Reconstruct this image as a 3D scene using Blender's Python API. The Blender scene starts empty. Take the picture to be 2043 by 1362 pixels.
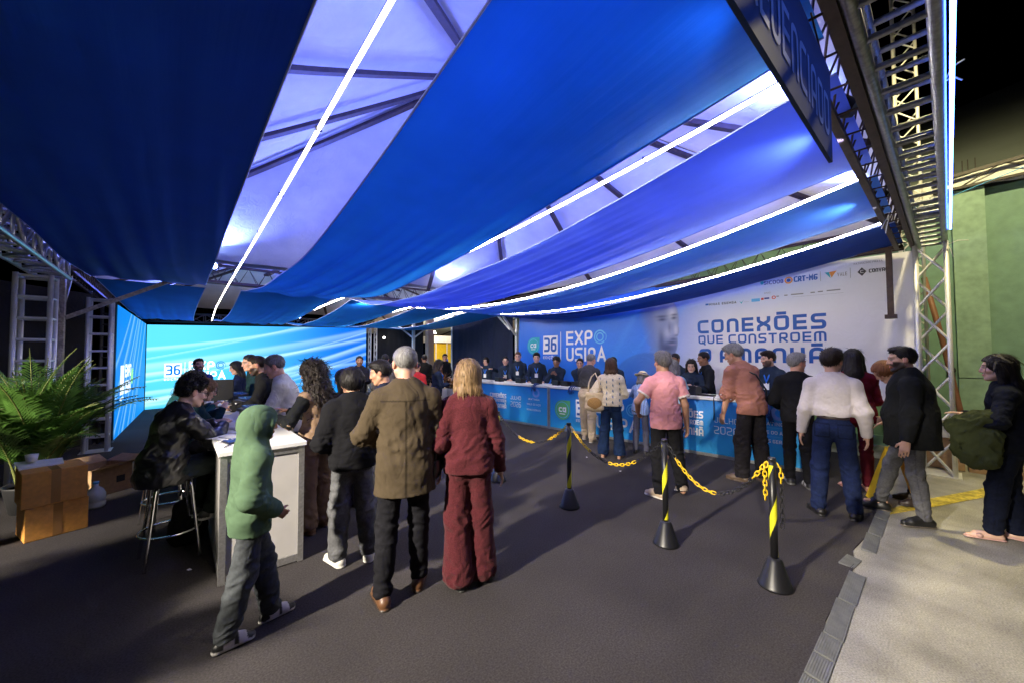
import bpy, math, random
import numpy as np
R = math.radians
random.seed(7); np.random.seed(7)
SC = bpy.context.scene
COL = SC.collection

# ------------------------------------------------------------------ camera
YAW, PITCH, ROLL, FPX = 41.3, 2.0, -0.2, 765.0
cam = bpy.data.cameras.new('camera'); cam_o = bpy.data.objects.new('camera', cam); COL.objects.link(cam_o)
cam.sensor_width = 36.0; cam.lens = FPX / 2043.0 * 36.0
cam.clip_start = 0.05; cam.clip_end = 500
cam_o.rotation_mode = 'XYZ'
from mathutils import Matrix, Vector
_m = Matrix.Rotation(R(-YAW), 4, 'Z') @ Matrix.Rotation(R(90 + PITCH), 4, 'X') @ Matrix.Rotation(R(ROLL), 4, 'Z')
cam_o.matrix_world = Matrix.Translation((0, 0, 1.7)) @ _m
SC.camera = cam_o

# ------------------------------------------------------------------ world, exposure, sampling
w = bpy.data.worlds.new('World'); SC.world = w; w.use_nodes = True
nt = w.node_tree; bg = nt.nodes['Background']
sky = nt.nodes.new('ShaderNodeTexSky'); sky.sky_type = 'NISHITA'; sky.sun_disc = False
sky.sun_elevation = R(-8); sky.sun_rotation = R(200)
nt.links.new(sky.outputs['Color'], bg.inputs['Color']); bg.inputs['Strength'].default_value = 0.02
SC.view_settings.view_transform = 'Standard'; SC.view_settings.look = 'None'
SC.view_settings.exposure = 0.0; SC.view_settings.gamma = 1.0
SC.render.engine = 'CYCLES'
SC.cycles.use_denoising = True
SC.cycles.max_bounces = 6; SC.cycles.diffuse_bounces = 4; SC.cycles.glossy_bounces = 3
SC.cycles.transmission_bounces = 4; SC.cycles.transparent_max_bounces = 6
SC.cycles.sample_clamp_indirect = 6.0; SC.cycles.caustics_reflective = False; SC.cycles.caustics_refractive = False

# light levels (the lamps themselves are built with their fixtures further down)
STRIP_E = 76.0          # LED strips under the roof
STRIP_C = (1.0, 0.90, 0.80)
SCREEN_E = 1.4         # LED wall
SIDE_E = 1.1
BLUE_W = 1100.0          # blue par lamps on the beams
BLUE_C = (0.11, 0.16, 1.0)
FLOOD_W = 1350.0        # floodlight on the yard side
FLOOD_C = (1.0, 0.85, 0.40)
SIDE_FLOOD_W = 6600.0   # floodlight at the open side
SIDE_FLOOD_C = (1.0, 0.90, 0.74)

# ------------------------------------------------------------------ helpers
def lin(r, g, b):
    f = lambda c: (c/255/12.92) if c/255 <= .04045 else ((c/255+.055)/1.055)**2.4
    return (f(r), f(g), f(b))

def tag(o, label=None, cat=None, group=None, kind=None):
    if label: o['label'] = label
    if cat: o['category'] = cat
    if group: o['group'] = group
    if kind: o['kind'] = kind
    return o

def empty(name, loc=(0, 0, 0), rz=0.0, label=None, cat=None, group=None):
    o = bpy.data.objects.new(name, None); COL.objects.link(o)
    o.location = loc; o.rotation_euler = (0, 0, rz); o.empty_display_size = .1
    return tag(o, label, cat, group)

def link(name, me, m, parent=None):
    o = bpy.data.objects.new(name, me); COL.objects.link(o)
    for mm in (m if isinstance(m, (list, tuple)) else [m]): me.materials.append(mm)
    if parent is not None: o.parent = parent
    return o

def children(o): return [c for c in bpy.data.objects if c.parent == o]
def copy_tree(o, parent=None):
    kids = list(o.children)
    c = o.copy(); COL.objects.link(c)
    if parent is not None: c.parent = parent
    for ch in kids: copy_tree(ch, c)
    return c

def mesh_np(name, V, F, smooth=False, col=None):
    """verts (N,3), faces (M,k) -> mesh"""
    V = np.asarray(V, np.float32); F = np.asarray(F, np.int32)
    me = bpy.data.meshes.new(name)
    me.vertices.add(len(V)); me.vertices.foreach_set('co', V.ravel())
    n, k = F.shape
    me.loops.add(n*k); me.loops.foreach_set('vertex_index', F.ravel())
    me.polygons.add(n); me.polygons.foreach_set('loop_start', np.arange(0, n*k, k, dtype=np.int32))
    me.update(calc_edges=True)
    if smooth: me.polygons.foreach_set('use_smooth', np.ones(n, bool))
    if col is not None:
        a = me.attributes.new('Col', 'FLOAT_COLOR', 'POINT')
        c = np.ones((len(V), 4), np.float32); c[:, :3] = col
        a.data.foreach_set('color', c.ravel())
    return me

class MB:
    """collects simple solids into one mesh"""
    def __init__(s): s.v = []; s.f = []; s.sm = []
    def add(s, vs, fs, sm=False):
        b = len(s.v); s.v += [tuple(map(float, p)) for p in vs]
        s.f += [tuple(i+b for i in f) for f in fs]; s.sm += [sm]*len(fs); return s
    def box(s, lo, hi, rz=0, c=None):
        x0, y0, z0 = lo; x1, y1, z1 = hi
        vs = [(x0,y0,z0),(x1,y0,z0),(x1,y1,z0),(x0,y1,z0),(x0,y0,z1),(x1,y0,z1),(x1,y1,z1),(x0,y1,z1)]
        if rz:
            ca, sa = math.cos(rz), math.sin(rz); cx, cy = c if c else ((x0+x1)/2, (y0+y1)/2)
            vs = [(cx+(x-cx)*ca-(y-cy)*sa, cy+(x-cx)*sa+(y-cy)*ca, z) for x, y, z in vs]
        return s.add(vs, [(0,3,2,1),(4,5,6,7),(0,1,5,4),(1,2,6,5),(2,3,7,6),(3,0,4,7)])
    def tube(s, pts, r, n=8, caps=True, sm=True):
        pts = [np.array(p, float) for p in pts]; m = len(pts)
        rs = r if isinstance(r, (list, tuple)) else [r]*m
        vs = []; up = None
        for i, p in enumerate(pts):
            t = (pts[min(i+1, m-1)] - pts[max(i-1, 0)]); t /= (np.linalg.norm(t) + 1e-9)
            if up is None:
                a = np.array([0, 0, 1.]) if abs(t[2]) < .9 else np.array([1., 0, 0])
                up = np.cross(t, a)
            up = up - t*(up@t); up /= (np.linalg.norm(up)+1e-9); sd = np.cross(t, up)
            for k in range(n):
                a = 2*math.pi*(k+.5)/n
                vs.append(p + rs[i]*(math.cos(a)*up + math.sin(a)*sd))
        fs = [(i*n+k, i*n+(k+1) % n, (i+1)*n+(k+1) % n, (i+1)*n+k) for i in range(m-1) for k in range(n)]
        s.add(vs, fs, sm)
        if caps:
            b = len(s.v) - m*n
            s.f.append(tuple(b+k for k in range(n))[::-1]); s.f.append(tuple(b+(m-1)*n+k for k in range(n))); s.sm += [False, False]
        return s
    def bar(s, a, b, w, h):
        """square bar, w sideways, h upwards"""
        a = np.array(a, float); b = np.array(b, float); t = (b-a)/np.linalg.norm(b-a)
        u = np.array([0, 0, 1.]) if abs(t[2]) < .95 else np.array([0, 1., 0])
        sd = np.cross(t, u); sd /= np.linalg.norm(sd); u = np.cross(sd, t)
        vs = [p + x*w/2*sd + y*h/2*u for p in (a, b) for x, y in ((-1,-1),(1,-1),(1,1),(-1,1))]
        return s.add(vs, [(0,1,5,4),(1,2,6,5),(2,3,7,6),(3,0,4,7),(3,2,1,0),(4,5,6,7)])
    def lathe(s, prof, c=(0,0,0), n=24, sm=True):
        vs = [(c[0]+r*math.cos(2*math.pi*k/n), c[1]+r*math.sin(2*math.pi*k/n), c[2]+z) for r, z in prof for k in range(n)]
        fs = [(i*n+k, i*n+(k+1) % n, (i+1)*n+(k+1) % n, (i+1)*n+k) for i in range(len(prof)-1) for k in range(n)]
        s.add(vs, fs, sm)
        b = len(s.v)-len(vs)
        s.f.append(tuple(b+k for k in range(n))[::-1]); s.f.append(tuple(b+(len(prof)-1)*n+k for k in range(n))); s.sm += [False, False]
        return s
    def mesh(s, name):
        me = bpy.data.meshes.new(name); me.from_pydata(s.v, [], s.f); me.update()
        me.polygons.foreach_set('use_smooth', s.sm); return me
    def build(s, name, m, parent=None): return link(name, s.mesh(name), m, parent)

def bevel(o, wd=.006, seg=2):
    b = o.modifiers.new('bevel', 'BEVEL'); b.width = wd; b.segments = seg; b.limit_method = 'ANGLE'; return o

# ------------------------------------------------------------------ materials
def mat(name, col=(.5,.5,.5), rough=.6, metal=0.0, var=.12, vs=6.0, bump=0.0, bs=60.0, attr=False, emit=None, es=1.0,
        stretch=None, spec=.5, transl=0.0, sheen=0.0, folds=0.0, coat=0.0, var2=None, vstretch=None):
    m = bpy.data.materials.new(name); m.use_nodes = True
    n = m.node_tree.nodes; L = m.node_tree.links; p = n['Principled BSDF']
    p.inputs['Roughness'].default_value = rough; p.inputs['Metallic'].default_value = metal
    p.inputs['Specular IOR Level'].default_value = spec
    if sheen: p.inputs['Sheen Weight'].default_value = sheen
    if coat: p.inputs['Coat Weight'].default_value = coat
    tc = n.new('ShaderNodeTexCoord')
    if attr:
        a = n.new('ShaderNodeAttribute'); a.attribute_name = 'Col'; base = a.outputs['Color']
    else:
        rgb = n.new('ShaderNodeRGB'); rgb.outputs[0].default_value = (*col, 1); base = rgb.outputs[0]
    if var:
        nz = n.new('ShaderNodeTexNoise'); nz.inputs['Scale'].default_value = vs; nz.inputs['Detail'].default_value = 6
        if vstretch:
            mpv = n.new('ShaderNodeMapping'); mpv.inputs['Scale'].default_value = vstretch
            L.new(tc.outputs['Object'], mpv.inputs['Vector']); L.new(mpv.outputs['Vector'], nz.inputs['Vector'])
        else: L.new(tc.outputs['Object'], nz.inputs['Vector'])
        mr = n.new('ShaderNodeMapRange'); mr.inputs['From Min'].default_value = .25; mr.inputs['From Max'].default_value = .75
        mr.inputs['To Min'].default_value = 1-var; mr.inputs['To Max'].default_value = 1+var
        L.new(nz.outputs['Fac'], mr.inputs['Value'])
        mx = n.new('ShaderNodeMixRGB'); mx.blend_type = 'MULTIPLY'; mx.inputs['Fac'].default_value = 1
        L.new(base, mx.inputs['Color1']); L.new(mr.outputs['Result'], mx.inputs['Color2']); base = mx.outputs['Color']
        if var2:
            nz2 = n.new('ShaderNodeTexNoise'); nz2.inputs['Scale'].default_value = var2[1]; nz2.inputs['Detail'].default_value = 3
            L.new(tc.outputs['Object'], nz2.inputs['Vector'])
            m2 = n.new('ShaderNodeMapRange'); m2.inputs['From Min'].default_value = .3; m2.inputs['From Max'].default_value = .7
            m2.inputs['To Min'].default_value = 1-var2[0]; m2.inputs['To Max'].default_value = 1+var2[0]
            L.new(nz2.outputs['Fac'], m2.inputs['Value'])
            mx2 = n.new('ShaderNodeMixRGB'); mx2.blend_type = 'MULTIPLY'; mx2.inputs['Fac'].default_value = 1
            L.new(base, mx2.inputs['Color1']); L.new(m2.outputs['Result'], mx2.inputs['Color2']); base = mx2.outputs['Color']
    L.new(base, p.inputs['Base Color'])
    nrm = None
    if bump:
        b = n.new('ShaderNodeBump'); b.inputs['Strength'].default_value = bump; b.inputs['Distance'].default_value = .01
        t = n.new('ShaderNodeTexNoise'); t.inputs['Scale'].default_value = bs; t.inputs['Detail'].default_value = 4
        if stretch:
            mp = n.new('ShaderNodeMapping'); mp.inputs['Scale'].default_value = stretch
            L.new(tc.outputs['Object'], mp.inputs['Vector']); L.new(mp.outputs['Vector'], t.inputs['Vector'])
        else: L.new(tc.outputs['Object'], t.inputs['Vector'])
        L.new(t.outputs['Fac'], b.inputs['Height']); nrm = b.outputs['Normal']
    if folds:
        b2 = n.new('ShaderNodeBump'); b2.inputs['Strength'].default_value = folds; b2.inputs['Distance'].default_value = .03
        t2 = n.new('ShaderNodeTexNoise'); t2.inputs['Scale'].default_value = 5.5; t2.inputs['Detail'].default_value = 2; t2.inputs['Distortion'].default_value = 1.2
        mp2 = n.new('ShaderNodeMapping'); mp2.inputs['Scale'].default_value = (1, 1, .7); mp2.inputs['Rotation'].default_value = (.5, .4, 0)
        L.new(tc.outputs['Object'], mp2.inputs['Vector']); L.new(mp2.outputs['Vector'], t2.inputs['Vector'])
        m_a = n.new('ShaderNodeMath'); m_a.operation = 'SUBTRACT'; m_a.inputs[1].default_value = .5; L.new(t2.outputs['Fac'], m_a.inputs[0])
        m_b = n.new('ShaderNodeMath'); m_b.operation = 'ABSOLUTE'; L.new(m_a.outputs[0], m_b.inputs[0])
        m_c = n.new('ShaderNodeMath'); m_c.operation = 'POWER'; m_c.inputs[1].default_value = .7; L.new(m_b.outputs[0], m_c.inputs[0])
        L.new(m_c.outputs[0], b2.inputs['Height'])
        if nrm: L.new(nrm, b2.inputs['Normal'])
        nrm = b2.outputs['Normal']
    if nrm: L.new(nrm, p.inputs['Normal'])
    if emit is not None or es < 0:
        if attr:
            L.new(base, p.inputs['Emission Color']); L.remove(p.inputs['Base Color'].links[0]); p.inputs['Base Color'].default_value = (.01,.01,.012,1)
        else: p.inputs['Emission Color'].default_value = (*emit, 1)
        p.inputs['Emission Strength'].default_value = abs(es)
    if transl:
        tr = n.new('ShaderNodeBsdfTranslucent'); L.new(base, tr.inputs['Color'])
        mixs = n.new('ShaderNodeMixShader'); mixs.inputs['Fac'].default_value = transl
        L.new(p.outputs['BSDF'], mixs.inputs[1]); L.new(tr.outputs['BSDF'], mixs.inputs[2])
        L.new(mixs.outputs['Shader'], n['Material Output'].inputs['Surface'])
    return m

def emis(name, col, s):
    m = bpy.data.materials.new(name); m.use_nodes = True; p = m.node_tree.nodes['Principled BSDF']
    p.inputs['Base Color'].default_value = (*col, 1); p.inputs['Emission Color'].default_value = (*col, 1); p.inputs['Emission Strength'].default_value = s
    return m

M_carpet = mat('carpet', (.058,.052,.053), .95, var=.45, vs=95, var2=(.16, 1.1), bump=.9, bs=420, spec=.15)
M_concrete = mat('concrete', (.30,.285,.24), .72, var=.40, vs=105, var2=(.38, 2.0), bump=.40, bs=130, spec=.35)
M_kerbtile = mat('grey rubber', (.16,.165,.16), .8, var=.2, vs=25, var2=(.15, 4), bump=.3, bs=200)
M_yellow_paint = mat('worn yellow paint', (.52,.40,.05), .75, var=.5, vs=26, var2=(.40,7))
M_alu = mat('aluminium', (.62,.62,.63), .33, .85, var=.12, vs=14, var2=(.15, 50))
M_alu_dull = mat('dull aluminium', (.30,.32,.37), .38, .8, var=.2, vs=10, var2=(.2, 40))
M_alu_white = mat('pale aluminium', (.72,.72,.70), .45, .3, var=.1, vs=12)
M_dark_metal = mat('dark painted steel', (.05,.045,.045), .5, .5, var=.3, vs=20)
M_brown_steel = mat('brown joist steel', (.055,.034,.028), .55, .4, var=.35, vs=18)
M_rafter = mat('rafter timber steel', (.06,.04,.035), .6, .2, var=.3, vs=18)
M_rust = mat('rusty painted steel', (.42,.36,.26), .65, .2, var=.45, vs=7, var2=(.35, 30), bump=.2, bs=40)
M_roof = mat('white tent membrane', (.78,.77,.80), .55, var=.08, vs=3, bump=.7, bs=2.5, stretch=(1,3,1), transl=.12, folds=.35)
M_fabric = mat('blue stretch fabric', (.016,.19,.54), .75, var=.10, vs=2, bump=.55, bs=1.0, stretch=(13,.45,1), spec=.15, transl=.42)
M_fabric_shaded = mat('shade darkened blue stretch fabric', (.006,.060,.42), .75, var=.10, vs=2, bump=.6, bs=1.0, stretch=(9,.4,1), spec=.2, transl=.05)  # same cloth as the blue strips, darkened to stand for shade
M_fabric_lamplit = mat('stretch fabric with painted lamp glow', (.16,.27,.80), .75, var=.10, vs=2, bump=.55, bs=1.0, stretch=(13,.45,1), spec=.15, transl=.5)  # same blue cloth, lamp glow painted in as a violet tint
M_fabric_wash = mat('stretch fabric with painted wash light', (.08,.24,.54), .75, var=.10, vs=2, bump=.55, bs=1.0, stretch=(13,.45,1), spec=.15, transl=.4)  # same blue cloth, wash light painted in as a paler tint
M_fabric_navy = mat('navy curtain fabric', (.003,.009,.040), .85, var=.15, vs=3, folds=.4)
M_black_cloth = mat('black backdrop cloth', (.012,.011,.013), .9, var=.2, vs=3, folds=.4)
M_strip = emis('led strip light', STRIP_C, STRIP_E)
M_strip_dim = emis('dimmer led strip light', STRIP_C, STRIP_E*.16)
M_strip_blue = emis('blue led strip', (.06,.16,1.0), 30)
M_warm = emis('warm lamp', (1,.62,.2), 25)
M_lampwhite = emis('white lamp', (1,.95,.85), 30)
M_bluelens = emis('blue lamp lens', (.25,.4,1.0), 60)
M_screen = mat('led screen', attr=True, var=0, es=-SCREEN_E, rough=.6, spec=.1)
M_sidescreen = mat('led side screen', attr=True, var=0, es=-SIDE_E, rough=.6, spec=.1)
M_screen_white = emis('led screen white', (.95,1,1), 2.0)
M_screen_green = emis('led screen green', (.25,.75,.15), 1.0)
M_screen_blue = emis('led screen blue', (.0,.2,.7), 1.0)
M_side_white = emis('led side white', (.85,.97,1), 1.3)
M_print = mat('printed banner vinyl', attr=True, var=.03, vs=2, rough=.45, bump=.10, bs=7, folds=.25)
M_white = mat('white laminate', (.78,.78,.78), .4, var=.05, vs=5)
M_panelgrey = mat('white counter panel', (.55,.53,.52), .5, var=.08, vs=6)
M_ink_white = mat('white print', (.82,.84,.88), .5, var=.03)
M_ink_blue = mat('blue print', (.012,.11,.46), .5, var=.05)
M_ink_navy = mat('navy print', (.02,.05,.30), .5, var=.03)
M_ink_black = mat('black print', (.03,.03,.04), .5, var=.03)
M_ink_grey = mat('grey print', (.25,.27,.30), .5, var=.03)
M_ink_cyan = mat('light blue print', (.12,.48,.85), .5, var=.03)
M_ink_teal = mat('teal print', (.02,.42,.52), .5, var=.05)
M_ink_green = mat('green print', (.10,.42,.16), .5, var=.05)
M_ink_orange = mat('orange print', (.75,.30,.05), .5, var=.03)
M_ink_red = mat('red print', (.6,.05,.04), .5, var=.03)
M_ink_lilac = mat('lilac print', (.16,.28,.70), .5, var=.03)
M_signnavy = mat('navy sign vinyl', (.008,.03,.11), .75, var=.1, vs=2)
M_signtext = mat('silver sign print', (.22,.32,.45), .6, var=.05)
M_black_pl = mat('black plastic', (.011,.011,.013), .38, var=.15, vs=20)
M_yellow_pl = mat('yellow plastic', (.85,.55,.01), .4, var=.08)
M_yellow_tape = mat('yellow tape', (.62,.60,.02), .45, var=.08)
M_chrome = mat('chrome', (.75,.75,.76), .12, 1.0, var=.03)
M_cardboard = mat('cardboard', (.46,.29,.15), .85, var=.12, vs=7, var2=(.12, 30), bump=.15, bs=50, stretch=(1,1,9))
M_cardboard_o = mat('orange brown cardboard', (.66,.30,.06), .6, var=.15, vs=5, var2=(.12, 30), bump=.15, bs=50, stretch=(1,1,9))
M_tape = mat('glossy packing tape', (.40,.20,.06), .15, var=.05)
M_paper = mat('white paper', (.8,.8,.78), .7, var=.04)
M_greenwall = mat('green painted wall', (.17,.30,.245), .7, var=.08, vs=2.5, var2=(.10, 7), bump=.2, bs=60)
M_lightgreen = mat('pale green paint', (.25,.39,.31), .7, var=.12, vs=3, var2=(.15, 9))
M_white_sheet = mat('white fascia sheet', (.65,.66,.66), .6, var=.1, vs=3, bump=.3, bs=4)
M_darkroof = mat('dark roof sheet', (.11,.13,.13), .8, var=.15, vs=1)
M_leaf = mat('palm leaf', (.075,.165,.03), .36, var=.55, vs=5, transl=.25)
M_stem = mat('palm stem', (.12,.14,.03), .6, var=.3, vs=9)
M_pot = mat('white planter', (.62,.58,.54), .5, var=.06)
M_darkpot = mat('black pot', (.02,.02,.022), .6)
M_redleaf = mat('dark red leaf', (.10,.025,.012), .5, var=.5, vs=18)
M_orangeleaf = mat('orange leaf', (.42,.20,.04), .5, var=.4, vs=18)
M_soil = mat('soil', (.03,.022,.015), .95, var=.4, vs=40)
M_glassblue = mat('tablet screen', (.02,.05,.16), .15, var=0, emit=(.03,.10,.45), es=.25)
M_brownpipe = mat('brown pipe', (.20,.085,.05), .6, var=.2, vs=12)
M_bluecord = mat('blue lanyard ribbon', (.01,.045,.20), .6, var=.3, vs=40, bump=.4, bs=80)
M_plasticjug = mat('clear plastic', (.55,.62,.62), .12, var=.05, spec=.7)
M_floor_pink = mat('pink hall floor', (.55,.30,.22), .6, var=.1)
M_stall_yellow = mat('yellow stall wall', (.75,.52,.02), .6)
M_stall_white = mat('white stall fascia', (.80,.80,.72), .6)
M_hall_ceiling = mat('pale hall ceiling', (.5,.55,.46), .7)
M_jamb = mat('beige jamb', (.75,.55,.38), .7)
# people
M_skin = mat('skin', attr=True, rough=.5, var=.06, vs=30, bump=.06, bs=180, spec=.4)
M_cotton = mat('cotton cloth', attr=True, rough=.9, var=.06, vs=40, bump=.10, bs=350, folds=.34, spec=.12)
M_knit = mat('knit cloth', attr=True, rough=.95, var=.30, vs=120, bump=.45, bs=160, sheen=.08, folds=.40, spec=.1)
M_denim = mat('denim cloth', attr=True, rough=.9, var=.22, vs=60, var2=(.22, 7), bump=.25, bs=400, folds=.45, spec=.12)
M_leather = mat('leather', attr=True, rough=.30, var=.06, vs=20, bump=.04, bs=120, folds=.22, spec=.6)
M_shoe = mat('shoe leather', attr=True, rough=.45, var=.12, vs=30, bump=.1, bs=120)
M_hair = mat('hair', attr=True, rough=.50, var=.55, vs=10, bump=.6, bs=10, stretch=(11,11,1.3), spec=.25, vstretch=(11,11,1.0))
M_curl = mat('curly hair', attr=True, rough=.5, var=.4, vs=50, bump=1.0, bs=70, spec=.4)
# ================================================================== SETTING
def sheet(name, x0, y0, x1, y1, z, m, kind='structure', nx=1, ny=1, thick=None):
    b = MB()
    if thick: b.box((x0, y0, z-thick), (x1, y1, z))
    else: b.add([(x0,y0,z),(x1,y0,z),(x1,y1,z),(x0,y1,z)], [(0,1,2,3)])
    return tag(b.build(name, m), kind=kind)
sheet('ground', -70, -60, 90, 100, 0, M_concrete)
b = MB(); n = 60; v = []                                  # carpet with a slightly uneven cut edge
for i in range(n+1):
    x = -7 + 15.6*i/n; e = .555 + .010*math.sin(i*1.3) + .006*math.sin(i*3.1) + (.04 if 4.22 < x < 4.5 else 0)
    v += [(x, e, .0), (x, e, .010), (x, 19.5, .010)]
f = []
for i in range(n):
    a = 3*i; c = a+3
    f += [(a, c, c+1, a+1), (a+1, c+1, c+2, a+2)]
b.add(v, f); tag(b.build('carpet_floor', M_carpet), kind='structure')
# worn yellow line on the concrete
b = MB(); pts = [((5.56,.535),(5.62,.585)), ((6.41,.135),(6.62,.225)), ((7.29,-.26),(7.60,-.20)), ((7.72,-.30),(7.80,-.27))]
b.add([(p[0], p[1], .004) for pr in pts for p in pr], [(2*i, 2*i+2, 2*i+3, 2*i+1) for i in range(3)])
tag(b.build('painted_line', M_yellow_paint), kind='structure')

# kerb ramp tiles along the carpet edge
tiles = [(1.85,2.19,.0,0),(2.20,2.53,.0,0),(2.54,2.75,.0,0),(2.76,2.98,.0,0),(2.985,3.47,.0,.02),(3.475,3.975,.0,.01),(4.05,4.27,.07,-.12),(4.50,4.94,.0,.02),(4.95,5.46,.0,.01),(5.47,5.9,.0,-.01)]
tl = ['pale', 'worn', 'short', 'small', 'long', 'broad', 'loose skewed', 'dusty', 'far', 'last']
where = ['cut by the bottom photo border', 'next up from the bottom photo border', 'short, third up from the bottom photo border', 'short, beside the nearest queue post cone',
         'long, just past the nearest queue post cone', 'long, ending at the edging gap', 'skewed and loose in the edging gap', 'long, just past the loose skewed tile',
         'near the man in lilac shirt', 'under the shoe of the bearded man']
for (x0, x1, dy, rz), wl in zip(tiles, where):
    t = empty('ramp_tile', ((x0+x1)/2, .508, 0), rz, 'grey ribbed rubber ramp tile, '+wl, 'ramp tile', 'ribbed ramp tiles along the carpet edge')
    b = MB(); L_ = (x1-x0)/2-.004; nrib = 9
    prof = [(-.046, .002)]
    for k in range(nrib):
        y = -.044 + .088*k/(nrib-1); z = .006 + .014*k/(nrib-1)
        prof += [(y-.003, z), (y-.003, z+.003), (y+.003, z+.0035), (y+.003, z+.0005)]
    prof += [(.047, .002)]
    m_ = len(prof)
    b.add([(-L_, y+dy, z) for y, z in prof]+[(L_, y+dy, z) for y, z in prof], [(i, i+1, m_+i+1, m_+i) for i in range(m_-1)]+[tuple(range(m_))[::-1], tuple(range(m_, 2*m_))])
    b.build('ribbed_pad', M_kerbtile, t)

# ------------------------------------------------------------------ trusses
def box_truss(name, A, B, w, label, up=(0,0,1), r=.025, step=None, m=None, cat='truss', ladder=False, group=None, diag=True, h=None):
    """square lattice truss from A to B"""
    m = m or M_alu; h = h or w
    A = np.array(A, float); B = np.array(B, float); t = B-A; L_ = np.linalg.norm(t); t /= L_
    u = np.array(up, float); sd = np.cross(t, u); sd /= np.linalg.norm(sd); u = np.cross(sd, t)
    root = empty(name, A, 0, label, cat, group)
    cs = [(-1,-1),(1,-1),(1,1),(-1,1)]
    off = [x*w/2*sd + y*h/2*u for x, y in cs]
    for o in off:
        MB().tube([o, o+t*L_], r, 10).build('chord', m, root)
    n = max(2, int(round(L_/(step or w*1.1))))
    b = MB()
    for i in range(n+1):
        p = t*(L_*i/n)*.995 + t*.002*L_
        for k in range(4):
            b.tube([p+off[k], p+off[(k+1) % 4]], r*.62, 6, False)
    if diag:
        for i in range(n):
            p = t*(L_*i/n); q = t*(L_*(i+1)/n)
            for k in range(4):
                a, c = (k, (k+1) % 4) if i % 2 else ((k+1) % 4, k)
                b.tube([p+off[a], q+off[c]], r*.6, 6, False)
    b.build('bracing', m, root)
    return root
def zig_tower(name, A, H, w, label, r=.028, step=.42, m=None):
    """upright truss with a zigzag lattice between four tubes"""
    m = m or M_alu_white
    root = empty(name, A, 0, label, 'truss tower')
    cs = [(-1,-1),(1,-1),(1,1),(-1,1)]
    for x, y in cs: MB().tube([(x*w/2, y*w/2, 0.012), (x*w/2, y*w/2, H)], r, 10).build('upright', m, root)
    b = MB(); n = int(H/step)
    for k in (1, 3):
        p = np.array([*cs[k], 0])*w/2; q = np.array([*cs[(k+1) % 4], 0])*w/2
        for i in range(n):
            z0 = H*i/n; z1 = H*(i+1)/n
            a, c = (p, q) if i % 2 else (q, p)
            b.tube([a+[0,0,z0+.02], c+[0,0,z1-.02]], r*.62, 6, False)
    b.build('zigzag_bracing', m, root)
    MB().box((-w/2-.06, -w/2-.06, 0), (w/2+.06, w/2+.06, .012)).build('base_plate', m, root)
    return root
def ladder_tower(name, A, H, w, label, m=None, rung=.27, r=.028, rm=None):
    m = m or M_alu_white
    root = empty(name, A, 0, label, 'truss tower')
    cs = [(-1,-1),(1,-1),(1,1),(-1,1)]
    for x, y in cs: MB().tube([(x*w/2, y*w/2, 0.012), (x*w/2, y*w/2, H)], r, 10).build('upright', m, root)
    b = MB(); n = int(H/rung)
    for i in range(1, n+1):
        z = i*H/n-.03
        for k in range(4):
            b.tube([(cs[k][0]*w/2, cs[k][1]*w/2, z), (cs[(k+1) % 4][0]*w/2, cs[(k+1) % 4][1]*w/2, z)], r*.7, 8, False)
    b.build('rungs', rm or m, root)
    MB().box((-w/2-.06, -w/2-.06, 0), (w/2+.06, w/2+.06, .012)).build('base_plate', m, root)
    return root
def joist(name, A, B, h, label, m=None, step=.34, wd=.16):
    """triangular steel tent beam: two bottom angles, one top angle, thin zigzag rods"""
    m = m or M_brown_steel
    A = np.array(A, float); B = np.array(B, float); t = B-A; L_ = np.linalg.norm(t); t /= L_
    u = np.array([0,0,1.]); sd = np.cross(t, u)
    root = empty(name, A, 0, label, 'roof beam')
    for o in (-wd/2*sd, wd/2*sd, h*u): MB().bar(o, o+t*L_, .05, .05).build('chord', m, root)
    b = MB(); n = int(L_/step)
    for i in range(n):
        p = t*(L_*i/n); q = t*(L_*(i+.5)/n); s2 = t*(L_*(i+1)/n)
        for sg in (-1, 1):
            b.tube([p+sg*wd/2*sd, q+h*u, s2+sg*wd/2*sd], .008, 5, False)
        b.tube([p-wd/2*sd, p+wd/2*sd], .007, 5, False)
    b.build('zigzag_rods', m, root)
    return root
ZB = 3.28
# tent beams
joist('roof_beam', (-1.6, .39, ZB), (8.15, .39, ZB), .34, 'brown steel lattice roof beam across the open front of the tent')
joist('roof_beam', (-1.45, 9.6, ZB-.12), (8.15, 9.6, ZB-.12), .34, 'steel lattice roof beam across the middle of the tent, above the queue')
joist('roof_beam', (-1.45, .4, ZB), (-1.45, 9.6, ZB-.10), .34, 'brown lattice roof beam along the open plant side of the tent')
joist('roof_beam', (8.15, .4, ZB), (8.15, 9.6, ZB-.10), .34, 'steel lattice roof beam above the printed banner')
joist('roof_beam', (-1.45, 9.7, ZB-.1), (-1.45, 18.6, ZB-.1), .34, 'lattice roof beam running on toward the led wall behind the rusty column')
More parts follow.
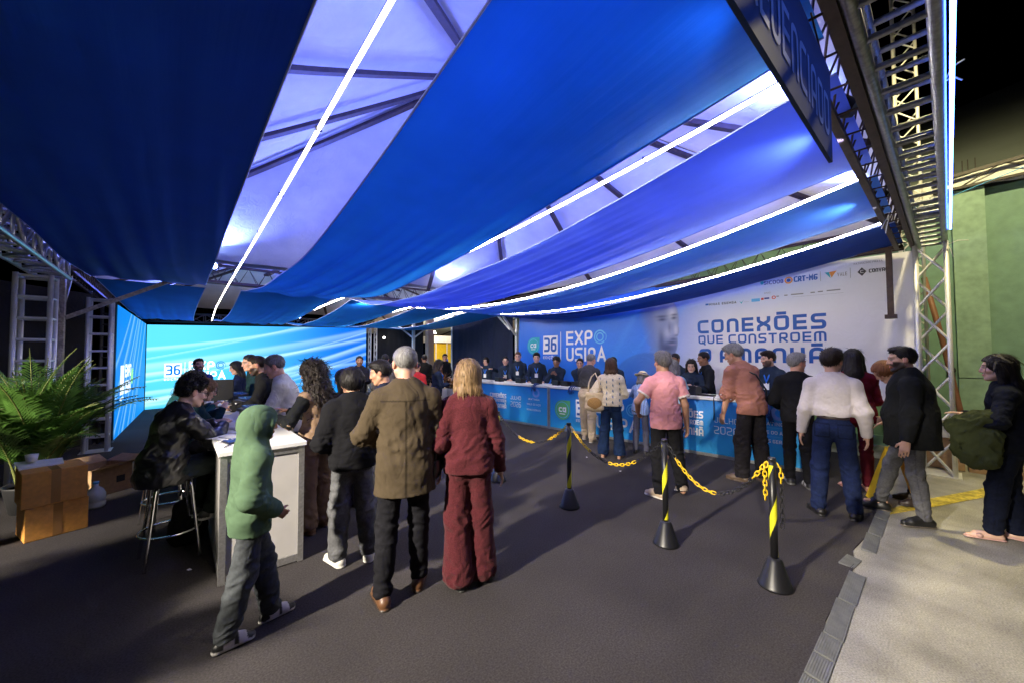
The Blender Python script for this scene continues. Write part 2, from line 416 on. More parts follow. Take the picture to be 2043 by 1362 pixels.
# portal frame of aluminium truss at the entrance
box_truss('portal_truss', (-2.2, .125, 3.42), (8.33, .125, 3.42), .26, 'aluminium box truss of the entrance portal edged with a blue light strip', r=.033, step=.30, diag=False, m=M_alu_dull)
zig_tower('truss_tower', (8.2, .135, 0), 3.26, .30, 'silver zigzag truss tower at the corner, in front of the green wall')
zig_tower('truss_tower', (9.25, .36, 0), 9.5, .26, 'tall pale truss tower rising above the entrance portal into the night', step=.3, r=.02)
box_truss('portal_truss', (-1.30, -1.5, 2.95), (-1.30, 8.2, 2.95), .30, 'aluminium box truss running overhead along the plant side', r=.026, step=.36)
ladder_tower('truss_tower', (-1.42, 8.08, 0), 2.79, .30, 'pale ladder truss tower standing behind the palm')
ladder_tower('truss_tower', (-1.03, 10.15, 0), 2.74, .28, 'pinkish ladder truss tower between rusty column and led side screen', rung=.3)
zig_tower('truss_tower', (7.02, 18.0, 0), 3.0, .28, 'small silver truss tower at the far end of the led wall', step=.3, r=.03)
box_truss('screen_truss', (-.95, 16.95, 2.95), (7.1, 18.2, 3.16), .28, 'dark lattice truss along the top of the led wall', r=.026, step=.42, m=M_dark_metal)
ladder_tower('truss_tower', (-1.02, 11.05, 0), 2.78, .16, 'thin black ladder frame holding the edge of the led side screen', m=M_dark_metal, rung=.2, r=.02)

# tent columns with braces
def column(x, y, H, label, m, br=(), wd=.13):
    root = empty('tent_column', (x, y, 0), 0, label, 'column')
    MB().box((-wd/2, -wd/2, 0), (wd/2, wd/2, H)).build('shaft', m, root)
    MB().box((-wd/2-.05, -wd/2-.05, 0), (wd/2+.05, wd/2+.05, .015)).build('base_plate', m, root)
    for (dx, dy, z0, z1) in br:
        q = np.array([dx, dy, 0.]); q = q/np.linalg.norm(q)
        MB().bar(q*wd/2 + [0,0,z0], np.array([dx, dy, z1]), .05, .06).build('brace', m, root)
    return root
column(-1.42, 9.45, ZB-.12, 'rust stained pale steel tent column beside the palm, with diagonal braces', M_rust, [(1.35,0.05,2.32,3.10),(0,-.8,2.35,3.1),(0,.8,2.35,3.1)])
column(8.12, 9.0, ZB-.1, 'blue lit pale tent column with brace, at the edge of the printed banner', M_alu_white, [(-.02,1.0,2.3,3.05),(-.75,-.02,2.3,3.05)], .10)
column(7.55, 14.9, 3.2, 'slim pale tent pole with two braces in front of the black backdrop', M_alu_white, [(-.8,.3,2.45,3.1),(.8,-.3,2.45,3.1)], .10)
tag(MB().box((8.015,.52,2.28), (8.085,.59,ZB-.03)).box((7.99,.49,2.22),(8.11,.62,2.279)).build('steel_bracket', M_brown_steel), 'dark brown steel post end hanging from the roof beam at the banner corner', 'bracket')

# ------------------------------------------------------------------ roofs
def pyramid_roof(x0, y0, x1, y1, ze, apex, label):
    ax, ay, az = apex; root = empty('tent_roof', (0,0,0), 0, label, 'tent roof')
    V = []; F = []; n = 26
    cor = [(x0,y0),(x1,y0),(x1,y1),(x0,y1)]
    for k in range(4):
        a = cor[k]; c = cor[(k+1) % 4]; base = len(V)
        for i in range(n+1):
            u = i/n
            for j in range(n+1):
                s = j/n
                bx = a[0]+(c[0]-a[0])*s; by = a[1]+(c[1]-a[1])*s
                x = bx+(ax-bx)*u; y = by+(ay-by)*u
                z = ze+(az-ze)*(u**1.12) - .05*math.sin(math.pi*s)*math.sin(math.pi*min(u*1.2,1)) + .012*math.sin(s*40+u*9)*(1-u)
                V.append((x, y, z))
        for i in range(n):
            for j in range(n):
                p = base+i*(n+1)+j; F.append((p, p+1, p+n+2, p+n+1))
    link('membrane', mesh_np('membrane', V, F, True), M_roof, root)
    for k in range(4):
        a = np.array([*cor[k], ze]); c = np.array([*cor[(k+1) % 4], ze])
        for s in (0, .30, .62):
            p = a+(c-a)*s; q = np.array(apex)
            pts = []
            for u in np.linspace(.02, .96, 7):
                r = p+(q-p)*u; r[2] = ze+(az-ze)*(u**1.12) - .10 - .05*math.sin(math.pi*s)
                pts.append(r)
            bb = MB()
            for i in range(6): bb.bar(pts[i], pts[i+1], .09, .05)
            bb.build('rafter', M_rafter, root)
    return root
pyramid_roof(-1.5, .3, 8.2, 9.6, 3.62, (3.6, 4.85, 6.3), 'white pyramid tent roof lit violet above the blue fabric strips')
pyramid_roof(-1.5, 9.62, 8.2, 19.0, 3.55, (3.4, 14.3, 5.6), 'white tent roof over the led wall side, beyond the middle beam')

# ------------------------------------------------------------------ blue fabric strips
def fabric(x0a, x1a, x0b, x1b, ya, yb, za, zb, sag, label, seed, folds=.03, skew=1.15, parent=None, m=None, xtilt=0):
    nx, ny = 46, 60; V = []; F = []
    rnd = random.Random(seed); ph = [rnd.uniform(0, 6.28) for _ in range(6)]
    for j in range(ny+1):
        v = j/ny; y = ya+(yb-ya)*v
        pull = .07*math.sin(math.pi*v)
        for i in range(nx+1):
            u = i/nx
            xa = x0a+(x0b-x0a)*v+pull; xb = x1a+(x1b-x1a)*v-pull
            x = xa+(xb-xa)*u
            z = za+(zb-za)*v - sag*4*(v**skew)*(1-v**skew) - .04*math.sin(math.pi*u)*math.sin(math.pi*v)
            fan = (u-.5)*(7+9*(1-v))
            z += 2.1*folds*(v**2.0)*(math.sin(fan*2.1+ph[0])*.5+math.sin(fan*4.6+ph[1]+v*2)*.35+math.sin(u*33+ph[2]-v*4)*.22)*(.35+.65*math.sin(math.pi*min(1,v*1.02)))
            z += folds*.25*math.sin(u*5+v*9+ph[3])*math.sin(math.pi*v) + xtilt*(u-.5)
            V.append((x, y, z))
    for j in range(ny):
        for i in range(nx):
            p = j*(nx+1)+i; F.append((p, p+1, p+nx+2, p+nx+1))
    o = link('fabric_strip', mesh_np('fabric_strip', V, F, True), m or M_fabric)
    for i in (0, nx): MB().tube([V[j*(nx+1)+i] for j in range(ny+1)], .007, 6).build('hem', M_hem_glow, o)
    return tag(o, label, 'fabric strip', 'blue fabric strips hung under the tent roof')
M_hem_glow = mat('hem with painted edge glow', (.30,.38,.75), .6, var=.1)  # pale colour stands in for strip light shining behind the fabric edge
YM = 9.55
fabric(-1.35,.46, -1.1,.42, .40,YM, 3.34,3.06, .20, 'shade darkened blue stretch fabric strip overhead, above the palm and boxes', 1, .045, m=M_fabric_shaded)
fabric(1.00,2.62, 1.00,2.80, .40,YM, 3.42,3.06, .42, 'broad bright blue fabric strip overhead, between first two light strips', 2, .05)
fabric(2.98,4.62, 3.15,4.7, .40,YM, 3.40,3.05, .46, 'blue fabric strip tinted violet for the lamp glow, behind the hanging sign', 3, .06, m=M_fabric_lamplit)
fabric(4.92,6.35, 5.0,6.4, .40,YM, 3.38,3.04, .46, 'blue fabric strip paled for lamp light below the third light strip, near the banner', 4, .04, m=M_fabric_wash)
fabric(6.72,8.1, 6.75,8.1, .40,YM, 3.34,3.0, .46, 'shade darkened blue fabric strip sagging just above the printed banner top', 5, .03, m=M_fabric_shaded)
fabric(-1.05,.42, -.8,.45, YM+.03,16.6, 3.03,2.87, .13, 'blue fabric strip over the led wall corner, beyond the middle beam', 6, .03)
fabric(1.00,2.80, .95,2.75, YM+.03,16.7, 3.05,2.93, .22, 'creased blue fabric strip above the logos of the led wall', 7, .05)
fabric(3.20,4.75, 3.2,4.75, YM+.03,17.0, 3.05,2.97, .24, 'blue fabric strip with a bright lamp spot, in front of the led wall', 8, .04)
fabric(5.05,6.45, 5.05,6.5, YM+.03,17.3, 3.04,3.02, .24, 'blue fabric strip above the far end of the led wall', 9, .03)
fabric(6.75,8.1, 6.8,8.2, YM+.03,17.6, 3.02,3.05, .26, 'navy fabric strip above the black backdrop and doorway', 10, .03)

# ------------------------------------------------------------------ led strip lights
def strip(pts, label, m=None, r=.0115, sub=24):
    P = [np.array(p, float) for p in pts]; out = []
    for a, c in zip(P[:-1], P[1:]):
        for k in range(sub): out.append(a+(c-a)*k/sub)
    out.append(P[-1])
    root = empty('strip_light', (0,0,0), 0, label, 'strip light', 'led strip lights')
    MB().tube(out, r, 8).build('tube', m or M_strip, root)
    if m is not M_strip_blue:                                             # opaque profile above the tube: it shines downward
        b = MB(); V = []
        for p in out: V += [p+np.array([-.0105,0,.0075]), p+np.array([-.0105,0,.020]), p+np.array([.0105,0,.020]), p+np.array([.0105,0,.0075])]
        b.add(V, [(4*i+k, 4*i+k+1, 4*i+k+5, 4*i+k+4) for i in range(len(out)-1) for k in range(3)]); b.build('profile', M_alu_white, root)
    b = MB(); acc = 0
    for a, c in zip(out[:-1], out[1:]):
        acc += np.linalg.norm(c-a)
        if acc > 1.15 and m is not M_strip_blue: acc = 0; b.box((a[0]-.022,a[1]-.004,a[2]-.014), (a[0]+.022,a[1]+.004,a[2]+.024))
    if b.v: b.build('clip', M_black_pl, root)
    return root
def sagline(X0, X1, za, zb, sag, y0=.45, y1=YM, n=14):
    return [(X0+(X1-X0)*k/n, y0+(y1-y0)*k/n, za+(zb-za)*k/n - sag*4*(k/n)*(1-k/n)) for k in range(n+1)]
strip(sagline(.70,.76,3.36,3.08,.03)+[(.80, 13, 2.98), (.92, 16.6, 2.90)], 'long white strip light over the registration counter, from front beam to led wall', M_strip_dim, sub=3)
strip(sagline(2.70,2.98,3.34,3.07,.22)+[(3.0,13,3.0),(2.98,16.8,2.97)], 'white strip light running behind the hanging sign to the middle beam', sub=3)
strip(sagline(4.68,4.80,3.31,3.00,.44)+[(4.9,13,2.95),(4.9,17.1,3.0)], 'white strip light between the two lamp tinted fabric strips', sub=3)
strip(sagline(6.42,6.52,3.29,3.00,.44)+[(6.6,13,2.93),(6.6,17.4,3.05)], 'warm strip light nearest the printed banner', sub=3)
strip([(-.6,-.058,3.285),(7.4,-.058,3.285)], 'blue strip light along the outer edge of the entrance portal', M_strip_blue, .011, 2)

# ------------------------------------------------------------------ lamps
def spot(name, loc, tgt, W_, col, size, blend=.5, rad=.08, parent=None):
    l = bpy.data.lights.new(name, 'SPOT'); l.energy = W_; l.color = col; l.spot_size = R(size); l.spot_blend = blend; l.shadow_soft_size = rad
    o = bpy.data.objects.new(name, l); COL.objects.link(o); o.location = loc
    o.rotation_euler = (Vector(tgt)-Vector(loc)).to_track_quat('-Z', 'Y').to_euler()
    return o
def par_lamp(loc, tgt, label, Wt=BLUE_W, size=110):
    d = np.array(tgt, float)-np.array(loc, float); d /= np.linalg.norm(d)
    root = empty('par_lamp', loc, 0, label, 'stage lamp', 'blue stage lamps on the roof beams')
    MB().tube([-d*.16, -d*.05, d*.02], [.055, .085, .09], 16).build('can', M_black_pl, root)
    MB().tube([d*.021, d*.026], [.080, .080], 16).build('lens', M_bluelens, root)
    MB().tube([(.1,0,0),(.1,0,-.12),(-.1,0,-.12),(-.1,0,0)], .009, 6).build('yoke', M_black_pl, root)
    spot('blue_lamp_light', np.array(loc)+d*.06, tgt, Wt, BLUE_C, size, .7)
par_lamp((3.55,.52,3.50), (3.6,3.2,5.2), 'blue stage lamp glowing on the front beam behind the hanging sign', BLUE_W*.8)
par_lamp((1.2,.55,3.55), (1.4,4.0,5.4), 'blue stage lamp on the front beam above the broad fabric strip', BLUE_W*1.0)
par_lamp((6.0,.55,3.55), (5.6,3.4,5.2), 'blue stage lamp on the front beam near the corner tower', BLUE_W*.8)
par_lamp((3.45,9.2,3.32), (3.35,8.0,4.4), 'blue stage lamp flaring on the middle beam', BLUE_W*1.1)
par_lamp((.5,9.3,3.42), (.7,6.4,4.9), 'blue stage lamp on the middle beam near the rusty column', BLUE_W*.9)
par_lamp((5.6,9.3,3.42), (5.4,6.6,4.8), 'blue stage lamp on the middle beam toward the banner', BLUE_W*.7)
par_lamp((3.5,16.3,3.15), (3.4,15.2,4.2), 'blue stage lamp flaring on the truss above the led wall', BLUE_W*.9)
par_lamp((.2,16.3,3.2), (.5,13.2,4.6), 'blue stage lamp on the truss above the led wall corner', BLUE_W*.5)
# wash pars that light the fabric from below, one on each end beam
spot('blue_wash_light', (3.62,.46,3.26), (3.75,1.7,3.16), 190, (.42,.50,1.0), 95, .9, .05)
spot('blue_wash_light', (5.6,.46,3.22), (5.65,1.9,3.1), 90, (.45,.62,1.0), 95, .9, .05)
spot('blue_wash_light', (2.0,.46,3.26), (1.9,2.4,3.1), 60, (.15,.35,1.0), 110, .9, .05)
spot('blue_wash_light', (3.6,9.7,2.98), (3.75,10.9,2.92), 230, (.45,.65,1.0), 100, .8, .05)

def floodlight(loc, tgt, label, Wt, col, size, blend, rad=.12, mast=-.6):
    d = np.array(tgt, float)-np.array(loc, float); d /= np.linalg.norm(d)
    root = empty('floodlight', loc, 0, label, 'floodlight')
    MB().bar(-d*.12, -d*.01, .42, .30).build('housing', M_dark_metal, root)
    MB().bar(-d*.009, -d*.004, .38, .26).build('glass', M_lampwhite, root)
    if mast: MB().tube([(0,mast,.1),(0,mast,-loc[2])], .05, 10).build('mast', M_dark_metal, root); MB().tube([(0,mast,.1),(0,0,.1),-d*.12], .03, 8).build('arm', M_dark_metal, root)
    spot('floodlight_beam', np.array(loc)+d*.05, tgt, Wt, col, size, blend, rad)
floodlight((6.6,-.45,7.0), (8.2,-.9,0), 'floodlight high on a mast in the yard near the green wall', FLOOD_W, FLOOD_C, 170, .5)
floodlight((-4.7,1.9,3.9), (2.0,2.3,.5), 'floodlight on a mast beyond the open plant side', SIDE_FLOOD_W, SIDE_FLOOD_C, 40, .5)
floodlight((-5.2,3.7,2.3), (-.95,6.1,.75), 'second floodlight beyond the palm', 3400, SIDE_FLOOD_C, 36, .4)
# ================================================================== LETTERING
def _round(pts, r, closed):
    pts = [np.array(p, float) for p in pts]; n = len(pts); out = []
    for i, p in enumerate(pts):
        if r <= 0 or (not closed and i in (0, n-1)): out.append(p); continue
        a = pts[i-1]; c = pts[(i+1) % n]
        la, lc = np.linalg.norm(a-p), np.linalg.norm(c-p); rr = min(r, la*.49, lc*.49)
        p0 = p+(a-p)/la*rr; p1 = p+(c-p)/lc*rr
        for t in (0, .2, .4, .6, .8, 1): out.append((1-t)**2*p0+2*t*(1-t)*p+t*t*p1)
    return out
def _rib(pts, closed, t):
    """flat ribbon of width t along 2D points -> verts, quads"""
    P = [pts[0]]
    for p in pts[1:]:
        if np.linalg.norm(p-P[-1]) > 1e-5: P.append(p)
    if closed and np.linalg.norm(P[0]-P[-1]) < 1e-5: P = P[:-1]
    n = len(P); V = []
    for i in range(n):
        a = P[i-1] if (i or closed) else None; c = P[(i+1) % n] if (i < n-1 or closed) else None
        d0 = (P[i]-a)/np.linalg.norm(P[i]-a) if a is not None else None
        d1 = (c-P[i])/np.linalg.norm(c-P[i]) if c is not None else None
        if d0 is None: d0 = d1
        if d1 is None: d1 = d0
        n0 = np.array([-d0[1], d0[0]]); n1 = np.array([-d1[1], d1[0]])
        m = n0+n1; m /= (np.linalg.norm(m)+1e-9); k = 1/max(.35, m@n0)
        q = P[i].copy()
        if not closed and i == 0: q = q-d1*t/2
        if not closed and i == n-1: q = q+d0*t/2
        V += [q+m*k*t/2, q-m*k*t/2]
    F = [(2*i, 2*i+1, 2*((i+1) % n)+1, 2*((i+1) % n)) for i in range(n if closed else n-1)]
    return V, F
TECH = {
 'C': (.8, [([(.8,1),(0,1),(0,0),(.8,0)],0,.3)]), 'O': (.85, [([(.42,1),(0,1),(0,0),(.85,0),(.85,1)],1,.3)]),
 'N': (.75, [([(0,0),(0,1),(.75,1),(.75,0)],0,.3)]), 'E': (.7, [([(.7,1),(0,1),(0,0),(.7,0)],0,0),([(.12,.5),(.66,.5)],0,0)]),
 'X': (.8, [([(0,1),(0,.72),(.8,.28),(.8,0)],0,.25),([(.8,1),(.8,.72),(.44,.52)],0,.2),([(.36,.48),(0,.28),(0,0)],0,.2)]),
 'S': (.75, [([(.75,1),(0,1),(0,.5),(.75,.5),(.75,0),(0,0)],0,.22)]), 'Q': (.85, [([(.42,1),(0,1),(0,0),(.85,0),(.85,1)],1,.3),([(.55,.12),(.85,-.16)],0,0)]),
 'U': (.8, [([(0,1),(0,0),(.8,0),(.8,1)],0,.3)]), 'T': (.75, [([(0,1),(.75,1)],0,0),([(.375,.9),(.375,0)],0,0)]),
 'R': (.75, [([(0,0),(0,1),(.75,1),(.75,.42),(.12,.42)],0,.22),([(.4,.36),(.75,0)],0,0)]), 'M': (1.05, [([(0,0),(0,1),(1.05,1),(1.05,0)],0,.3),([(.525,.88),(.525,0)],0,0)]),
 'A': (.8, [([(0,0),(0,1),(.8,1),(.8,0)],0,.36),([(.1,.32),(.7,.32)],0,0)]), 'H': (.75, [([(0,1),(0,0)],0,0),([(.75,1),(.75,0)],0,0),([(.1,.5),(.65,.5)],0,0)]),
 'I': (.1, [([(.05,1),(.05,0)],0,0)]), 'D': (.8, [([(.4,1),(0,1),(0,0),(.8,0),(.8,1)],1,.28)]),
}
TECH['\u00d5'] = (.85, TECH['O'][1]+[([(.2,1.32),(.65,1.32)],0,0)]); TECH['\u00c3'] = (.8, TECH['A'][1]+[([(.16,1.32),(.64,1.32)],0,0)])
SANS = dict(TECH)
SANS.update({
 'X': (.75, [([(0,1),(.75,0)],0,0),([(.75,1),(.46,.61)],0,0),([(.29,.39),(0,0)],0,0)]), 'A': (.85, [([(0,0),(.425,1),(.85,0)],0,0),([(.22,.3),(.63,.3)],0,0)]),
 'P': (.7, [([(0,0),(0,1),(.7,1),(.7,.42),(.1,.42)],0,.28)]), 'N': (.75, [([(0,0),(0,1),(.75,0),(.75,1)],0,0)]), 'M': (.9, [([(0,0),(0,1),(.45,.35),(.9,1),(.9,0)],0,0)]),
 'B': (.7, [([(0,.5),(0,1),(.66,1),(.66,.52),(.1,.52)],0,.2),([(0,.5),(0,0),(.7,0),(.7,.44)],0,.2)]), 'G': (.8, [([(.8,1),(0,1),(0,0),(.8,0),(.8,.45),(.45,.45)],0,.25)]),
 'L': (.6, [([(0,1),(0,0),(.6,0)],0,0)]), 'J': (.6, [([(.6,1),(.6,0),(0,0),(0,.25)],0,.3)]), 'V': (.8, [([(0,1),(.4,0),(.8,1)],0,0)]), 'I': (.1, [([(.05,1),(.05,0)],0,0)]),
 'F': (.65, [([(.65,1),(0,1),(0,0)],0,0),([(.1,.5),(.55,.5)],0,0)]), 'Z': (.7, [([(0,1),(.7,1),(0,0),(.7,0)],0,0)]), 'Y': (.7, [([(0,1),(.35,.5),(.35,0)],0,0),([(.7,1),(.42,.6)],0,0)]),
 '3': (.7, [([(0,1),(.7,1),(.7,.52),(.2,.52)],0,.25),([(.66,.47),(.7,.4),(.7,0),(0,0)],0,.25)]), '6': (.7, [([(.65,1),(0,1),(0,0),(.7,0),(.7,.55),(.1,.55)],0,.3)]),
 '2': (.7, [([(0,1),(.7,1),(.7,.5),(0,.42),(0,0),(.7,0)],0,.25)]), '0': (.7, [([(.35,1),(0,1),(0,0),(.7,0),(.7,1)],1,.32)]), '-': (.4, [([(.05,.5),(.35,.5)],0,0)]),
 'c': (.7, [([(.7,.75),(0,.75),(0,0),(.7,0)],0,.3)]), 'a': (.75, [([(.35,.75),(0,.75),(0,0),(.65,0),(.65,.75)],1,.3),([(.75,.8),(.75,-.02)],0,0)]),
})
SANS['\u00c7'] = (.8, SANS['C'][1]+[([(.4,-.12),(.34,-.28)],0,0)]); SANS['\u00d5'] = (.85, SANS['O'][1]+[([(.15,1.3),(.7,1.3)],0,0)]); SANS['\u00cd'] = (.1, SANS['I'][1]+[([(.0,1.22),(.14,1.36)],0,0)])
def letters(s, x, y, h, width=None, t=.18, font=None, gap=.28, depth0=0.0):
    """2D text mesh: verts (u, v, lift), faces; baseline at y, cap height h (outer)"""
    font = font or TECH; V = []; F = []; cx = 0; items = []
    for ch in s:
        if ch == ' ': cx += .5; continue
        wd, st = font[ch]; items.append((cx, st)); cx += wd+t+gap
    tot = cx-gap; hs = h/(1+t); ws = (width/tot) if width else hs
    for ox, st in items:
        for k, (pts, cl, r) in enumerate(st):
            P = [np.array([(ox+t/2+p[0])*ws/hs, p[1]+t/2]) for p in pts]
            v, f = _rib(_round(P, r, cl), cl, t)
            b = len(V); V += [(x+q[0]*hs, y+q[1]*hs, depth0+.0006*k) for q in v]; F += [tuple(i+b for i in ff) for ff in f]
    return V, F
def place(V, F, name, m, parent, fn):
    """fn maps (u, v, lift) -> 3D"""
    b = MB(); b.add([fn(*p) for p in V], F)
    return b.build(name, m, parent)
def disc2(cx, cy, rx, ry, n=40, a0=0, a1=2*math.pi, lift=0.0):
    V = [(cx, cy, lift)]+[(cx+rx*math.cos(a0+(a1-a0)*k/n), cy+ry*math.sin(a0+(a1-a0)*k/n), lift) for k in range(n+1)]
    return V, [(0, k, k+1) for k in range(1, n+1)]
def ring2(cx, cy, r, t, n=48, a0=0, a1=2*math.pi, lift=0.0):
    P = [(cx+(r+s*t/2)*math.cos(a0+(a1-a0)*k/n), cy+(r+s*t/2)*math.sin(a0+(a1-a0)*k/n), lift) for k in range(n+1) for s in (1, -1)]
    return P, [(2*k, 2*k+1, 2*k+3, 2*k+2) for k in range(n)]
def rect2(x0, y0, x1, y1, lift=0.0):
    nx, ny = max(1, int(abs(x1-x0)/.06)), max(1, int(abs(y1-y0)/.06))
    return [(x0+(x1-x0)*i/nx, y0+(y1-y0)*j/ny, lift) for i in range(nx+1) for j in range(ny+1)], [(i*(ny+1)+j, (i+1)*(ny+1)+j, (i+1)*(ny+1)+j+1, i*(ny+1)+j+1) for i in range(nx) for j in range(ny)]
def leaf2(cx, cy, r, lift=0.0):
    """round badge with one square corner (upper right)"""
    pts = [(cx+r, cy+r)]+[(cx+r*math.cos(a), cy+r*math.sin(a)) for a in np.linspace(math.pi/2, 2*math.pi, 34)]
    V = [(cx, cy, lift)]+[(p[0], p[1], lift) for p in pts]
    return V, [(0, k, k+1 if k < len(pts) else 1) for k in range(1, len(pts)+1)]
def plane_fn(A, B, off, wave=None):
    A = np.array([*A, 0.]); B = np.array([*B, 0.]); t = (B-A)/np.linalg.norm(B-A); n = np.array([t[1], -t[0], 0.])
    if n @ (np.array([0, 0, 0])-A) < 0: n = -n
    def fn(u, v, l=0.0):
        d = off+l+(wave(u, v) if wave else 0)
        p = A+t*u+n*d; return (p[0], p[1], v)
    return fn
def logo36(fn, x, y, h, parent, m_white, m_hole, t=.17):
    """white square with 36, EDICOES below"""
    wd = h
    place(*rect2(x, y, x+wd, y+h), 'emblem_plate', m_white, parent, lambda u,v,l: fn(u,v,l+.003))
    place(*letters('36', x+wd*.10, y+h*.12, h*.78, wd*.80, .2, SANS), 'lettering', m_hole, parent, lambda u,v,l: fn(u,v,l+.006))
    place(*letters('EDI\u00c7\u00d5ES', x, y-h*.25, h*.14, wd, .2, SANS), 'lettering', m_white, parent, lambda u,v,l: fn(u,v,l+.003))
def logo_expo(fn, x, y0, h, wd, parent, m_white, m_ring):
    """EXPO over USIPA, the O of EXPO as a ring emblem"""
    hl = h*.455
    place(*letters('EXP', x, y0+h-hl, hl, wd*.68, .2, SANS, .22), 'lettering', m_white, parent, lambda u,v,l: fn(u,v,l+.003))
    cx, cy, r = x+wd*.86, y0+h-hl/2, hl*.44
    V, F = ring2(cx, cy, r, r*.22, a0=.5, a1=5.6); V2, F2 = ring2(cx, cy, r*.60, r*.2, lift=.0004)
    V3, F3 = ring2(cx+r*.15, cy, r*1.02, r*.10, a0=-.6, a1=.6, lift=.0008)
    place(V+V2+V3, F+[tuple(i+len(V) for i in f) for f in F2]+[tuple(i+len(V)+len(V2) for i in f) for f in F3], 'ring_emblem', m_ring, parent, lambda u,v,l: fn(u,v,l+.003))
    place(*letters('USIPA', x, y0, hl, wd, .2, SANS, .22), 'lettering', m_white, parent, lambda u,v,l: fn(u,v,l+.003))
def logo_ca(fn, cx, cy, r, parent, m_bg, m_white, m_ring=None):
    place(*leaf2(cx, cy, r), 'badge', m_bg, parent, lambda u,v,l: fn(u,v,l+.003))
    if m_ring: place(*ring2(cx, cy, r*.82, r*.07), 'badge_ring', m_ring, parent, lambda u,v,l: fn(u,v,l+.005))
    place(*letters('ca', cx-r*.46, cy-r*.22, r*.62, r*.95, .26, SANS, .2), 'lettering', m_white, parent, lambda u,v,l: fn(u,v,l+.006))
    place(*rect2(cx-r*.36, cy-r*.45, cx+r*.36, cy-r*.37), 'lettering', m_white, parent, lambda u,v,l: fn(u,v,l+.006))
def slogan(fn, x, y0, h, wd, parent, m):
    """CONEXOES / QUE CONSTROEM / O AMANHA filling h (baseline of last line y0)"""
    L3 = lambda u,v,l: fn(u,v,l+.003)
    place(*letters('CONEX\u00d5ES', x, y0+h*.66, h*.28, wd, .26), 'lettering', m, parent, L3)
    place(*letters('QUE CONSTROEM', x, y0+h*.40, h*.185, wd, .22), 'lettering', m, parent, L3)
    place(*letters('O AMANH\u00c3', x, y0, h*.28, wd, .26), 'lettering', m, parent, L3)

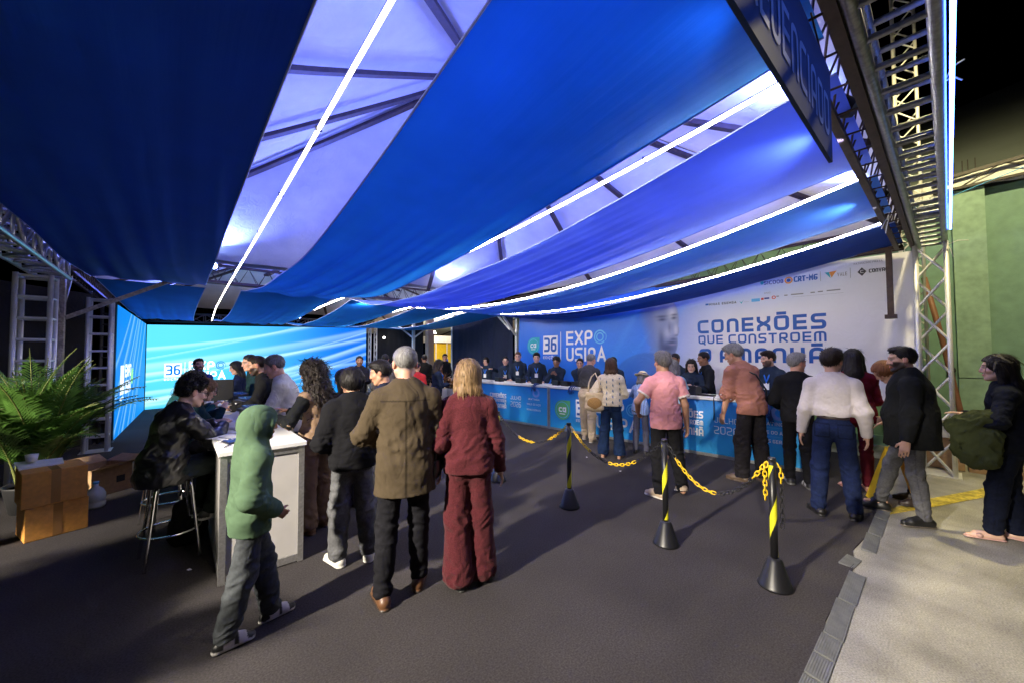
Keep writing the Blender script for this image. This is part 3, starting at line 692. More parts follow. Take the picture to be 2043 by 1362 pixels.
# ------------------------------------------------------------------ printed banner
sm = lambda a, b, x: np.clip((x-a)/(b-a), 0, 1)**2*(3-2*np.clip((x-a)/(b-a), 0, 1))
BA, BB = (7.95, 8.72), (8.42, .30)
BL = math.hypot(BB[0]-BA[0], BB[1]-BA[1])
def bwave(u, v): return .012*math.sin(u*1.9+v)+.010*math.sin(u*5.3+1.5*v)*(.4+.6*max(0,(1.6-u)))+.006*math.sin(v*4+u*.8)
bfn = plane_fn(BA, BB, 0.0, bwave)
def banner():
    z0, z1 = .88, 3.26; nx, nz = 420, 120
    U, Z = np.meshgrid(np.linspace(0, BL, nx+1), np.linspace(z0, z1, nz+1), indexing='ij')
    def blob(u, z, ru, rz, rot=0):
        c, s = math.cos(rot), math.sin(rot); x = (U-u)*c+(Z-z)*s; y = -(U-u)*s+(Z-z)*c
        return np.exp(-((x/ru)**2+(y/rz)**2))
    blue = np.array([.014,.16,.78]); mid = np.array([.06,.36,.95]); white = np.array([.86,.85,.88]); lamp_tint = np.array([.28,.48,.90])
    t = sm(3.9, 6.1, U+.35*(Z-2)*-1.2)
    base = blue*(1-t[..., None])+white*t[..., None]
    k = (blob(3.6,1.5,1.1,.8)*.35)[..., None]; base = base*(1-k)+mid*k
    k = (sm(4.2,6.0,U)*sm(2.2,3.3,Z)*(1-sm(6.0,8.6,U))*.95)[..., None]; base = base*(1-k)+lamp_tint*k  # bluish lamp light painted into the upper part of the print
    k = (blob(1.2,2.75,.7,.3)*.25)[..., None]; base = base*(1-k)+np.array([.35,.35,.75])*k
    # stripes of light behind the figure
    for u0, w_, s_ in ((3.0,.10,.6),(3.4,.06,.8),(3.9,.08,.7)):
        k = np.exp(-(((U-u0)-(Z-1.2)*s_)/w_)**2)*.20*sm(1,1.6,Z); base = base*(1-k[..., None])+mid*k[..., None]
    # a man's head in three quarter view looking to the right, printed in blue tones
    skin = np.array([.20,.25,.48]); dark = np.array([.006,.02,.10]); lt = np.array([.60,.60,.74])
    head = ((U-4.40)/.47)**2+((Z-2.45)/.62)**2
    jaw = ((U-4.60)/.23)**2+((Z-1.98)/.38)**2
    msk = np.maximum(sm(1.06,.90,head), sm(1.08,.86,jaw))
    nose = (((U-4.80)/.07)**2+((Z-2.22)/.14)**2); msk = np.maximum(msk, sm(1.1,.8,nose))
    msk = np.maximum(msk, sm(1.1,.7,((U-4.42)/.26)**2+((Z-1.70)/.32)**2)*.9)*sm(3.92,4.42,U+.25*(Z-2.4))
    base = base*(1-msk[..., None])+skin*msk[..., None]
    k = msk*sm(4.42,4.12,U)*.75; base = base*(1-k[..., None])+np.array([.03,.09,.42])*k[..., None]
    k = msk*(blob(4.72,2.60,.10,.18)*.8+blob(4.80,2.22,.05,.13)*.7+blob(4.62,2.16,.10,.12)*.45); base = base*(1-k[..., None])+lt*k[..., None]
    for (u_, z_, ru, rz, a) in ((4.50,2.47,.09,.035,.9),(4.76,2.49,.06,.032,.9),(4.49,2.54,.12,.025,.8),(4.77,2.56,.075,.022,.8),(4.81,2.11,.05,.02,.6),(4.70,1.96,.10,.022,.8),
                             (4.60,1.84,.22,.13,.75),(4.47,2.02,.07,.2,.6),(4.74,2.03,.08,.03,.6),(4.66,2.28,.03,.12,.4)):
        k = msk*blob(u_, z_, ru, rz)*a; base = base*(1-k[..., None])+dark*k[..., None]
    k = msk*blob(4.72,1.915,.07,.02)*.5; base = base*(1-k[..., None])+np.array([.38,.30,.50])*k[..., None]
    # shoulders
    sh = ((U-4.15)/1.0)**2+((Z-.8)/.95)**2; k = sm(1.05,.92,sh)*.55*sm(5.2,4.4,U); base = base*(1-k[..., None])+np.array([.03,.12,.5])*k[..., None]
    A = np.array([bfn(u, z) for u, z in zip(U.ravel(), Z.ravel())])
    idx = np.arange((nx+1)*(nz+1)).reshape(nx+1, nz+1)
    F = np.stack([idx[:-1,:-1], idx[1:,:-1], idx[1:,1:], idx[:-1,1:]], -1).reshape(-1, 4)
    root = tag(link('printed_banner', mesh_np('printed_banner', A, F, True, base.reshape(-1, 3)), M_print), 'long blue to white printed banner with slogan lettering and a face, behind the counter', 'banner')
    L3 = lambda u,v,l: bfn(u, v, l+.004)
    logo36(lambda u,v,l: bfn(u,v,l+.002), .985, 1.72, .52, root, M_ink_white, M_ink_blue)
    place(*rect2(1.60, 1.53, 1.622, 2.33), 'divider', M_ink_white, root, L3)
    logo_expo(lambda u,v,l: bfn(u,v,l+.002), 1.81, 1.53, .80, 1.25, root, M_ink_white, M_ink_cyan)
    logo_ca(lambda u,v,l: bfn(u,v,l+.002), .60, 1.96, .245, root, M_ink_teal, M_ink_white, M_ink_cyan)
    place(*letters('CONEX\u00d5ES', 5.262, 2.125, .272, 2.10, .26), 'lettering', M_ink_blue, root, L3)
    place(*letters('QUE CONSTROEM', 5.27, 1.91, .175, 2.09, .22), 'lettering', M_ink_blue, root, L3)
    place(*letters('O AMANH\u00c3', 5.28, 1.54, .275, 2.06, .26), 'lettering', M_ink_blue, root, L3)
    # sponsor rows
    place(*letters('SICOOB', 6.47, 2.99, .07, .30, .24, SANS), 'lettering', M_ink_navy, root, L3)
    place(*disc2(6.44, 3.04, .028, .04, 10), 'emblem', M_ink_teal, root, L3)
    place(*letters('CRT-MG', 6.93, 2.985, .10, .33, .26, SANS), 'lettering', M_ink_blue, root, L3)
    place(*ring2(6.85, 3.03, .05, .025), 'emblem', M_ink_orange, root, L3); place(*disc2(6.85, 3.03, .032, .032, 16, lift=.001), 'emblem', M_ink_blue, root, L3)
    place(*rect2(7.30, 2.95, 7.306, 3.12), 'divider', M_ink_grey, root, L3); place(*rect2(7.69, 2.95, 7.696, 3.12), 'divider', M_ink_grey, root, L3)
    place([(7.36,3.09,0),(7.42,3.09,0),(7.44,2.98,0)], [(0,1,2)], 'emblem', M_ink_teal, root, L3); place([(7.42,3.09,0),(7.52,3.10,0),(7.45,2.99,0)], [(0,1,2)], 'emblem', M_ink_orange, root, L3)
    place(*letters('VALE', 7.53, 3.0, .06, .12, .16, SANS, .5), 'lettering', M_ink_grey, root, L3)
    place([(7.78,3.03,0),(7.835,3.10,0),(7.89,3.03,0),(7.835,2.96,0)], [(0,1,2,3)], 'emblem', M_ink_black, root, L3)
    place(*letters('C', 7.815, 3.01, .045, .04, .2, SANS), 'lettering', M_ink_white, root, lambda u,v,l: bfn(u,v,l+.007))
    place(*letters('CONVA\u00c7O', 7.92, 3.0, .06, .26, .26, TECH | {'V': SANS['V'], '\u00c7': SANS['\u00c7']}), 'lettering', M_ink_black, root, L3)
    place(*letters('PATROC\u00cdNIO PRATA', 7.74, 3.155, .03, .34, .14, SANS), 'lettering', M_ink_grey, root, L3)
    place(*letters('APOIO', 6.47, 2.82, .03, .10, .14, SANS), 'lettering', M_ink_grey, root, L3)
    x = 5.45
    place(*letters('MINAS', 5.50, 2.69, .045, .20, .24, SANS), 'lettering', M_ink_black, root, L3); place(*rect2(5.43, 2.70, 5.49, 2.735), 'emblem', M_ink_blue, root, L3)
    place(*letters('EGEMSA', 5.74, 2.69, .045, .26, .24, SANS), 'lettering', M_ink_black, root, L3)
    place([(6.05,2.73,0),(6.09,2.70,0),(6.13,2.75,0),(6.09,2.67,0)], [(0,1,2,3)], 'emblem', M_ink_teal, root, L3)
    place(*rect2(6.13, 2.70, 6.22, 2.704), 'lettering', M_ink_grey, root, L3)
    place(*rect2(6.26, 2.69, 6.40, 2.75), 'emblem', M_ink_cyan, root, L3); place(*rect2(6.42, 2.71, 6.46, 2.75), 'emblem', M_ink_red, root, L3); place(*rect2(6.47, 2.72, 6.55, 2.75), 'emblem', M_ink_navy, root, L3)
    place(*ring2(6.62, 2.74, .025, .014), 'emblem', M_ink_red, root, L3)
    for i, (u0, u1) in enumerate(((6.66,6.70),(6.78,6.83),(6.88,7.06),(7.16,7.22),(7.26,7.33),(7.38,7.56))):
        place(*rect2(u0, 2.745+.004*i, u1, 2.765+.004*i), 'lettering', M_ink_grey, root, L3)
    place(*rect2(6.9, 2.715, 7.6, 2.718), 'divider', M_ink_grey, root, L3)
    b = MB()                                            # cords that tie the banner to the beam
    for u in np.linspace(.1, BL-.1, 12):
        p = bfn(u, 3.25); b.tube([p, (p[0]-.05, p[1]+.02, 3.40)], .004, 5, False)
    b.build('tie_cord', M_white, root)
banner()

# ------------------------------------------------------------------ led wall and side screen
def screen(name, A, B, z0, z1, side, label, m):
    L_ = math.hypot(B[0]-A[0], B[1]-A[1]); nx, nz = 240, 90
    U, Z = np.meshgrid(np.linspace(0, 1, nx+1), np.linspace(0, 1, nz+1), indexing='ij')
    left = np.array([.10,.64,1.0]); right = np.array([.0,.14,.72]); low = np.array([.02,.42,.9])
    t = sm(.05,.95,U)[..., None]; base = left*(1-t)+right*t
    k = (sm(.5,0,Z)*.4)[..., None]; base = base*(1-k)+low*k
    streaks = [(.10,.42,.22,.05,.9),(.42,.30,.12,.035,.85),(.52,.34,.10,.07,.5),(-.05,.55,.10,.03,.55),(.20,.22,.05,.04,.6),(.72,.25,.3,.03,.6),(.05,.18,.05,.02,.5),(.33,.40,.2,.015,.7),(-.12,.5,.2,.02,.5),(.60,.55,.2,.015,.4)]
    if side: streaks = [(-.3,1.5,.5,.05,.7),(.05,1.3,.4,.03,.8),(.3,1.2,.5,.06,.6),(.55,1.0,.5,.03,.6),(-.6,1.5,.6,.05,.6),(-.8,1.4,.5,.04,.6),(-.15,1.5,.3,.015,.7),(-.95,1.2,.9,.03,.7)]
    c = np.array([.62,1.0,1.0]) if not side else np.array([.35,.75,1.0])
    if side: base = np.array([.0,.24,.85])*(1-t*.3)+np.array([.02,.4,.95])*(t*.3)
    for a, s_, q, w_, st in streaks:
        d = Z-(a+s_*U+q*U*U); k = (np.exp(-(d/w_)**2)*st*(.9-.45*U*(not side)))[..., None]
        k = k*(d < 0)[..., None] + k*(d >= 0)[..., None]*np.exp(-(np.maximum(d, 0)/(w_*.35))**2)[..., None]
        base = base*(1-k)+c*k
    fn = plane_fn(A, B, 0.0)
    z = lambda u, v: z0[0]+(z0[1]-z0[0])*u + v*((z1[0]-z0[0])*(1-u)+(z1[1]-z0[1])*u)
    P = np.array([fn(u*L_, z(u, v)) for u, v in zip(U.ravel(), Z.ravel())])
    idx = np.arange((nx+1)*(nz+1)).reshape(nx+1, nz+1)
    F = np.stack([idx[:-1,:-1], idx[1:,:-1], idx[1:,1:], idx[:-1,1:]], -1).reshape(-1, 4)
    root = empty(name, (0,0,0), 0, label, 'led screen')
    link('display', mesh_np('display', P, F, False, base.reshape(-1, 3)), m, root)
    b = MB(); q = [fn(u*L_, z(u, v), -d) for u, v in ((0,0),(1,0),(1,1),(0,1)) for d in (.012, .12)]
    b.add(q, [(0,2,4,6),(1,7,5,3),(0,1,3,2),(2,3,5,4),(4,5,7,6),(6,7,1,0)]); b.build('cabinet', M_black_pl, root)
    return root, fn
led, lfn = screen('led_wall', (-.69,16.92), (6.75,18.1), (.012,.10), (2.70,2.98), False, 'wide glowing cyan led wall with light streaks across the far side', M_screen)
F4 = lambda u,v,l=0: lfn(u,v,l+.004)
logo36(F4, .44, 1.02, .44, led, M_screen_white, M_screen_blue)
place(*rect2(.955,.95,.968,1.50), 'divider', M_screen_white, led, F4)
logo_expo(F4, 1.065, .88, .64, 1.03, led, M_screen_white, M_screen_blue)
logo_ca(F4, 2.52, 1.25, .22, led, M_screen_green, M_screen_white)
sid, sfn = screen('led_wall', (-.90,11.2), (-.71,16.86), (.012,.012), (2.75,2.72), True, 'dim blue led side screen with curved streaks beside the ladder truss', M_sidescreen)
S4 = lambda u,v,l=0: sfn(u,v,l+.004)
place(*rect2(.62,.86,1.15,1.50), 'emblem_plate', M_side_white, sid, S4); place(*rect2(.62,.74,1.15,.80), 'lettering', M_side_white, sid, S4)
place(*letters('EXPO', 1.32, 1.22, .30, 1.0, .3, SANS, .12), 'lettering', M_side_white, sid, S4); place(*letters('USIPA', 1.32, .84, .30, 1.0, .3, SANS, .12), 'lettering', M_side_white, sid, S4)
place(*leaf2(2.55, 1.2, .2), 'badge', M_screen_green, sid, S4)

# ------------------------------------------------------------------ hanging sign over the entrance
def sign():
    root = tag(MB().box((-1.55,.335,2.60), (2.31,.350,3.04)).build('hanging_sign', M_signnavy), 'dark navy hanging sign with pale letters under the entrance beam', 'sign')
    fn = lambda u,v,l=0: (u, .335-.002-l, v)
    place(*letters('CREDENCIADO', 1.02, 2.69, .19, 1.22, .15, TECH, .32), 'lettering', M_signtext, root, fn)
    b = MB()
    for x in (-1.3, 0, 1.1, 2.2): b.tube([(x,.343,3.04),(x,.38,3.29)], .004, 5, False)
    b.build('hanger', M_dark_metal, root)
sign()

# ------------------------------------------------------------------ long printed counter
CA, CB = (6.27, 9.77), (6.80, 1.37)
CL = math.hypot(CB[0]-CA[0], CB[1]-CA[1])
cfn = plane_fn(CA, CB, 0.0)
M_front = {}
def counter_unit(u0, u1, label, H=.99, depth=.55):
    root = empty('counter', (0,0,0), 0, label, 'counter', 'printed reception counters')
    def solid(b, a0, a1, d0, d1, z0, z1):
        q = [cfn(u, z, -d) for z in (z0, z1) for u, d in ((a0,d0),(a1,d0),(a1,d1),(a0,d1))]
        b.add(q, [(0,3,2,1),(4,5,6,7),(0,1,5,4),(1,2,6,5),(2,3,7,6),(3,0,4,7)])
    b = MB(); solid(b, u0, u1, -.03, depth, H-.045, H); bevel(b.build('worktop', M_white, root), .004)
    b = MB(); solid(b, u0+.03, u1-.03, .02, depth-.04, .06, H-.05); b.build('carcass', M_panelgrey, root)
    for a in (u0+.018, u1-.018):
        b = MB(); solid(b, a-.018, a+.018, -.006, .03, 0.012, H-.046); b.build('upright', M_alu, root)
    b = MB(); solid(b, u0+.037, u1-.037, -.002, .018, .013, .06); b.build('plinth', M_alu, root)
    # printed front: gradient from deep blue (top left) to cyan (bottom right)
    nx, nz = 60, 20; U, Z = np.meshgrid(np.linspace(u0+.037, u1-.037, nx+1), np.linspace(.062, H-.055, nz+1), indexing='ij')
    k = ((U-u0)/(u1-u0)*.25+(1-Z/H)*.75)[..., None]
    c = np.array([.008,.13,.60])*(1-k)+np.array([.03,.42,.82])*k
    kk = np.exp(-(((U-u0-(u1-u0)*.45)/.9)**2))[..., None]*.35; c = c*(1-kk)+np.array([.01,.22,.72])*kk
    P = np.array([cfn(u, z, .002) for u, z in zip(U.ravel(), Z.ravel())]); idx = np.arange((nx+1)*(nz+1)).reshape(nx+1, nz+1)
    F = np.stack([idx[:-1,:-1], idx[1:,:-1], idx[1:,1:], idx[:-1,1:]], -1).reshape(-1, 4)
    link('printed_front', mesh_np('printed_front', P, F, False, c.reshape(-1, 3)), M_print, root)
    return root
def counter_art(root, o, withca=True):
    """artwork of one printed front; o = where its slogan block starts"""
    f = lambda u,v,l=0: cfn(u, v, l+.006)
    slogan(f, o+1.08, .33, .40, .62, root, M_ink_white)
    place(*letters('JULHO', o+1.86, .59, .09, .36, .13, SANS, .22), 'lettering', M_ink_white, root, f)
    place(*letters('2026', o+1.86, .41, .125, .36, .10, SANS, .22), 'lettering', M_ink_white, root, f)
    for i, (s, y) in enumerate((('IPATINGA', .62), ('VALE DO A\u00c7O', .50), ('MINAS GERAIS', .37))):
        place(*letters(s, o+2.42+(.05 if i == 0 else 0), y, .045, .36 if i == 0 else .44, .2, SANS, .3), 'lettering', M_ink_white, root, f)
    for y in (.585, .455): place(*rect2(o+2.40, y, o+2.90, y+.004), 'divider', M_ink_cyan, root, f)
    place(*ring2(o+2.72, .80, .085, .05), 'ring_emblem', M_ink_lilac, root, f)
    logo_expo(f, o+.05, .28, .46, .86, root, M_ink_white, M_ink_cyan)
    place(*rect2(o-.06, .26, o-.05, .76), 'divider', M_ink_white, root, f)
    logo36(f, o-.52, .38, .36, root, M_ink_white, M_ink_blue)
    logo_ca(f, o-.86, .50, .20, root, M_ink_green, M_ink_white, M_ink_cyan)
c1 = counter_unit(0.0, 3.65, 'blue printed counter section beside the planters, at the far end of the row')
counter_art(c1, .55+.0)
c2 = counter_unit(3.66, CL, 'blue printed counter section whose end is by the man in black shirt')
f = lambda u,v,l=0: cfn(u, v, l+.006)
logo_ca(f, 4.055, .48, .215, c2, M_ink_green, M_ink_white, M_ink_cyan)
logo36(f, 4.42, .36, .38, c2, M_ink_white, M_ink_blue)
place(*rect2(4.87, .22, 4.88, .76), 'divider', M_ink_white, c2, f)
logo_expo(f, 4.94, .20, .56, .92, c2, M_ink_white, M_ink_cyan)
slogan(f, 6.36, .33, .44, .66, c2, M_ink_white)
place(*letters('JULHO', 7.20, .58, .09, .36, .13, SANS, .22), 'lettering', M_ink_white, c2, f)
place(*letters('2026', 7.19, .40, .125, .36, .10, SANS, .22), 'lettering', M_ink_white, c2, f)
for i, (s, y) in enumerate((('IPATINGA', .63), ('VALE DO A\u00c7O', .50), ('MINAS GERAIS', .37))):
    place(*letters(s, 7.80+(.06 if i == 0 else 0), y, .05, .34 if i == 0 else .42, .2, SANS, .3), 'lettering', M_ink_white, c2, f)
for y in (.595, .46): place(*rect2(7.78, y, 8.26, y+.004), 'divider', M_ink_cyan, c2, f)
place(*ring2(8.10, .82, .085, .05), 'ring_emblem', M_ink_lilac, c2, f)
# ================================================================== YARD SIDE
def green_building():
    root = empty('green_building', (0,0,0), 0, 'green painted building wall with pilaster and pale roof fascia, beyond the tent corner', 'building')
    MB().box((10.0,-9,0), (10.4,6.0,4.42)).build('wall', M_greenwall, root)
    MB().box((9.88,-.46,1.30), (9.999,-.10,4.43)).build('pilaster', M_lightgreen, root)
    MB().box((9.88,-.46,0), (9.999,-.10,1.285)).build('pilaster_base', M_lightgreen, root)
    MB().box((9.9,-9,0), (9.998,-.461,.18)).box((9.9,-.099,0), (9.998,6.0,.18)).build('plinth', M_greenwall, root)
    b = MB(); n = 40; V = []
    for i in range(n+1):
        y = -9+15*i/n; V += [(9.86, y, 4.43+.04*math.sin(i*1.7)), (9.93, y, 4.66+.10*max(0,-y)*.8+.03*math.sin(i*2.3))]
    b.add(V, [(2*i, 2*i+2, 2*i+3, 2*i+1) for i in range(n)]); b.build('fascia', M_white_sheet, root)
    b = MB(); b.bar((9.82,-9,5.45), (9.82,.1,4.66), .05, .05); b.bar((9.82,-9,4.6), (9.82,.1,4.46), .04, .04)
    for i in range(9):
        y = -.2-i*.9; zt = 4.66-(y-.1)*.087
        b.tube([(9.82,y,4.47), (9.82,y-.45,zt+.04)], .012, 6, False); b.tube([(9.82,y-.45,zt+.04),(9.82,y-.9,4.5)], .012, 6, False)
    b.build('fascia_lattice', M_dark_metal, root)
    b = MB()
    for y in (-.15,-.24,-.30,-.38): b.tube([(9.95,y,4.4),(9.95,y,4.95)], .008, 6)
    b.build('rebar', M_dark_metal, root)
    MB().tube([(9.99,-.02,1.42),(9.90,-.02,1.42)], .055, 14).build('camera_dome', M_black_pl, root)
    # dark sloping roof behind
    b = MB(); b.add([(10.4,-22,4.6),(10.4,7,4.6),(16,7,7.2),(16,-1.4,8.6),(16,-22,8.9)], [(0,1,2,3,4)]); b.add([(16.05,-22,0),(16.05,7,0),(16.05,7,7.2),(16.05,-1.4,8.6),(16.05,-22,8.9)], [(0,4,3,2,1)])
    b.build('roof', M_darkroof, root)
green_building()
tag(MB().tube([(9.3,.235,2.95),(9.3,.06,1.9),(9.28,-.12,.62),(9.27,-.2,.012)], .038, 10).build('pipe', M_brownpipe), 'brown pipe leaning against the corner tower, before the green wall', 'pipe')
MB2 = MB()
def carton(name, lo, hi, label, m, rz=0, group=None, tape=None):
    root = tag(bevel(MB().box(lo, hi, rz).build(name, m), .006, 2), label, 'box', group)
    if tape:
        b = MB(); x0, y0, z0 = lo; x1, y1, z1 = hi; c = ((x0+x1)/2, (y0+y1)/2)
        b.box((c[0]-.03, y0-.001, z0+.01), (c[0]+.03, y1+.001, z1+.0015), rz, c); b.build('packing_tape', tape, root)
    return root
carton('cardboard_box', (8.55,-.11,.012), (9.05,.42,.47), 'tan cardboard box on the yard floor at the foot of the corner tower', M_cardboard, group='cardboard boxes in the yard')
carton('cardboard_box', (8.60,-.62,0), (9.05,-.145,.22), 'low tan cardboard box below the olive jacket of the woman in black', M_cardboard, group='cardboard boxes in the yard')
def foam_box():
    root = empty('foam_box', (8.72,.10,.472), 0, 'white foam box with a black lid on top of the tan cardboard box', 'box')
    bevel(MB().box((-.22,-.20,0), (.22,.26,.15)).build('tub', M_white, root), .01); bevel(MB().box((-.24,-.22,.151), (.24,.28,.185)).build('lid', M_black_pl, root), .01)
foam_box()
def barrier_board():
    root = empty('floor_barrier', (6.15,.44,.004), R(20), 'yellow folding floor barrier between the legs of the man in black blazer', 'barrier')
    for s in (-1, 1):
        b = MB(); b.add([(-.17,s*.20,0),(.17,s*.20,0),(.12,s*.02,.62),(-.12,s*.02,.62),(-.17,s*.22,0),(.17,s*.22,0),(.12,s*.045,.62),(-.12,s*.045,.62)],
              [(0,1,2,3),(7,6,5,4),(0,4,5,1),(1,5,6,2),(2,6,7,3),(3,7,4,0)]); b.build('panel', M_yellow_pl, root)
    MB().tube([(-.12,0,.62),(.12,0,.62)], .018, 8).build('hinge', M_yellow_pl, root)
barrier_board()
b = MB(); b.tube([(8.2,-.05,3.9)]+[(8.2+.35*i, -.05-.9*i, 4.3-.05*i+.02*i*i) for i in range(1, 9)], .006, 5); tag(b.build('cable', M_ink_cyan), 'thin pale cable stretched from the portal across the dark yard', 'cable')
def zip_ties(name, pts, label):
    b = MB()
    for p, q in pts: b.tube([p, ((p[0]+q[0])/2+.01, (p[1]+q[1])/2, (p[2]+q[2])/2+.03), q], .0045, 5)
    tag(b.build(name, M_white), label, 'cable tie')
zip_ties('cable_tie', [((8.0,-.03,3.2),(8.0,-.22,3.22)),((8.0,-.03,3.2),(8.02,-.08,3.02))], 'long white cable tie sticking out below the portal end')
zip_ties('cable_tie', [((3.4,-.03,3.32),(3.44,-.11,3.42)),((3.42,-.03,3.32),(3.5,-.10,3.33))], 'white cable tie sticking out of the portal under the blue strip light')
zip_ties('cable_tie', [((6.1,.40,3.26),(5.95,.46,3.10)),((6.1,.40,3.26),(6.12,.44,3.08))], 'white cable tie dangling under the front beam, by the lamp paled fabric strip')

# ================================================================== LEFT REGISTRATION COUNTER
def white_counter():
    root = empty('counter', (.55,6.0,0), 0, 'white registration counter with aluminium frame, people seated on one side', 'counter')
    y0, y1, x0, x1, H = -2.42, 2.6, -.28, .28, .99
    bevel(MB().box((x0-.015,y0-.015,H-.035), (x1+.015,y1,H)).build('worktop', M_white, root), .004)
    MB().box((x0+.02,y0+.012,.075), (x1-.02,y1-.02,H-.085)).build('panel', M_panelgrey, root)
    for x in (x0+.02, x1-.02):
        for y in (y0+.02, -1.0, .8, y1-.02): MB().box((x-.021,y-.021,.012), (x+.021,y+.021,H-.036)).build('post', M_alu, root)
    b = MB()
    for z0, z1 in ((.02,.074),(H-.084,H-.036)):
        b.box((x0+.042,y0+.003,z0), (x1-.042,y0+.035,z1)); b.box((x0+.005,y0+.042,z0), (x0+.035,y1-.042,z1)); b.box((x1-.035,y0+.042,z0), (x1-.005,y1-.042,z1))
    b.build('rail', M_alu, root)
white_counter()
def device(name, x, y, z, rz, label, group, w=.24, d=.20, h=.13, screen=True):
    root = empty(name, (x,y,z), rz, label, 'printer', group)
    b = MB(); b.add([(-w/2,-d/2,0),(w/2,-d/2,0),(w/2,d/2,0),(-w/2,d/2,0),(-w/2,-d/2,h*.8),(w/2,-d/2,h*.8),(w/2,d/2,h),(-w/2,d/2,h)],
        [(0,3,2,1),(4,5,6,7),(0,1,5,4),(1,2,6,5),(2,3,7,6),(3,0,4,7)]); bevel(b.build('case', M_black_pl, root), .012, 3)
    MB().box((-w*.32,-d/2-.004,h*.30), (w*.32,-d/2+.004,h*.38)).build('slot', M_ink_grey, root)
    MB().box((-w*.2,-d/2-.0035,h*.5), (-w*.05,-d/2+.004,h*.62)).build('badge', M_ink_white, root)
    if screen: MB().box((-w*.40,-d*.25,h*.93), (w*.40,d*.42,h+.004)).build('display', M_glassblue, root)
    return root
CT = .992
device('label_printer', .70, 4.98, CT, R(-78), 'black label printer with blue lit lid, nearest to the green hooded child', 'printers on the white counter', .26, .22, .15)
device('label_printer', .66, 5.30, CT, R(-78), 'black label printer in front of the man in white shirt', 'printers on the white counter', .26, .20, .14)
device('label_printer', .72, 6.05, CT, R(-78), 'large black label printer in front of the bearded man in black', 'printers on the white counter', .34, .22, .17)
device('label_printer', .70, 7.05, CT, R(-78), 'black label printer under the watch hand of the man in dark suit', 'printers on the white counter', .32, .22, .16)
def monitor(x, y, z, rz, label):
    root = empty('monitor', (x,y,z), rz, label, 'monitor')
    bevel(MB().box((-.20,-.015,.09), (.20,.015,.38)).build('screen', M_black_pl, root), .006); MB().box((-.02,-.01,.012), (.02,.012,.10)).build('stand', M_black_pl, root)
    MB().box((-.1,-.07,0), (.1,.07,.012)).build('foot', M_black_pl, root)
monitor(.44, 6.75, CT, R(165), 'black monitor seen from behind on the white counter')
def slab(name, x, y, z, w_, d_, h, rz, m, label, cat, group=None):
    o = MB().box((-w_/2,-d_/2,0), (w_/2,d_/2,h)).build(name, m); o.location = (x,y,z); o.rotation_euler = (0,0,rz); return tag(o, label, cat, group)
def tablet(x, y, rz, label):
    root = empty('tablet', (x,y,CT), rz, label, 'tablet')
    bevel(MB().box((-.13,-.09,0), (.13,.09,.012)).build('case', M_black_pl, root), .003); MB().box((-.115,-.075,.0121), (.115,.075,.0135)).build('display', M_glassblue, root)
tablet(.44, 3.95, R(12), 'blue lit tablet lying at the near end of the white counter')
rr = random.Random(3)
for (x, y, z, rz, lb) in ((.36,4.12,CT,.4,'white paper sheet at the elbow of the man in leather jacket'),(.50,4.40,CT,-.3,'white paper sheet beside the blue tablet, half under another'),
      (.42,4.75,CT,.8,'white form in the middle of the white counter'),(.55,5.15,CT,-.6,'white form lying before the printer with the blue lid'),(.40,5.6,CT,.2,'white form in front of the seated woman with long brown hair'),
      (.50,6.35,CT,1.0,'white form below the black monitor'),(.40,6.1,CT,.5,'white form near the curly haired seated woman')):
    b = MB(); n = 6; V = [(-.105+.21*i/n, -.148+.296*j/n, .0025+.006*math.sin(i*.9+j*.7)+.006) for i in range(n+1) for j in range(n+1)]
    b.add(V, [(i*(n+1)+j, (i+1)*(n+1)+j, (i+1)*(n+1)+j+1, i*(n+1)+j+1) for i in range(n) for j in range(n)])
    o = b.build('paper', M_paper); o.location = (x,y,z); o.rotation_euler = (0,0,rz); tag(o, lb, 'paper', 'papers on the white counter')
for (x, y, lb) in ((.33,4.0,'white pen lying by the tablet on the white counter'),(.46,5.0,'white pen lying on forms near the lid printer')):
    o = MB().tube([(-.07,0,.006),(.07,0,.006)], .005, 8).build('pen', M_white); o.location = (x,y,CT+.001); o.rotation_euler = (0,0,.6); tag(o, lb, 'pen')
b = MB(); b.tube([(.30,3.72,CT+.004),(.34,3.80,CT+.005),(.33,3.92,CT+.004),(.39,4.02,CT+.006),(.30,4.2,CT+.004),(.45,4.5,CT+.005)], .004, 6); tag(b.build('cable', M_black_pl), 'thin black cable curling over the near corner of the white counter', 'cable')

def stool(x, y, rz, label, H=.70):
    root = empty('bar_stool', (x,y,.010), rz, label, 'stool', 'chrome bar stools at the white counter')
    MB().lathe([(.01,H-.05),(.165,H-.05),(.175,H-.03),(.17,H-.005),(.14,H),(.01,H+.002)]).build('seat', M_black_pl, root)
    for sx, sy in ((1,1),(1,-1),(-1,1),(-1,-1)):
        MB().tube([(sx*.10,sy*.10,H-.05),(sx*.115,sy*.115,H-.12),(sx*.17,sy*.17,.02),(sx*.172,sy*.172,0)], .0125, 10).build('leg', M_chrome, root)
    ring = [(.20*math.cos(a), .20*math.sin(a), .24) for a in np.linspace(0, 2*math.pi, 33)]
    MB().tube(ring, .009, 8, False).build('foot_ring', M_chrome, root)
stool(.00, 4.38, R(8), 'chrome bar stool under the man in black leather jacket')
stool(-.02, 5.32, R(20), 'chrome bar stool under the woman with long brown hair')
stool(-.05, 6.2, R(-10), 'chrome bar stool under the curly haired woman in teal')

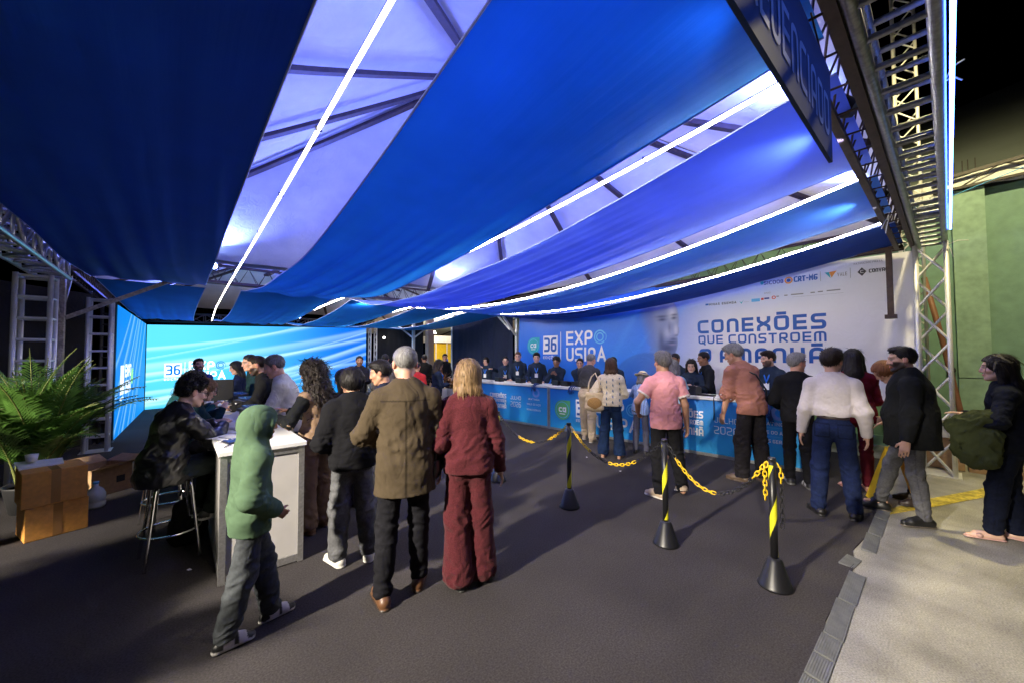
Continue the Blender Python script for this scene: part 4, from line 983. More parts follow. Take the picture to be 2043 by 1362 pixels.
# ================================================================== LONG COUNTER THINGS
def on_counter(u, d, z=.99):
    p = cfn(u, z, -d); return p
def cdev(u, d, label, w=.2, h=.12, screen=False):
    p = on_counter(u, d); device('ticket_printer', p[0], p[1], p[2], R(-93.6)+math.pi, label, 'ticket printers on the printed counter', w, .18, h, screen)
for u, d, lb, w_ in ((1.72,.25,'black ticket printer at the elbow of the man pointing',.2),(2.52,.25,'black ticket printer before the tall fair haired attendant',.22),(3.05,.27,'black ticket printer before the attendant with the white badge',.22),
       (3.72,.25,'black ticket printer across the counter seam',.2),(3.98,.25,'black ticket printer before the attendant with raised hands',.22),(4.30,.27,'flat black ticket printer before the seated attendant with crossed arms',.28)):
    cdev(u, d, lb, w_)
p = on_counter(6.72, .22); device('label_printer', p[0], p[1], p[2], R(86), 'large black label printer before the woman attendant', 'ticket printers on the printed counter', .34, .22, .17, False)
p = on_counter(6.98, .20); slab('keyboard', p[0], p[1], p[2], .34, .12, .02, R(86), M_black_pl, 'black keyboard beside the label printer of the woman attendant', 'keyboard')
for i, (u, d, rz, lb) in enumerate(((2.05,.22,.3,'white paper heap before the leaning attendant'),(2.25,.25,.9,'white crumpled papers by the seam of the counter'),(1.40,.15,.1,'white paper packet at the far end of the printed counter'),(6.35,.2,.5,'white sheet by the striped shirt visitor'),(7.42,.12,.2,'white tray under the hand of the man in salmon shirt'))):
    p = on_counter(u, d); b = MB()
    for k in range(4): b.box((-.12+.01*k,-.08,.006*k), (.10+.012*k,.08-.01*k,.006*k+.005), .3*k)
    o = b.build('paper', M_paper); o.location = (p[0],p[1],p[2]+.001); o.rotation_euler = (0,0,rz); tag(o, lb, 'paper', 'papers on the printed counter')
def lanyards(u, label, n=14, L_=.22, spread=.10, seed=1):
    rn = random.Random(seed); b = MB()
    for k in range(n):
        u0 = u+rn.uniform(-spread, spread); ln = L_*rn.uniform(.6,1.1); o_ = rn.uniform(.035,.07)
        pts = [cfn(u0, .995+rn.uniform(0,.02), -.10), cfn(u0+.01, 1.0+rn.uniform(.0,.03), .0), cfn(u0+rn.uniform(-.02,.02), .97, o_), cfn(u0+rn.uniform(-.03,.03), .97-ln*.6, o_+.01), cfn(u0+rn.uniform(-.05,.05), .97-ln, o_)]
        b.tube(pts, .008, 5)
    tag(b.build('lanyard_bundle', M_bluecord), label, 'lanyard bundle', 'lanyard bundles hanging over the counter edge')
lanyards(3.22, 'small dark blue lanyard bundle over the counter edge near the seam', 8, .12, .07, 2)
lanyards(4.32, 'dark blue lanyard bundle over the edge above the green badge', 7, .12, .08, 3)
lanyards(7.88, 'large blue lanyard bundle hanging beside the man in black shirt', 30, .30, .11, 4)
tag(MB().tube([cfn(7.20,.995,-.02),cfn(7.20,.99,.035),cfn(7.205,.70,.04),cfn(7.20,.62,.04)], .007, 6).build('strap', M_black_pl), 'single black strap hanging over the counter edge by the year lettering', 'strap')

# ================================================================== QUEUE POSTS AND CHAIN
posts = [(3.31,4.06,'half hidden behind the woman in maroon'), (3.34,2.84,'before the man in beige trousers'), (3.34,1.72,'in front of the man in pink polo shirt'), (3.33,.885,'nearest the carpet edge, with loose chain ends')]
def queue_post(label):
    root = empty('queue_post', (0,0,.010), 0, 'black and yellow striped plastic queue post, '+label, 'queue post', 'striped queue posts')
    MB().lathe([(.112,0),(.113,.012),(.104,.022),(.048,.19),(.030,.205)], n=28).build('cone_base', M_black_pl, root)
    MB().lathe([(.0245,.20),(.0245,.905)], n=18).build('post', M_black_pl, root)
    MB().lathe([(.0265,.905),(.0265,.925),(.02,.93)], n=18).build('cap', M_black_pl, root)
    b = MB(); n = 40; V = []
    for i in range(n+1):
        z = .215+.66*i/n; a = 1.0+i/n*2*math.pi*1.55
        for k in range(9):
            aa = a+k/8*2.3; zz = min(max(z, .21), .89)
            V.append((.0252*math.cos(aa), .0252*math.sin(aa), zz))
    b.add(V, [(i*9+k, i*9+k+1, (i+1)*9+k+1, (i+1)*9+k) for i in range(n) for k in range(8)], True)
    b.build('stripe_tape', M_yellow_tape, root)
    return root
qp = queue_post(posts[0][2])
for i, (x, y, lb) in enumerate(posts):
    o = qp if i == 0 else copy_tree(qp)
    o.location = (x, y, .010); o.rotation_euler = (0, 0, i*1.1); o['label'] = 'black and yellow striped plastic queue post, '+lb
def chain(A, B, sag, label, pattern, n_along=None, pts=None):
    """real links along a sagging line; pattern = [(colour, fraction)...]"""
    root = empty('barrier_chain', A if pts is None else pts[0], 0, label, 'chain', 'yellow and black plastic chains')
    org = np.array(A if pts is None else pts[0], float)
    if pts is None:
        P = [np.array(A)+(np.array(B)-np.array(A))*t-np.array([0,0,sag*4*t*(1-t)]) for t in np.linspace(0, 1, 160)]
    else:
        P = []
        for a, c in zip(pts[:-1], pts[1:]): P += [np.array(a)+(np.array(c)-np.array(a))*t for t in np.linspace(0, 1, 30, endpoint=False)]
    P = np.array(P); s = np.r_[0, np.cumsum(np.linalg.norm(np.diff(P, axis=0), axis=1))]
    Lk = .046; n = int(s[-1]/(Lk*.74)); cum = np.cumsum([p[1] for p in pattern]); bs = {}; seg = 0
    for i in range(n):
        t = (i+.5)/n; k = int(np.searchsorted(cum, t*cum[-1])); key = (k, pattern[min(k, len(pattern)-1)][0])
        c = np.array([np.interp(t*s[-1], s, P[:, j]) for j in range(3)]); c2 = np.array([np.interp(min(s[-1], t*s[-1]+.01), s, P[:, j]) for j in range(3)])
        d = c2-c; d = d/(np.linalg.norm(d)+1e-9)
        a = np.cross(d, [0,0,1.]) if abs(d[2]) < .95 else np.cross(d, [1.,0,0]); a /= np.linalg.norm(a)
        if i % 2: a = np.cross(d, a)
        ring = [c-org+d*(Lk*.33*math.cos(q)+(Lk*.17 if math.cos(q) > 0 else -Lk*.17))+a*.0125*math.sin(q) for q in np.linspace(0, 2*math.pi, 13)]
        bs.setdefault(key, MB()).tube(ring, .0043, 5, False)
    for (k, cname), mb in bs.items():
        mb.build(cname+'_links', M_yellow_pl if cname == 'yellow' else M_black_pl, root)
T = .90
chain((3.31,4.03,T), (3.34,2.87,T), .27, 'plastic chain swag ending at the farther striped post, partly behind woman in maroon', [('black',.38),('yellow',.24),('black',.2),('yellow',.3)])
chain((3.34,2.81,T), (3.34,1.75,T), .30, 'plastic chain swag before the man in beige trousers, yellow at its low point', [('yellow',.30),('black',.22),('yellow',.26),('black',.30)])
chain((3.34,1.69,T), (3.33,.92,T), .33, 'plastic chain swag from the post of the man in pink to the nearest post', [('black',.14),('yellow',.42),('black',.34),('yellow',.16)])
chain(0, 0, 0, 'loose chain end hanging down the nearest striped post', [('yellow',.3),('black',.7)], pts=[(3.34,.855,T),(3.35,.835,T-.05),(3.35,.835,.42)])
chain(0, 0, 0, 'short yellow loose chain end on the side of the nearest striped post toward the queue', [('yellow',1.)], pts=[(3.31,.915,T),(3.30,.925,T-.05),(3.305,.925,.62)])

# ================================================================== PALM, BOXES, PLANTERS
def palm(x, y, nf, seed, label):
    root = empty('palm_plant', (x,y,0), 0, label, 'palm')
    MB().lathe([(.16,0),(.21,.28),(.225,.30),(.20,.30),(.18,.27)], n=24).build('pot', M_darkpot, root)
    MB().lathe([(.01,.271),(.19,.271)], n=20).build('soil', M_soil, root)
    rn = random.Random(seed); st = MB(); lf = MB()
    for k in range(nf):
        az = rn.uniform(0, 2*math.pi); tilt = rn.uniform(.08, .9); L_ = rn.uniform(.9, 1.6); bx, by = rn.uniform(-.1,.1), rn.uniform(-.1,.1)
        base = np.array([bx, by, .28]); hd = np.array([math.cos(az), math.sin(az), 0]); pts = []; p = base.copy(); el = math.pi/2-tilt*.45
        nseg = 16; droop = rn.uniform(.07, .15)*(.6+tilt)
        for i in range(nseg+1):
            pts.append(p.copy()); d = hd*math.cos(el)+np.array([0,0,1])*math.sin(el); p = p+d*L_/nseg; el -= droop*(i/nseg)**.8
        st.tube(pts, [.009*(1-.8*i/nseg)+.002 for i in range(nseg+1)], 5, False)
        sd = np.cross(hd, [0,0,1.])
        for i in range(5, nseg*3):
            t = i/(nseg*3); j = min(int(t*nseg), nseg-1); f_ = t*nseg-j; q = pts[j]*(1-f_)+pts[j+1]*f_; d = pts[j+1]-pts[j]; d /= np.linalg.norm(d)
            if t < .22: continue
            for s in (-1, 1):
                ln = .40*math.sin(math.pi*min(1, .18+.86*t))*rn.uniform(.8,1.15)
                dirv = d*.75+s*sd*.75+np.array([0,0,.18]); dirv /= np.linalg.norm(dirv); wv = np.cross(dirv, np.cross(sd, d)); wv /= (np.linalg.norm(wv)+1e-9); wv *= .0095
                m1 = q+dirv*ln*.5+np.array([0,0,-.01]); e = q+dirv*ln+np.array([0,0,-.07*ln/.3-rn.uniform(0,.03)])
                lf.add([q-wv*.4, q+wv*.4, m1+wv, m1-wv, e], [(0,1,2,3),(3,2,4)])
    st.build('stems', M_stem, root); lf.build('fronds', M_leaf, root)
    return root
palm(-1.16, 6.75, 84, 11, 'bushy green areca palm in a pot, fronds arching over cardboard boxes')
palm(-2.05, 4.25, 40, 21, 'unseen areca palm added along the open side to shade the carpet')  # this palm and the next are added out of view to shade the carpet
palm(-1.95, 2.95, 46, 22, 'unseen areca palm added near the entrance to shade the carpet')
palm(-2.0, 5.35, 22, 4, 'sparse areca palm at the photo border, its frond tips beside the boxes')
carton('cardboard_box', (-1.06,5.62,.010), (-.66,5.98,.315), 'orange brown cardboard box on the carpet, lower of the two in front of the palm', M_cardboard_o, R(18), 'cardboard boxes by the palm', M_tape)
carton('cardboard_box', (-1.08,5.60,.317), (-.67,6.00,.635), 'orange brown cardboard box with shiny tape, upper of the two in front of the palm', M_cardboard_o, R(16), 'cardboard boxes by the palm', M_tape)
def open_box():
    root = empty('cardboard_box', (-.68,7.05,.010), R(38), 'open tan cardboard box with raised flaps on the carpet behind the stacked boxes', 'box', 'cardboard boxes by the palm')
    w_, d_, h = .21, .21, .33; b = MB()
    for lo, hi in (((-w_,-d_,0),(w_,-d_+.008,h)),((-w_,d_-.008,0),(w_,d_,h)),((-w_,-d_+.0085,0),(-w_+.008,d_-.0085,h)),((w_-.008,-d_+.0085,0),(w_,d_-.0085,h)),((-w_+.0085,-d_+.0085,0),(w_-.0085,d_-.0085,.01))): b.box(lo, hi)
    b.build('carton_body', M_cardboard, root)
    def flap(a, c, out, up):
        b = MB(); a = np.array(a); c = np.array(c); o = np.array(out)*.17+np.array([0,0,up]); t = np.array([0,0,.006])
        b.add([a,c,c+o,a+o,a+t,c+t,c+o+t,a+o+t], [(0,3,2,1),(4,5,6,7),(0,1,5,4),(1,2,6,5),(2,3,7,6),(3,0,4,7)]); b.build('flap', M_cardboard, root)
    flap((-w_,-d_,h+.001),(w_,-d_,h+.001),(0,-1,0),.06); flap((w_,-d_,h+.001),(w_,d_,h+.001),(1,0,0),.05); flap((-w_,d_,h+.001),(w_,d_,h+.001),(0,.8,0),.07); flap((-w_,-d_,h+.001),(-w_,d_,h+.001),(-.9,0,0),.06)
    MB().box((.04,-d_-.002,.12),(.13,-d_-.0005,.20)).build('printed_mark', M_ink_black, root)
open_box()
def jug():
    root = empty('water_jug', (-.64,6.38,.010), 0, 'clear plastic water jug on the carpet beside the stacked boxes', 'jug')
    MB().lathe([(.075,0),(.085,.02),(.085,.06),(.078,.07),(.085,.08),(.085,.15),(.06,.20),(.022,.235),(.022,.26)], n=24).build('bottle', M_plasticjug, root)
    MB().lathe([(.025,.261),(.025,.285)], n=16).build('cap', M_ink_cyan, root)
jug()
def foam_tray():
    root = empty('foam_tray', (-.97,5.90,.637), .3, 'white foam tray and cup on top of the stacked boxes', 'tray')
    b = MB(); b.add([(-.14,-.09,.012),(.14,-.09,.012),(.16,.10,.03),(-.15,.10,.05),(-.14,-.09,0),(.14,-.09,0),(.16,.10,.018),(-.15,.10,.038)], [(0,1,2,3),(7,6,5,4),(0,4,5,1),(1,5,6,2),(2,6,7,3),(3,7,4,0)]); b.build('tray', M_paper, root)
    MB().lathe([(.035,.0),(.045,.07),(.04,.07)], (-.05,.03,.045), 18).build('cup', M_paper, root)
foam_tray()
def planter(x, y, H, label, mleaf, kind):
    root = empty('planter', (x,y,.010), 0, label, 'planter')
    MB().lathe([(.13,0),(.20,H),(.205,H+.015),(.18,H+.015),(.17,H-.03)], n=28).build('pot', M_pot, root); MB().lathe([(.01,H-.031),(.175,H-.031)], n=20).build('soil', M_soil, root)
    rn = random.Random(int(x*100)); b = MB(); b2 = MB()
    for k in range(130):
        az = rn.uniform(0,6.28); el = rn.uniform(.3,1.5); L_ = rn.uniform(.25,.55)*(1.0 if kind == 'tall' else .75); hd = np.array([math.cos(az)*math.cos(el), math.sin(az)*math.cos(el), math.sin(el)])
        o = np.array([rn.uniform(-.08,.08), rn.uniform(-.08,.08), H+rn.uniform(0,.25 if kind == 'tall' else .08)]); sd = np.cross(hd, [0,0,1.]); sd /= np.linalg.norm(sd); sd *= rn.uniform(.012,.03)
        (b if rn.random() < .72 else b2).add([o, o+hd*L_*.5+sd, o+hd*L_+[0,0,-.06], o+hd*L_*.5-sd], [(0,1,2,3)])
    b.build('leaves', mleaf, root); b2.build('bright_leaves', M_orangeleaf, root)
planter(5.75, 9.65, .72, 'tall white planter with dark coppery foliage near the lit doorway', M_redleaf, 'tall')
planter(6.15, 9.75, .70, 'tall white planter with spiky red and yellow leaves at the counter end', M_redleaf, 'low')

# ================================================================== FAR SIDE: BACKDROPS AND DOORWAY
def drape(name, A, B, z0, z1, m, label, amp=.05, n=90, fr=26):
    A = np.array([*A,0.]); B = np.array([*B,0.]); t = B-A; L_ = np.linalg.norm(t); t /= L_; nn = np.array([t[1],-t[0],0]); V = []; F = []
    for j in range(13):
        z = z0+(z1-z0)*j/12
        for i in range(n+1):
            u = i/n; d = amp*(math.sin(u*fr)*.6+math.sin(u*fr*2.3+1+z)*.3+math.sin(u*7-z)*.5)*(1.1-.5*j/12)
            p = A+t*L_*u+nn*d; V.append((p[0],p[1],z))
    for j in range(12):
        for i in range(n):
            k = j*(n+1)+i; F.append((k,k+1,k+n+2,k+n+1))
    return tag(link(name, mesh_np(name, V, F, True), m), label, 'curtain')
drape('curtain', (8.05,9.1), (8.75,13.75), .012, 3.35, M_fabric_navy, 'dark navy curtain wall between the printed banner and the lit doorway', .05)
drape('curtain', (7.25,18.05), (8.85,16.45), .012, 3.3, M_black_cloth, 'black backdrop cloth between the led wall tower and the lit doorway', .03)
drape('curtain', (-2.2,9.7), (-1.2,11.0), .012, 2.9, M_black_cloth, 'black cloth hanging behind the rusty column', .05, 40, 9)
tag(MB().tube([(-1.45,9.30,3.0),(-1.47,9.28,2.2),(-1.44,9.3,1.4),(-1.46,9.3,.012)], .018, 8).build('cable', M_white), 'white cable running down beside the rusty column', 'cable')
def bulb():
    root = empty('wall_lamp', (7.42,17.6,2.52), 0, 'small bright lamp on the black backdrop', 'lamp')
    MB().tube([(0,0,0),(-.03,-.06,0)], .03, 10).build('holder', M_black_pl, root)
    MB().lathe([(.005,-.05),(.035,-.03),(.045,0),(.035,.03),(.005,.05)], (-.045,-.09,0), 14).build('bulb', M_lampwhite, root)
bulb()
def hall():
    root = empty('exhibition_stall', (0,0,0), 0, 'bright exhibition stall with yellow wall and white counter seen through the doorway', 'stall')
    MB().box((8.95,16.15,0), (9.25,16.45,3.4)).build('door_jamb', M_jamb, root)
    MB().box((8.80,13.85,0), (8.9,13.95,3.3)).build('door_frame', M_alu_white, root)
    MB().box((14.5,26.2,0), (18.5,26.4,2.6)).build('back_wall', M_stall_yellow, root)
    MB().box((14.2,25.2,2.65), (18.7,26.6,3.15)).build('fascia', M_stall_white, root)
    MB().box((14.6,24.9,.0), (15.4,25.3,1.05)).build('service_counter', M_white, root); MB().box((15.9,24.9,0), (16.7,25.3,1.05)).build('service_counter', M_white, root)
    MB().box((15.5,25.0,0), (15.85,25.3,1.0)).build('stall_door', M_black_pl, root)
    b = MB()
    for x in (14.55,15.5,16.4,17.3,18.4): b.box((x,25.15,0), (x+.06,25.2,2.65))
    b.build('uprights', M_alu_white, root)
    b = MB(); b.add([(9.5,17,4.6),(22,17,4.6),(22,30,3.4),(9.5,30,3.4)], [(0,1,2,3)]); b.build('ceiling', M_hall_ceiling, root)
    b = MB()
    for k in range(4): b.bar((9.6+k*2.6,17,4.5),(12.2+k*2.6,29.5,3.35), .07, .07)
    b.build('ceiling_rafters', M_dark_metal, root)
    MB().tube([(12.6,22.0,3.25),(12.6,22.0,3.1)], [.05,.14], 14).build('lamp', M_lampwhite, root)
    l = bpy.data.lights.new('hall_light', 'POINT'); l.energy = 900; l.color = (1,.93,.8); l.shadow_soft_size = .15; o = bpy.data.objects.new('hall_light', l); COL.objects.link(o); o.location = (13.2,21.5,2.95)
hall()
tag(MB().add([(9.3,14,.006),(30,14,.006),(30,34,.006),(9.3,34,.006)], [(0,1,2,3)]).build('hall_floor', M_floor_pink), kind='structure')
sc = random.Random(5)
for i, (x, y, lb) in enumerate(((4.9,3.2,'small white paper scrap on the carpet by the flared trousers'),(5.15,4.0,'tiny white paper scrap on the carpet toward the printed counter'),(.12,4.02,'white paper scrap on the carpet under the leather jacket man'),(5.5,2.6,'small white scrap on the carpet before the slogan lettering'))):
    o = MB().add([(-.02,-.01,.002),(.02,-.012,.004),(.018,.012,.002),(-.015,.014,.005)], [(0,1,2,3)]).build('paper_scrap', M_paper); o.location = (x,y,.010); o.rotation_euler = (0,0,i); tag(o, lb, 'paper scrap')
# ================================================================== PEOPLE: figures grown from distance fields
A3 = lambda *p: np.array(p, np.float32)
def unit(v):
    v = np.asarray(v, float); return v/(np.linalg.norm(v)+1e-9)
class Field:
    def __init__(s, lo, hi, h):
        s.h = h; s.lo = np.array(lo, float); n = np.ceil((np.array(hi)-s.lo)/h).astype(int)+1
        s.n = n; s.ax = [(s.lo[i]+h*np.arange(n[i])).astype(np.float32) for i in range(3)]
        s.d = np.full(n, .5, np.float32)
    def win(s, lo, hi, pad):
        sl = []
        for i in range(3):
            a = int(np.floor((lo[i]-pad-s.lo[i])/s.h)); b_ = int(np.ceil((hi[i]+pad-s.lo[i])/s.h))+1
            a = max(0, a); b_ = min(s.n[i], b_)
            if a >= b_: return None
            sl.append(slice(a, b_))
        return tuple(sl)
    def grid(s, sl): return s.ax[0][sl[0]][:, None, None], s.ax[1][sl[1]][None, :, None], s.ax[2][sl[2]][None, None, :]
    def put(s, prim, k=0.0, op='u'):
        fn, lo, hi = prim; sl = s.win(lo, hi, max(k, .0)+2.6*s.h)
        if sl is None: return s
        v = fn(*s.grid(sl)); a = s.d[sl]
        if op == 'u':
            if k > 0:
                h = np.clip(.5+.5*(a-v)/k, 0, 1); s.d[sl] = a+(v-a)*h-k*h*(1-h)
            else: s.d[sl] = np.minimum(a, v)
        elif op == 's':
            if k > 0:
                h = np.clip(.5-.5*(a+v)/k, 0, 1); s.d[sl] = a+(-v-a)*h+k*h*(1-h)
            else: s.d[sl] = np.maximum(a, -v)
        return s
    def cut(s, p, n):
        """drop everything on the side the normal points to"""
        X, Y, Z = s.ax[0][:, None, None], s.ax[1][None, :, None], s.ax[2][None, None, :]
        n = unit(n); s.d = np.maximum(s.d, ((X-p[0])*n[0]+(Y-p[1])*n[1]+(Z-p[2])*n[2]).astype(np.float32)); return s
    def folds(s, amp, freq, seed, vert=.6, mask=None):
        rn = np.random.RandomState(seed)
        X, Y, Z = s.ax[0][:, None, None], s.ax[1][None, :, None], s.ax[2][None, None, :]
        m = np.abs(s.d) < .03
        if not m.any(): return s
        I = np.nonzero(m); x, y, z = s.ax[0][I[0]], s.ax[1][I[1]], s.ax[2][I[2]]
        t = np.zeros_like(x)
        for q in range(4):
            kx, ky, kz = rn.normal(size=3)*[1, 1, 1/vert]; nk = freq*(.7+.5*q)/math.sqrt(kx*kx+ky*ky+kz*kz)
            wx, wy, wz = rn.normal(size=3)*freq*.35
            t += np.sin((kx*x+ky*y+kz*z)*nk+rn.uniform(0,6.3)+1.6*np.sin(wx*x+wy*y+wz*z+rn.uniform(0,6.3)))/(1+.4*q)
        t = 1-np.abs(t/2.2)*1.6
        a = amp if mask is None else amp*mask(x, y, z)
        s.d[I] -= (a*t).astype(np.float32); return s
    def surface(s):
        d = s.d; d[0] = d[-1] = .5; d[:, 0] = d[:, -1] = .5; d[:, :, 0] = d[:, :, -1] = .5
        ins = d < 0
        if not ins.any(): return np.zeros((0, 3), np.float32), np.zeros((0, 4), np.int32)
        c = np.zeros(np.array(d.shape)-1, np.int8)
        for i in (0, 1):
            for j in (0, 1):
                for k in (0, 1):
                    c += ins[i:d.shape[0]-1+i, j:d.shape[1]-1+j, k:d.shape[2]-1+k]
        act = (c > 0) & (c < 8); I = np.argwhere(act); idx = np.full(act.shape, -1, np.int32); idx[act] = np.arange(len(I))
        V = np.zeros((len(I), 3), np.float32); W_ = np.zeros(len(I), np.float32)
        co = [(i, j, k) for i in (0, 1) for j in (0, 1) for k in (0, 1)]
        dv = {q: d[I[:, 0]+q[0], I[:, 1]+q[1], I[:, 2]+q[2]] for q in co}
        for a in co:
            for ax in range(3):
                if a[ax]: continue
                b_ = list(a); b_[ax] = 1; b_ = tuple(b_)
                da, db = dv[a], dv[b_]; m = (da < 0) != (db < 0); t = np.where(m, da/np.where(m, da-db, 1), 0)
                p = np.array(a, np.float32)[None]+np.zeros((len(I), 1), np.float32); p = np.repeat(np.array([a], np.float32), len(I), 0); p[:, ax] += t
                V[m] += p[m]; W_[m] += 1
        V = (I+V/np.maximum(W_, 1)[:, None])*s.h+s.lo
        Q = []
        for ax in range(3):
            u, v = (ax+1) % 3, (ax+2) % 3
            sa = [slice(None)]*3; sb = [slice(None)]*3; sa[ax] = slice(0, -1); sb[ax] = slice(1, None)
            e = ins[tuple(sa)] != ins[tuple(sb)]; E = np.argwhere(e)
            E = E[(E[:, u] > 0) & (E[:, v] > 0) & (E[:, u] < d.shape[u]-1) & (E[:, v] < d.shape[v]-1)]
            f = []
            for du, dv_ in ((-1,-1),(0,-1),(0,0),(-1,0)):
                q = E.copy(); q[:, u] += du; q[:, v] += dv_; f.append(idx[q[:, 0], q[:, 1], q[:, 2]])
            f = np.stack(f, 1); fl = ins[E[:, 0], E[:, 1], E[:, 2]]
            f[~fl] = f[~fl][:, ::-1]; Q.append(f)
        Q = np.concatenate(Q); Q = Q[(Q >= 0).all(1)]
        return V.astype(np.float32), Q
def cap(a, b, ra, rb=None, flat=None):
    """tapered capsule; flat = (axis, scale) squeezes it along an axis"""
    a = np.asarray(a, np.float32); b = np.asarray(b, np.float32); rb = ra if rb is None else rb
    ab = b-a; L2 = float(ab@ab)+1e-9; R_ = max(ra, rb)*(max(1, flat[1]) if flat else 1)
    ax = np.asarray(unit(flat[0]), np.float32) if flat else None; k = (1/flat[1]**2-1) if flat else 0
    def fn(X, Y, Z):
        x, y, z = X-a[0], Y-a[1], Z-a[2]
        t = np.clip((x*ab[0]+y*ab[1]+z*ab[2])/L2, 0, 1)
        qx, qy, qz = x-ab[0]*t, y-ab[1]*t, z-ab[2]*t
        q = qx*qx+qy*qy+qz*qz
        r = ra+(rb-ra)*t
        if flat:
            c = qx*ax[0]+qy*ax[1]+qz*ax[2]; q0 = q; q = np.maximum(q+k*c*c, 1e-9)
            s_ = np.sqrt(q); return (s_-r)*np.sqrt(np.maximum(q0, 1e-9)/q)
        return np.sqrt(q)-r
    return fn, np.minimum(a, b)-R_, np.maximum(a, b)+R_
def ell(c, rad, B=None):
    """ellipsoid; B = rows are its axes"""
    c = np.asarray(c, np.float32); rad = np.asarray(rad, np.float32); R_ = float(rad.max()); B = np.eye(3, dtype=np.float32) if B is None else np.asarray(B, np.float32)
    ext = np.sqrt(((B*rad[:, None])**2).sum(0))
    def fn(X, Y, Z):
        x, y, z = X-c[0], Y-c[1], Z-c[2]; s0 = 0; s1 = 0
        for i in range(3):
            q = x*B[i, 0]+y*B[i, 1]+z*B[i, 2]; s0 = s0+(q/rad[i])**2; s1 = s1+(q/rad[i]**2)**2
        k0 = np.sqrt(s0); return k0*(k0-1)/np.sqrt(s1+1e-9)
    return fn, c-ext, c+ext
def half(c, n, r):
    c = np.asarray(c, np.float32); n = np.asarray(unit(n), np.float32)
    def fn(X, Y, Z):
        x, y, z = X-c[0], Y-c[1], Z-c[2]
        return np.maximum(-(x*n[0]+y*n[1]+z*n[2]), np.sqrt(x*x+y*y+z*z)-r)
    return fn, c-r, c+r
def torus(c, n, R_, r, sq=1.0):
    c = np.asarray(c, np.float32); n = np.asarray(unit(n), np.float32)
    def fn(X, Y, Z):
        x, y, z = X-c[0], Y-c[1], Z-c[2]; h = x*n[0]+y*n[1]+z*n[2]
        rho = np.sqrt(np.maximum(x*x+y*y+z*z-h*h, 0)); return np.sqrt((rho-R_)**2+(h/sq)**2)-r
    e = R_+r*max(1, sq); return fn, c-e, c+e
def ik(a, b, l1, l2, pole):
    a = np.asarray(a, float); b = np.asarray(b, float); d = b-a; L = np.linalg.norm(d); u = d/L
    L = min(L, (l1+l2)*.998); L = max(L, abs(l1-l2)*1.05+.02); b = a+u*L
    x = (l1*l1-l2*l2+L*L)/(2*L); h = math.sqrt(max(0, l1*l1-x*x)); p = np.asarray(pole, float); p = unit(p-u*(p@u))
    return a+u*x+p*h, b

def head_basis(yaw, pitch, tilt=0):
    y, p, t = R(yaw), R(pitch), R(tilt)
    f = np.array([math.sin(y)*math.cos(p), math.cos(y)*math.cos(p), -math.sin(p)]); r = np.array([math.cos(y), -math.sin(y), 0.]); u = np.cross(r, f)
    r2 = r*math.cos(t)+u*math.sin(t); u2 = -r*math.sin(t)+u*math.cos(t)
    return np.array([r2, f, u2])      # rows: right, forward, up

SKIN = dict(light=(.60,.36,.26), tan=(.48,.26,.165), brown=(.29,.145,.085), pale=(.66,.42,.32), ruddy=(.58,.31,.22))
HAIRC = dict(black=(.010,.008,.008), dark=(.018,.011,.008), brown=(.055,.026,.014), auburn=(.17,.065,.026), grey=(.19,.185,.185), white=(.50,.49,.48), blonde=(.215,.135,.066), lightbrown=(.14,.075,.035), salt=(.15,.14,.14))

